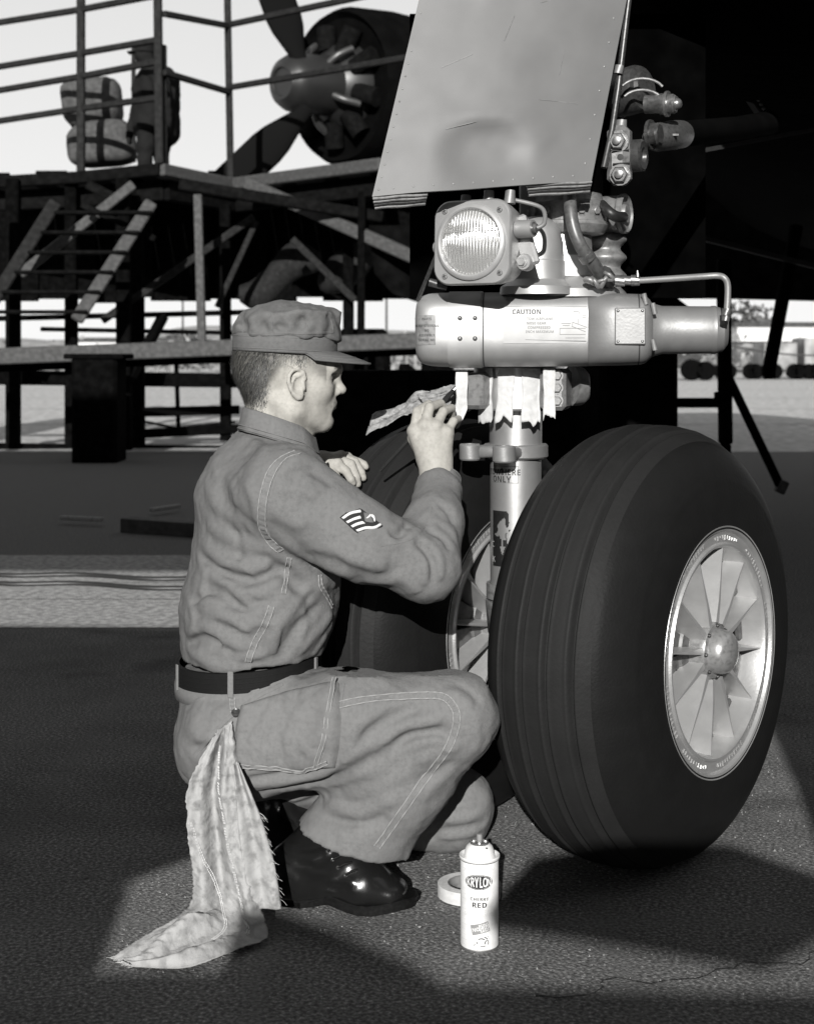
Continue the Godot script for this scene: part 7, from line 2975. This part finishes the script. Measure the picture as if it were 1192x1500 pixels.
	# poles
	for q in [[566, 452, 90.0, "thin pole standing beyond the work stand, left of the steering housing"], [268, 470, 100.0, "thin pole seen between the rails of the work stand"]]:
		var st2 := begin()
		var p := P(q[0], q[1], q[2])
		tube(st2, [Vector3(p.x, 0, p.z), p + Vector3(0, 3.0, 0)], [0.09, 0.05], 8)
		var o := part("utility_pole", st2, "far_dark", self)
		tag(o, q[3], "pole")
	# a drooping cable across the right-hand gap
	var cb := begin()
	var cp := []
	for i in 14:
		var u := i / 13.0
		cp.append(P(lerpf(1040, 1240, u), lerpf(500, 520, u) + 8.0 * sin(u * PI), 30.0))
	tube(cb, cp, 0.02, 6)
	tag(part("overhead_cable", cb, "far_dark", self), "dark drooping cable crossing the bright gap at the right", "cable")

# ---------------------------------------------------------------- small things round the mechanic
func build_small_things() -> void:
	build_can()
	build_tape_roll()
	build_brush()
	build_tape_strips()
	build_cover_rag()
	build_pocket_rag()

func build_can() -> void:
	var t := thing("spray_can", "white spray paint can with black oval label, in front of the tape roll", "spray can")
	var c := G(702, 1386.5)
	var to := Vector3(-c.x, 0, -c.z).normalized()
	var bs := Basis(Vector3.UP.cross(to), Vector3.UP, to)
	var body := begin()
	lathe(body, c, bs, [Vector2(0.0318, 0.006), Vector2(0.0322, 0.0075), Vector2(0.0322, 0.149), Vector2(0.0316, 0.1505)], 112)
	part("can_body", body, "can_white", t)
	var rim := begin()
	lathe(rim, c, bs, [Vector2(0.0300, 0.001), Vector2(0.0328, 0.001), Vector2(0.0336, 0.003), Vector2(0.0332, 0.0055), Vector2(0.0318, 0.0062)], 56)
	part("base_rim", rim, "can_metal", t)
	var top := begin()
	lathe(top, c, bs, [Vector2(0.0318, 0.1496), Vector2(0.0338, 0.1515), Vector2(0.0345, 0.1545), Vector2(0.0338, 0.1565), Vector2(0.0322, 0.1560), Vector2(0.0300, 0.1525), Vector2(0.0268, 0.1520), Vector2(0.0256, 0.1545), Vector2(0.0252, 0.1600), Vector2(0.0240, 0.1660), Vector2(0.0212, 0.1712), Vector2(0.0170, 0.1745), Vector2(0.0150, 0.1752)], 56)
	part("can_shoulder", top, "can_white", t)
	var seam_ := begin()
	lathe(seam_, c, bs, [Vector2(0.0322, 0.1490), Vector2(0.0326, 0.1495), Vector2(0.0324, 0.1500)], 56)
	part("rim_line", seam_, "seam_dark", t)
	var cup := begin()
	lathe(cup, c, bs, [Vector2(0.0158, 0.1738), Vector2(0.0160, 0.1768), Vector2(0.0150, 0.1778), Vector2(0.0138, 0.1770), Vector2(0.0130, 0.1735), Vector2(0.0075, 0.1728), Vector2(0.0060, 0.1765), Vector2(0.0, 0.1770)], 40)
	part("valve_cup", cup, "can_metal", t)
	var nz := begin()
	lathe(nz, c, bs, [Vector2(0.0040, 0.1760), Vector2(0.0042, 0.1800), Vector2(0.0050, 0.1806), Vector2(0.0050, 0.1870), Vector2(0.0047, 0.1905), Vector2(0.0, 0.1910)], 20)
	part("nozzle", nz, "nozzle", t)
	var chip := begin()
	var a0 := 0.62
	ball(chip, c + (bs.x * sin(a0) + bs.z * cos(a0)) * 0.0205 + Vector3(0, 0.1718, 0), Basis.IDENTITY, Vector3(0.0022, 0.0012, 0.0022), 10, 6)
	part("paint_chip", chip, "steel_dark", t)
	# print on the can: heights along the body, centred at mid
	var on := func(mx: float, my: float, lift := 0.0006) -> Callable:
		return func(x: float, y: float) -> Vector3:
			var a := (mx + x) / 0.0322 - 0.035
			return c + (bs.x * sin(a) + bs.z * cos(a)) * (0.0322 + lift) + Vector3(0, my + y, 0)
	var slant := func(f: Callable, k: float) -> Callable:
		return func(x: float, y: float) -> Vector3: return f.call(x + y * k, y + x * 0.03)
	letters("PAINT IT WITH", 0.0050, slant.call(on.call(0.0, 0.1385), 0.3), "can_line", t, false, "lettering", 1.25)
	# oval: black, a white line, black again, white letters that fill the oval
	var disc := func(rx: float, ry: float, lift: float, m: String) -> void:
		var st := begin()
		st.set_smooth_group(0)
		var f: Callable = on.call(0.0, 0.1195, lift)
		for i in 8:
			for k in 48:
				var q: Array[Vector3] = []
				for e in [[i, k], [i + 1, k], [i + 1, k + 1], [i, k + 1]]:
					var r: float = e[0] / 8.0
					var a: float = TAU * e[1] / 48.0
					q.append(f.call(cos(a) * rx * r, sin(a) * ry * r))
				quad(st, q[0], q[1], q[2], q[3])
		part("label_oval", st, m, t)
	disc.call(0.0245, 0.0126, 0.0003, "letter_black")
	disc.call(0.0234, 0.0115, 0.0004, "can_white")
	disc.call(0.0229, 0.0110, 0.00055, "letter_black")
	var word := "KRYLON"
	for i in 6:
		var mx := (i - 2.5) * 0.0070
		var hh := 0.0205 * sqrt(1.0 - pow(mx / 0.0245, 2.0)) * 0.86
		letters(word[i], hh, on.call(mx, 0.1195, 0.0013), "can_white", t, true, "lettering", 0.0205 * 0.42 / hh)
	letters("CHERRY", 0.0054, on.call(0.001, 0.0915), "letter_black", t, true, "lettering", 1.15)
	letters("RED", 0.0085, on.call(0.001, 0.0815), "letter_black", t, true, "lettering", 1.2)
	letters("No. 1201", 0.0032, on.call(0.002, 0.0715), "can_line", t, false, "lettering", 1.2)
	letters("SPRAY ENAMEL", 0.0062, on.call(0.001, 0.0648), "can_line", t, false, "lettering", 0.95)
	letters("16 oz", 0.0028, on.call(0.004, 0.0555), "can_line", t, false)
	# slanted grey tag with three lines of small print
	var tg := begin()
	tg.set_smooth_group(0)
	var rot := func(f: Callable, ang: float) -> Callable:
		return func(x: float, y: float) -> Vector3: return f.call(x * cos(ang) - y * sin(ang), x * sin(ang) + y * cos(ang))
	var tf: Callable = rot.call(on.call(0.0025, 0.0425, 0.0003), 0.24)
	for i in 8:
		for j in 3:
			var q: Array[Vector3] = []
			for e in [[0, 0], [1, 0], [1, 1], [0, 1]]:
				q.append(tf.call(-0.0155 + 0.031 * (i + e[0]) / 8.0, -0.0085 + 0.017 * (j + e[1]) / 3.0))
			quad(tg, q[0], q[1], q[2], q[3])
	part("label_tag", tg, "tag_grey", t)
	var tf2: Callable = rot.call(on.call(0.0025, 0.0425, 0.0008), 0.24)
	letters("NO", 0.0062, func(x: float, y: float) -> Vector3: return tf2.call(x - 0.0075, y), "can_white", t, true)
	for i in 3:
		var dy := 0.0046 - i * 0.0046
		letters(["RUNS", "DRIPS", "SAGS"][i], 0.0034, func(x: float, y: float) -> Vector3: return tf2.call(x + 0.0065, y + dy), "can_white", t, true)
	# the printed hand at the bottom, in a few black strokes
	var hd := begin()
	var hf: Callable = on.call(0.007, 0.0185, 0.0004)
	var stroke := func(pts: Array, w: float) -> void:
		for i in range(0, pts.size() - 2, 2):
			var a := Vector2(pts[i], pts[i + 1]) * 0.001
			var b := Vector2(pts[i + 2], pts[i + 3]) * 0.001
			var n := (b - a).orthogonal().normalized() * w * 0.001
			var q0: Vector3 = hf.call(a.x - n.x, a.y - n.y)
			quad(hd, q0, hf.call(b.x - n.x, b.y - n.y), hf.call(b.x + n.x, b.y + n.y), hf.call(a.x + n.x, a.y + n.y))
	stroke.call([-8, 6, -4, 7.5, 0, 7, 3, 5.5], 0.9)
	stroke.call([2, 10, 5, 8.5, 8, 6], 0.8)
	stroke.call([3, -2, 4, 2, 7, 4.5], 0.8)
	stroke.call([8, 5, 9.5, 1, 9, -3], 0.6)
	stroke.call([-11, 2, -9, -1], 0.9)
	stroke.call([-4, -5, 0, -5.5, 4, -5], 0.6)
	stroke.call([-14, -1, -12, -3], 0.5)
	stroke.call([-16, -3, -14.5, -4.5], 0.6)
	stroke.call([5, 12, 9, 10, 11, 5], 0.25)
	part("printed_hand", hd, "letter_black", t)
	# fine rules round the back and the left of the label
	for i in 16:
		var y := 0.012 + i * 0.0085
		if y > 0.104 and y < 0.134:
			continue
		var ln := begin()
		var f: Callable = on.call(0.0, y, 0.0003)
		for k in 8:
			var x0 := -0.036 + k * 0.0024 * (0.6 + 0.4 * float(i % 3))
			var x1 := x0 + 0.0024
			quad(ln, f.call(x0, 0.0), f.call(x1, 0.0), f.call(x1, 0.0005), f.call(x0, 0.0005))
		part("label_rule", ln, "can_line", t)

func build_tape_roll() -> void:
	var t := thing("tape_roll", "roll of pale masking tape lying flat on the asphalt behind the spray can", "tape roll")
	var c := G(687, 1313)
	var o := begin()
	lathe(o, c, Basis.IDENTITY, [Vector2(0.0385, 0.002), Vector2(0.0575, 0.002), Vector2(0.0585, 0.003), Vector2(0.0585, 0.0248), Vector2(0.0575, 0.0255), Vector2(0.0400, 0.0255)], 64)
	part("tape", o, "tape_side", t)
	var k := begin()
	lathe(k, c, Basis.IDENTITY, [Vector2(0.0400, 0.0256), Vector2(0.0380, 0.0256), Vector2(0.0380, 0.002), Vector2(0.0400, 0.002)], 64)
	part("core", k, "placard_grey", t)
	for r: float in [0.044, 0.049, 0.0535]:
		var g := begin()
		lathe(g, c, Basis.IDENTITY, [Vector2(r - 0.0003, 0.0256), Vector2(r, 0.0259), Vector2(r + 0.0003, 0.0256)], 64)
		part("wound_edge", g, "tape", t)

func build_brush() -> void:
	var t := thing("paint_brush", "thin long-handled black paint brush held in the kneeling person's raised hand", "paint brush")
	var tip := P(686, 548, 2.915)
	var end := P(557, 690, 2.90)
	var axis := (end - tip).normalized()
	var mid := P(634, 604, 2.868)
	var pts := spline([tip + axis * 0.045, P(650, 587, 2.885), mid, P(600, 643, 2.87), end], 6)
	var h := begin()
	var r := []
	for i in pts.size():
		var u := float(i) / (pts.size() - 1)
		r.append(lerpf(0.0048, 0.0028, u) * (1.0 + 0.25 * exp(-pow((u - 0.18) / 0.1, 2.0))))
	tube(h, pts, r, 12)
	part("handle", h, "brush_wood", t)
	var f := begin()
	tube(f, [tip + axis * 0.052, tip + axis * 0.022], [0.0050, 0.0046], 12)
	part("ferrule", f, "can_metal", t)
	var b := begin()
	tube(b, [tip + axis * 0.022, tip + axis * 0.010, tip], [0.0046, 0.0056, 0.0012], 12)
	part("bristles", b, "brush_hair", t)

func build_tape_strips() -> void:
	# torn strips of masking tape hanging from under the housing over the clamp
	var front := (Vector3.ZERO - Vector3(strut.x, 0, strut.z)).normalized()
	var bs := Basis(Vector3.UP.cross(front), Vector3.UP, front)
	var list := [
		[676, 662, 17, 545, 618, "torn masking tape strip hanging nearest the brush tip", 10],
		[711, 711, 20, 540, 620, "torn masking tape strip hanging second from the left on the strut clamp", -6],
		[742, 737, 24, 540, 622, "wide torn masking tape strip hanging left of the strut's bright middle", -8],
		[778, 777, 26, 540, 618, "torn masking tape strip with a notched end, right of the strut's bright middle", 2],
		[804, 804, 17, 540, 616, "narrow torn masking tape strip hanging at the right, beside the clamp nuts", -1],
	]
	for e in list:
		var st := begin()
		st.set_smooth_group(0)
		var nz := noise(111 + e[0], 60.0, 3)
		var rows: Array[PackedVector3Array] = []
		var backs: Array[PackedVector3Array] = []
		var nv := 22
		var nu := 8
		for j in nv + 1:
			var v := float(j) / nv
			var row := PackedVector3Array()
			var brow := PackedVector3Array()
			for i in nu + 1:
				var u := float(i) / nu - 0.5
				var len_: float = 1.0 + 0.20 * nz.get_noise_1d(i * 0.0022 + e[0]) + e[6] * 0.012 * u + 0.05 * nz.get_noise_1d(i * 0.012 + e[0] * 3.0)
				var x: float = lerpf(e[0], e[1] if e[0] > 690 else 676, v) + u * e[2] * (1.0 + 0.08 * sin(v * 9.0))
				if e[0] < 690 and v > 0.75:
					x -= (v - 0.75) * 30.0
				var y: float = lerpf(e[3], e[4], v * len_)
				var d: float
				if e[0] < 690:
					d = 2.888 - 0.004 * sin(v * 5.0)
				elif e[0] > 795:
					d = 2.872
				else:
					var q := P(x, y, 2.915)
					var sx := clampf((q.x - strut.x * 2.915 / 3.0) / 0.087, -0.96, 0.96)
					d = 3.0 - 0.088 * sqrt(1.0 - sx * sx)
				d -= 0.0015 + 0.012 * smoothstep(0.55, 1.0, v) * (0.6 + nz.get_noise_2d(e[0], 0.0)) + 0.0025 * nz.get_noise_2d(u * 0.5, v * 0.4)
				row.append(P(x, y, d))
				brow.append(P(x, y, d) + Vector3(0, 0, -0.0012))
			rows.append(row)
			backs.append(brow)
		for j in nv:
			for i in nu:
				quad(st, rows[j][i], rows[j][i + 1], rows[j + 1][i + 1], rows[j + 1][i])
				quad(st, backs[j][i], backs[j + 1][i], backs[j + 1][i + 1], backs[j][i + 1])
			for s in [0, nu]:
				quad(st, rows[j][s], rows[j + 1][s], backs[j + 1][s], backs[j][s])
		for i in nu:
			quad(st, rows[nv][i], rows[nv][i + 1], backs[nv][i + 1], backs[nv][i])
		tag(part("masking_tape_strip", st, "tape", self), e[5], "tape strip", "torn tape strips on the strut clamp")

func sheet(called: String, left: Array, right: Array, nu: int, nv: int, bump: Callable, m: String, parent: Node, thick := 0.0016) -> MeshInstance3D:
	# a cloth between two edges; each edge is a list of places; bump(u, v) pushes it towards the camera side
	var l := spline(left, 8)
	var r := spline(right, 8)
	var rows: Array[PackedVector3Array] = []
	for j in nv + 1:
		var v := float(j) / nv
		var fl: float = v * (l.size() - 1)
		var fr: float = v * (r.size() - 1)
		var a: Vector3 = l[int(fl)].lerp(l[mini(int(fl) + 1, l.size() - 1)], fl - int(fl))
		var b: Vector3 = r[int(fr)].lerp(r[mini(int(fr) + 1, r.size() - 1)], fr - int(fr))
		var row := PackedVector3Array()
		for i in nu + 1:
			var u := float(i) / nu
			row.append(a.lerp(b, u) + bump.call(u, v))
		rows.append(row)
	var st := begin()
	st.set_smooth_group(0)
	var off: Array[PackedVector3Array] = []
	for j in nv + 1:
		var row := PackedVector3Array()
		for i in nu + 1:
			var du := rows[j][mini(i + 1, nu)] - rows[j][maxi(i - 1, 0)]
			var dv := rows[mini(j + 1, nv)][i] - rows[maxi(j - 1, 0)][i]
			row.append(rows[j][i] - dv.cross(du).normalized() * thick)
		off.append(row)
	for j in nv:
		for i in nu:
			quad(st, rows[j][i], rows[j][i + 1], rows[j + 1][i + 1], rows[j + 1][i])
			quad(st, off[j][i], off[j + 1][i], off[j + 1][i + 1], off[j][i + 1])
	for j in nv:
		quad(st, rows[j][0], rows[j + 1][0], off[j + 1][0], off[j][0])
		quad(st, rows[j][nu], off[j][nu], off[j + 1][nu], rows[j + 1][nu])
	for i in nu:
		quad(st, rows[0][i], off[0][i], off[0][i + 1], rows[0][i + 1])
		quad(st, rows[nv][i], rows[nv][i + 1], off[nv][i + 1], off[nv][i])
	var o := part(called, st, m, parent)
	o.set_meta("rows", rows)
	return o

func build_cover_rag() -> void:
	# crumpled cloth over the far tyre, up to the strut clamp
	var t := thing("masking_cloth", "crumpled pale cloth laid over the far nose wheel under the paint brush", "cloth")
	var nz := noise(121, 22.0, 4)
	var bump := func(u: float, v: float) -> Vector3:
		return Vector3(0, 0.008 * nz.get_noise_2d(u * 0.10, v * 0.16) + 0.003 * sin(u * 9.0 + v * 6.0), 0.016 * nz.get_noise_2d(u * 0.09 + 7.0, v * 0.15) + 0.006 * sin(u * 6.0 + 5.0 * v))
	sheet("cloth", [P(547, 607, 3.10), P(585, 598, 3.08), P(614, 574, 3.04), P(650, 566, 3.0), P(690, 556, 2.96)], [P(536, 638, 3.06), P(575, 616, 3.06), P(612, 603, 3.03), P(655, 610, 2.99), P(690, 600, 2.95)], 26, 60, bump, "cover_rag", t)
	var b2 := func(u: float, v: float) -> Vector3:
		return Vector3(0, 0.006 * nz.get_noise_2d(u * 0.2 + 3.0, v * 0.12), 0.012 * nz.get_noise_2d(u * 0.28 + 9.0, v * 0.15))
	sheet("cloth_fold", [P(612, 578, 3.02), P(640, 570, 2.99), P(672, 560, 2.955), P(694, 552, 2.93)], [P(622, 596, 3.0), P(645, 588, 2.975), P(674, 576, 2.945), P(694, 572, 2.925)], 12, 36, b2, "cover_rag", t)

func build_pocket_rag() -> void:
	var t := thing("rag", "long frayed pale rag hanging from the trouser pocket down onto the asphalt", "rag")
	var nz := noise(131, 9.0, 4)
	var bump := func(u: float, v: float) -> Vector3:
		# folds gather at the pocket and open towards the ground
		var fade := smoothstep(0.0, 0.12, v)
		var z := 0.018 * sin(u * 9.5 + 0.9 * sin(v * 4.0)) * fade + 0.008 * sin(u * 19.0 + 2.0 + v * 2.5) * fade * (1.0 - 0.4 * v) + 0.010 * nz.get_noise_2d(u * 0.10, v * 0.22)
		return Vector3(0.004 * nz.get_noise_2d(u * 0.1 + 4.0, v * 0.2), 0.0, z)
	# one limp cloth: it hangs to the ground and trails away to the left
	var ruf := noise(132, 30.0, 3)
	var left := [P(318, 1072, 2.565), P(297, 1106, 2.55), P(279, 1150, 2.545), P(277, 1200, 2.545), P(282, 1255, 2.545), P(285, 1295, 2.545), P(276, 1326, 2.535), G(256, 1346, 0.045), G(232, 1360, 0.036), G(208, 1375, 0.026), G(188, 1388, 0.018), G(166, 1402, 0.006)]
	var right := [P(339, 1056, 2.555), P(347, 1100, 2.545), P(357, 1150, 2.54), P(364, 1192, 2.54), P(371, 1240, 2.54), P(376, 1290, 2.535), P(384, 1335, 2.525), G(392, 1372, 0.012), G(356, 1388, 0.012), G(318, 1404, 0.010), G(268, 1419, 0.008), G(196, 1416, 0.005)]
	var bump2 := func(u: float, v: float) -> Vector3:
		var h: Vector3 = bump.call(u, v * 1.5)
		var fine := 0.0035 * nz.get_noise_2d(u * 0.8 + 30.0, v * 2.2) + 0.002 * ruf.get_noise_2d(u * 0.25, v * 0.9)
		var g := smoothstep(0.52, 0.72, v)
		var fold := 0.016 * sin(u * 7.0 + v * 9.0) + 0.012 * sin(u * 13.0 - v * 5.0 + 1.0)
		var flat := Vector3(0, maxf(fold + fine * 1.5, -0.012) + 0.012, 0) * sin(PI * clampf(u, 0.03, 0.97)) * (1.0 - 0.7 * smoothstep(0.85, 1.0, v))
		return (h + Vector3(0, 0, fine)).lerp(flat, g) + Vector3(0.003 * ruf.get_noise_1d(v * 3.0) * absf(u - 0.5) * 2.0, 0, 0)
	var main := sheet("cloth", left, right, 44, 150, bump2, "rag", t)
	# the flap at the right that ends in a straight hem beside the boot
	var b2 := func(u: float, v: float) -> Vector3:
		return Vector3(0, 0, 0.007 * sin(u * 8.0 + 1.0) + 0.008 * nz.get_noise_2d(u * 0.1 + 11.0, v * 0.2))
	sheet("hem_flap", [P(342, 1120, 2.53), P(348, 1190, 2.528), P(354, 1250, 2.526), P(358, 1300, 2.524), P(362, 1334, 2.522)], [P(350, 1116, 2.53), P(379, 1185, 2.525), P(396, 1240, 2.522), P(408, 1295, 2.52), P(413, 1330, 2.52)], 20, 50, b2, "rag", t)
	# double stitching along the old seams of the cloth
	var rows: Array = main.get_meta("rows")
	main.remove_meta("rows")
	for o in t.get_children():
		if o.has_meta("rows"):
			o.remove_meta("rows")
	for q in [[0.45, 0.80, 0.10, 0.66], [0.05, 0.62, 0.28, 0.72]]:
		var st := begin()
		var n := 70
		for i in n:
			var v := lerpf(q[2], q[3], float(i) / n)
			var u := lerpf(q[0], q[1], pow(float(i) / n, 0.8))
			for s: float in [-0.011, 0.011]:
				var j := int(v * 150.0)
				var fi := clampf((u + s) * 44.0, 0.0, 42.9)
				var p: Vector3 = rows[j][int(fi)].lerp(rows[j][int(fi) + 1], fi - int(fi))
				var p2: Vector3 = rows[mini(j + 1, 150)][int(fi)].lerp(rows[mini(j + 1, 150)][int(fi) + 1], fi - int(fi))
				if p.distance_to(p2) < 1e-5:
					continue
				slab(st, p + Vector3(0, 0.0004, 0.0014), basis_to(p2 - p), Vector3(0.0014, 0.0030, 0.0012))
		part("stitching", st, "rag_thread", t).set_meta("kind", "stuff")
	# frayed threads along the right edge and the far end
	var fr := begin()
	var r := RandomNumberGenerator.new()
	r.seed = 9
	for i in 26:
		var p := P(379, 1185, 2.522).lerp(P(411, 1318, 2.518), r.randf())
		var d := Vector3(r.randf_range(0.002, 0.011), r.randf_range(-0.009, 0.003), r.randf_range(-0.006, 0.006))
		tube(fr, [p, p + d * 0.6, p + d + Vector3(0.002, -0.004, 0)], 0.00028, 4, false)
	for i in 60:
		var u := r.randf()
		var p := G(lerpf(168, 200, u), lerpf(1402, 1416, u), 0.004)
		tube(fr, [p, p + Vector3(r.randf_range(-0.014, -0.003), 0.001, r.randf_range(-0.002, 0.010))], 0.00028, 4, false)
	part("frayed_threads", fr, "rag_thread", t).set_meta("kind", "stuff")
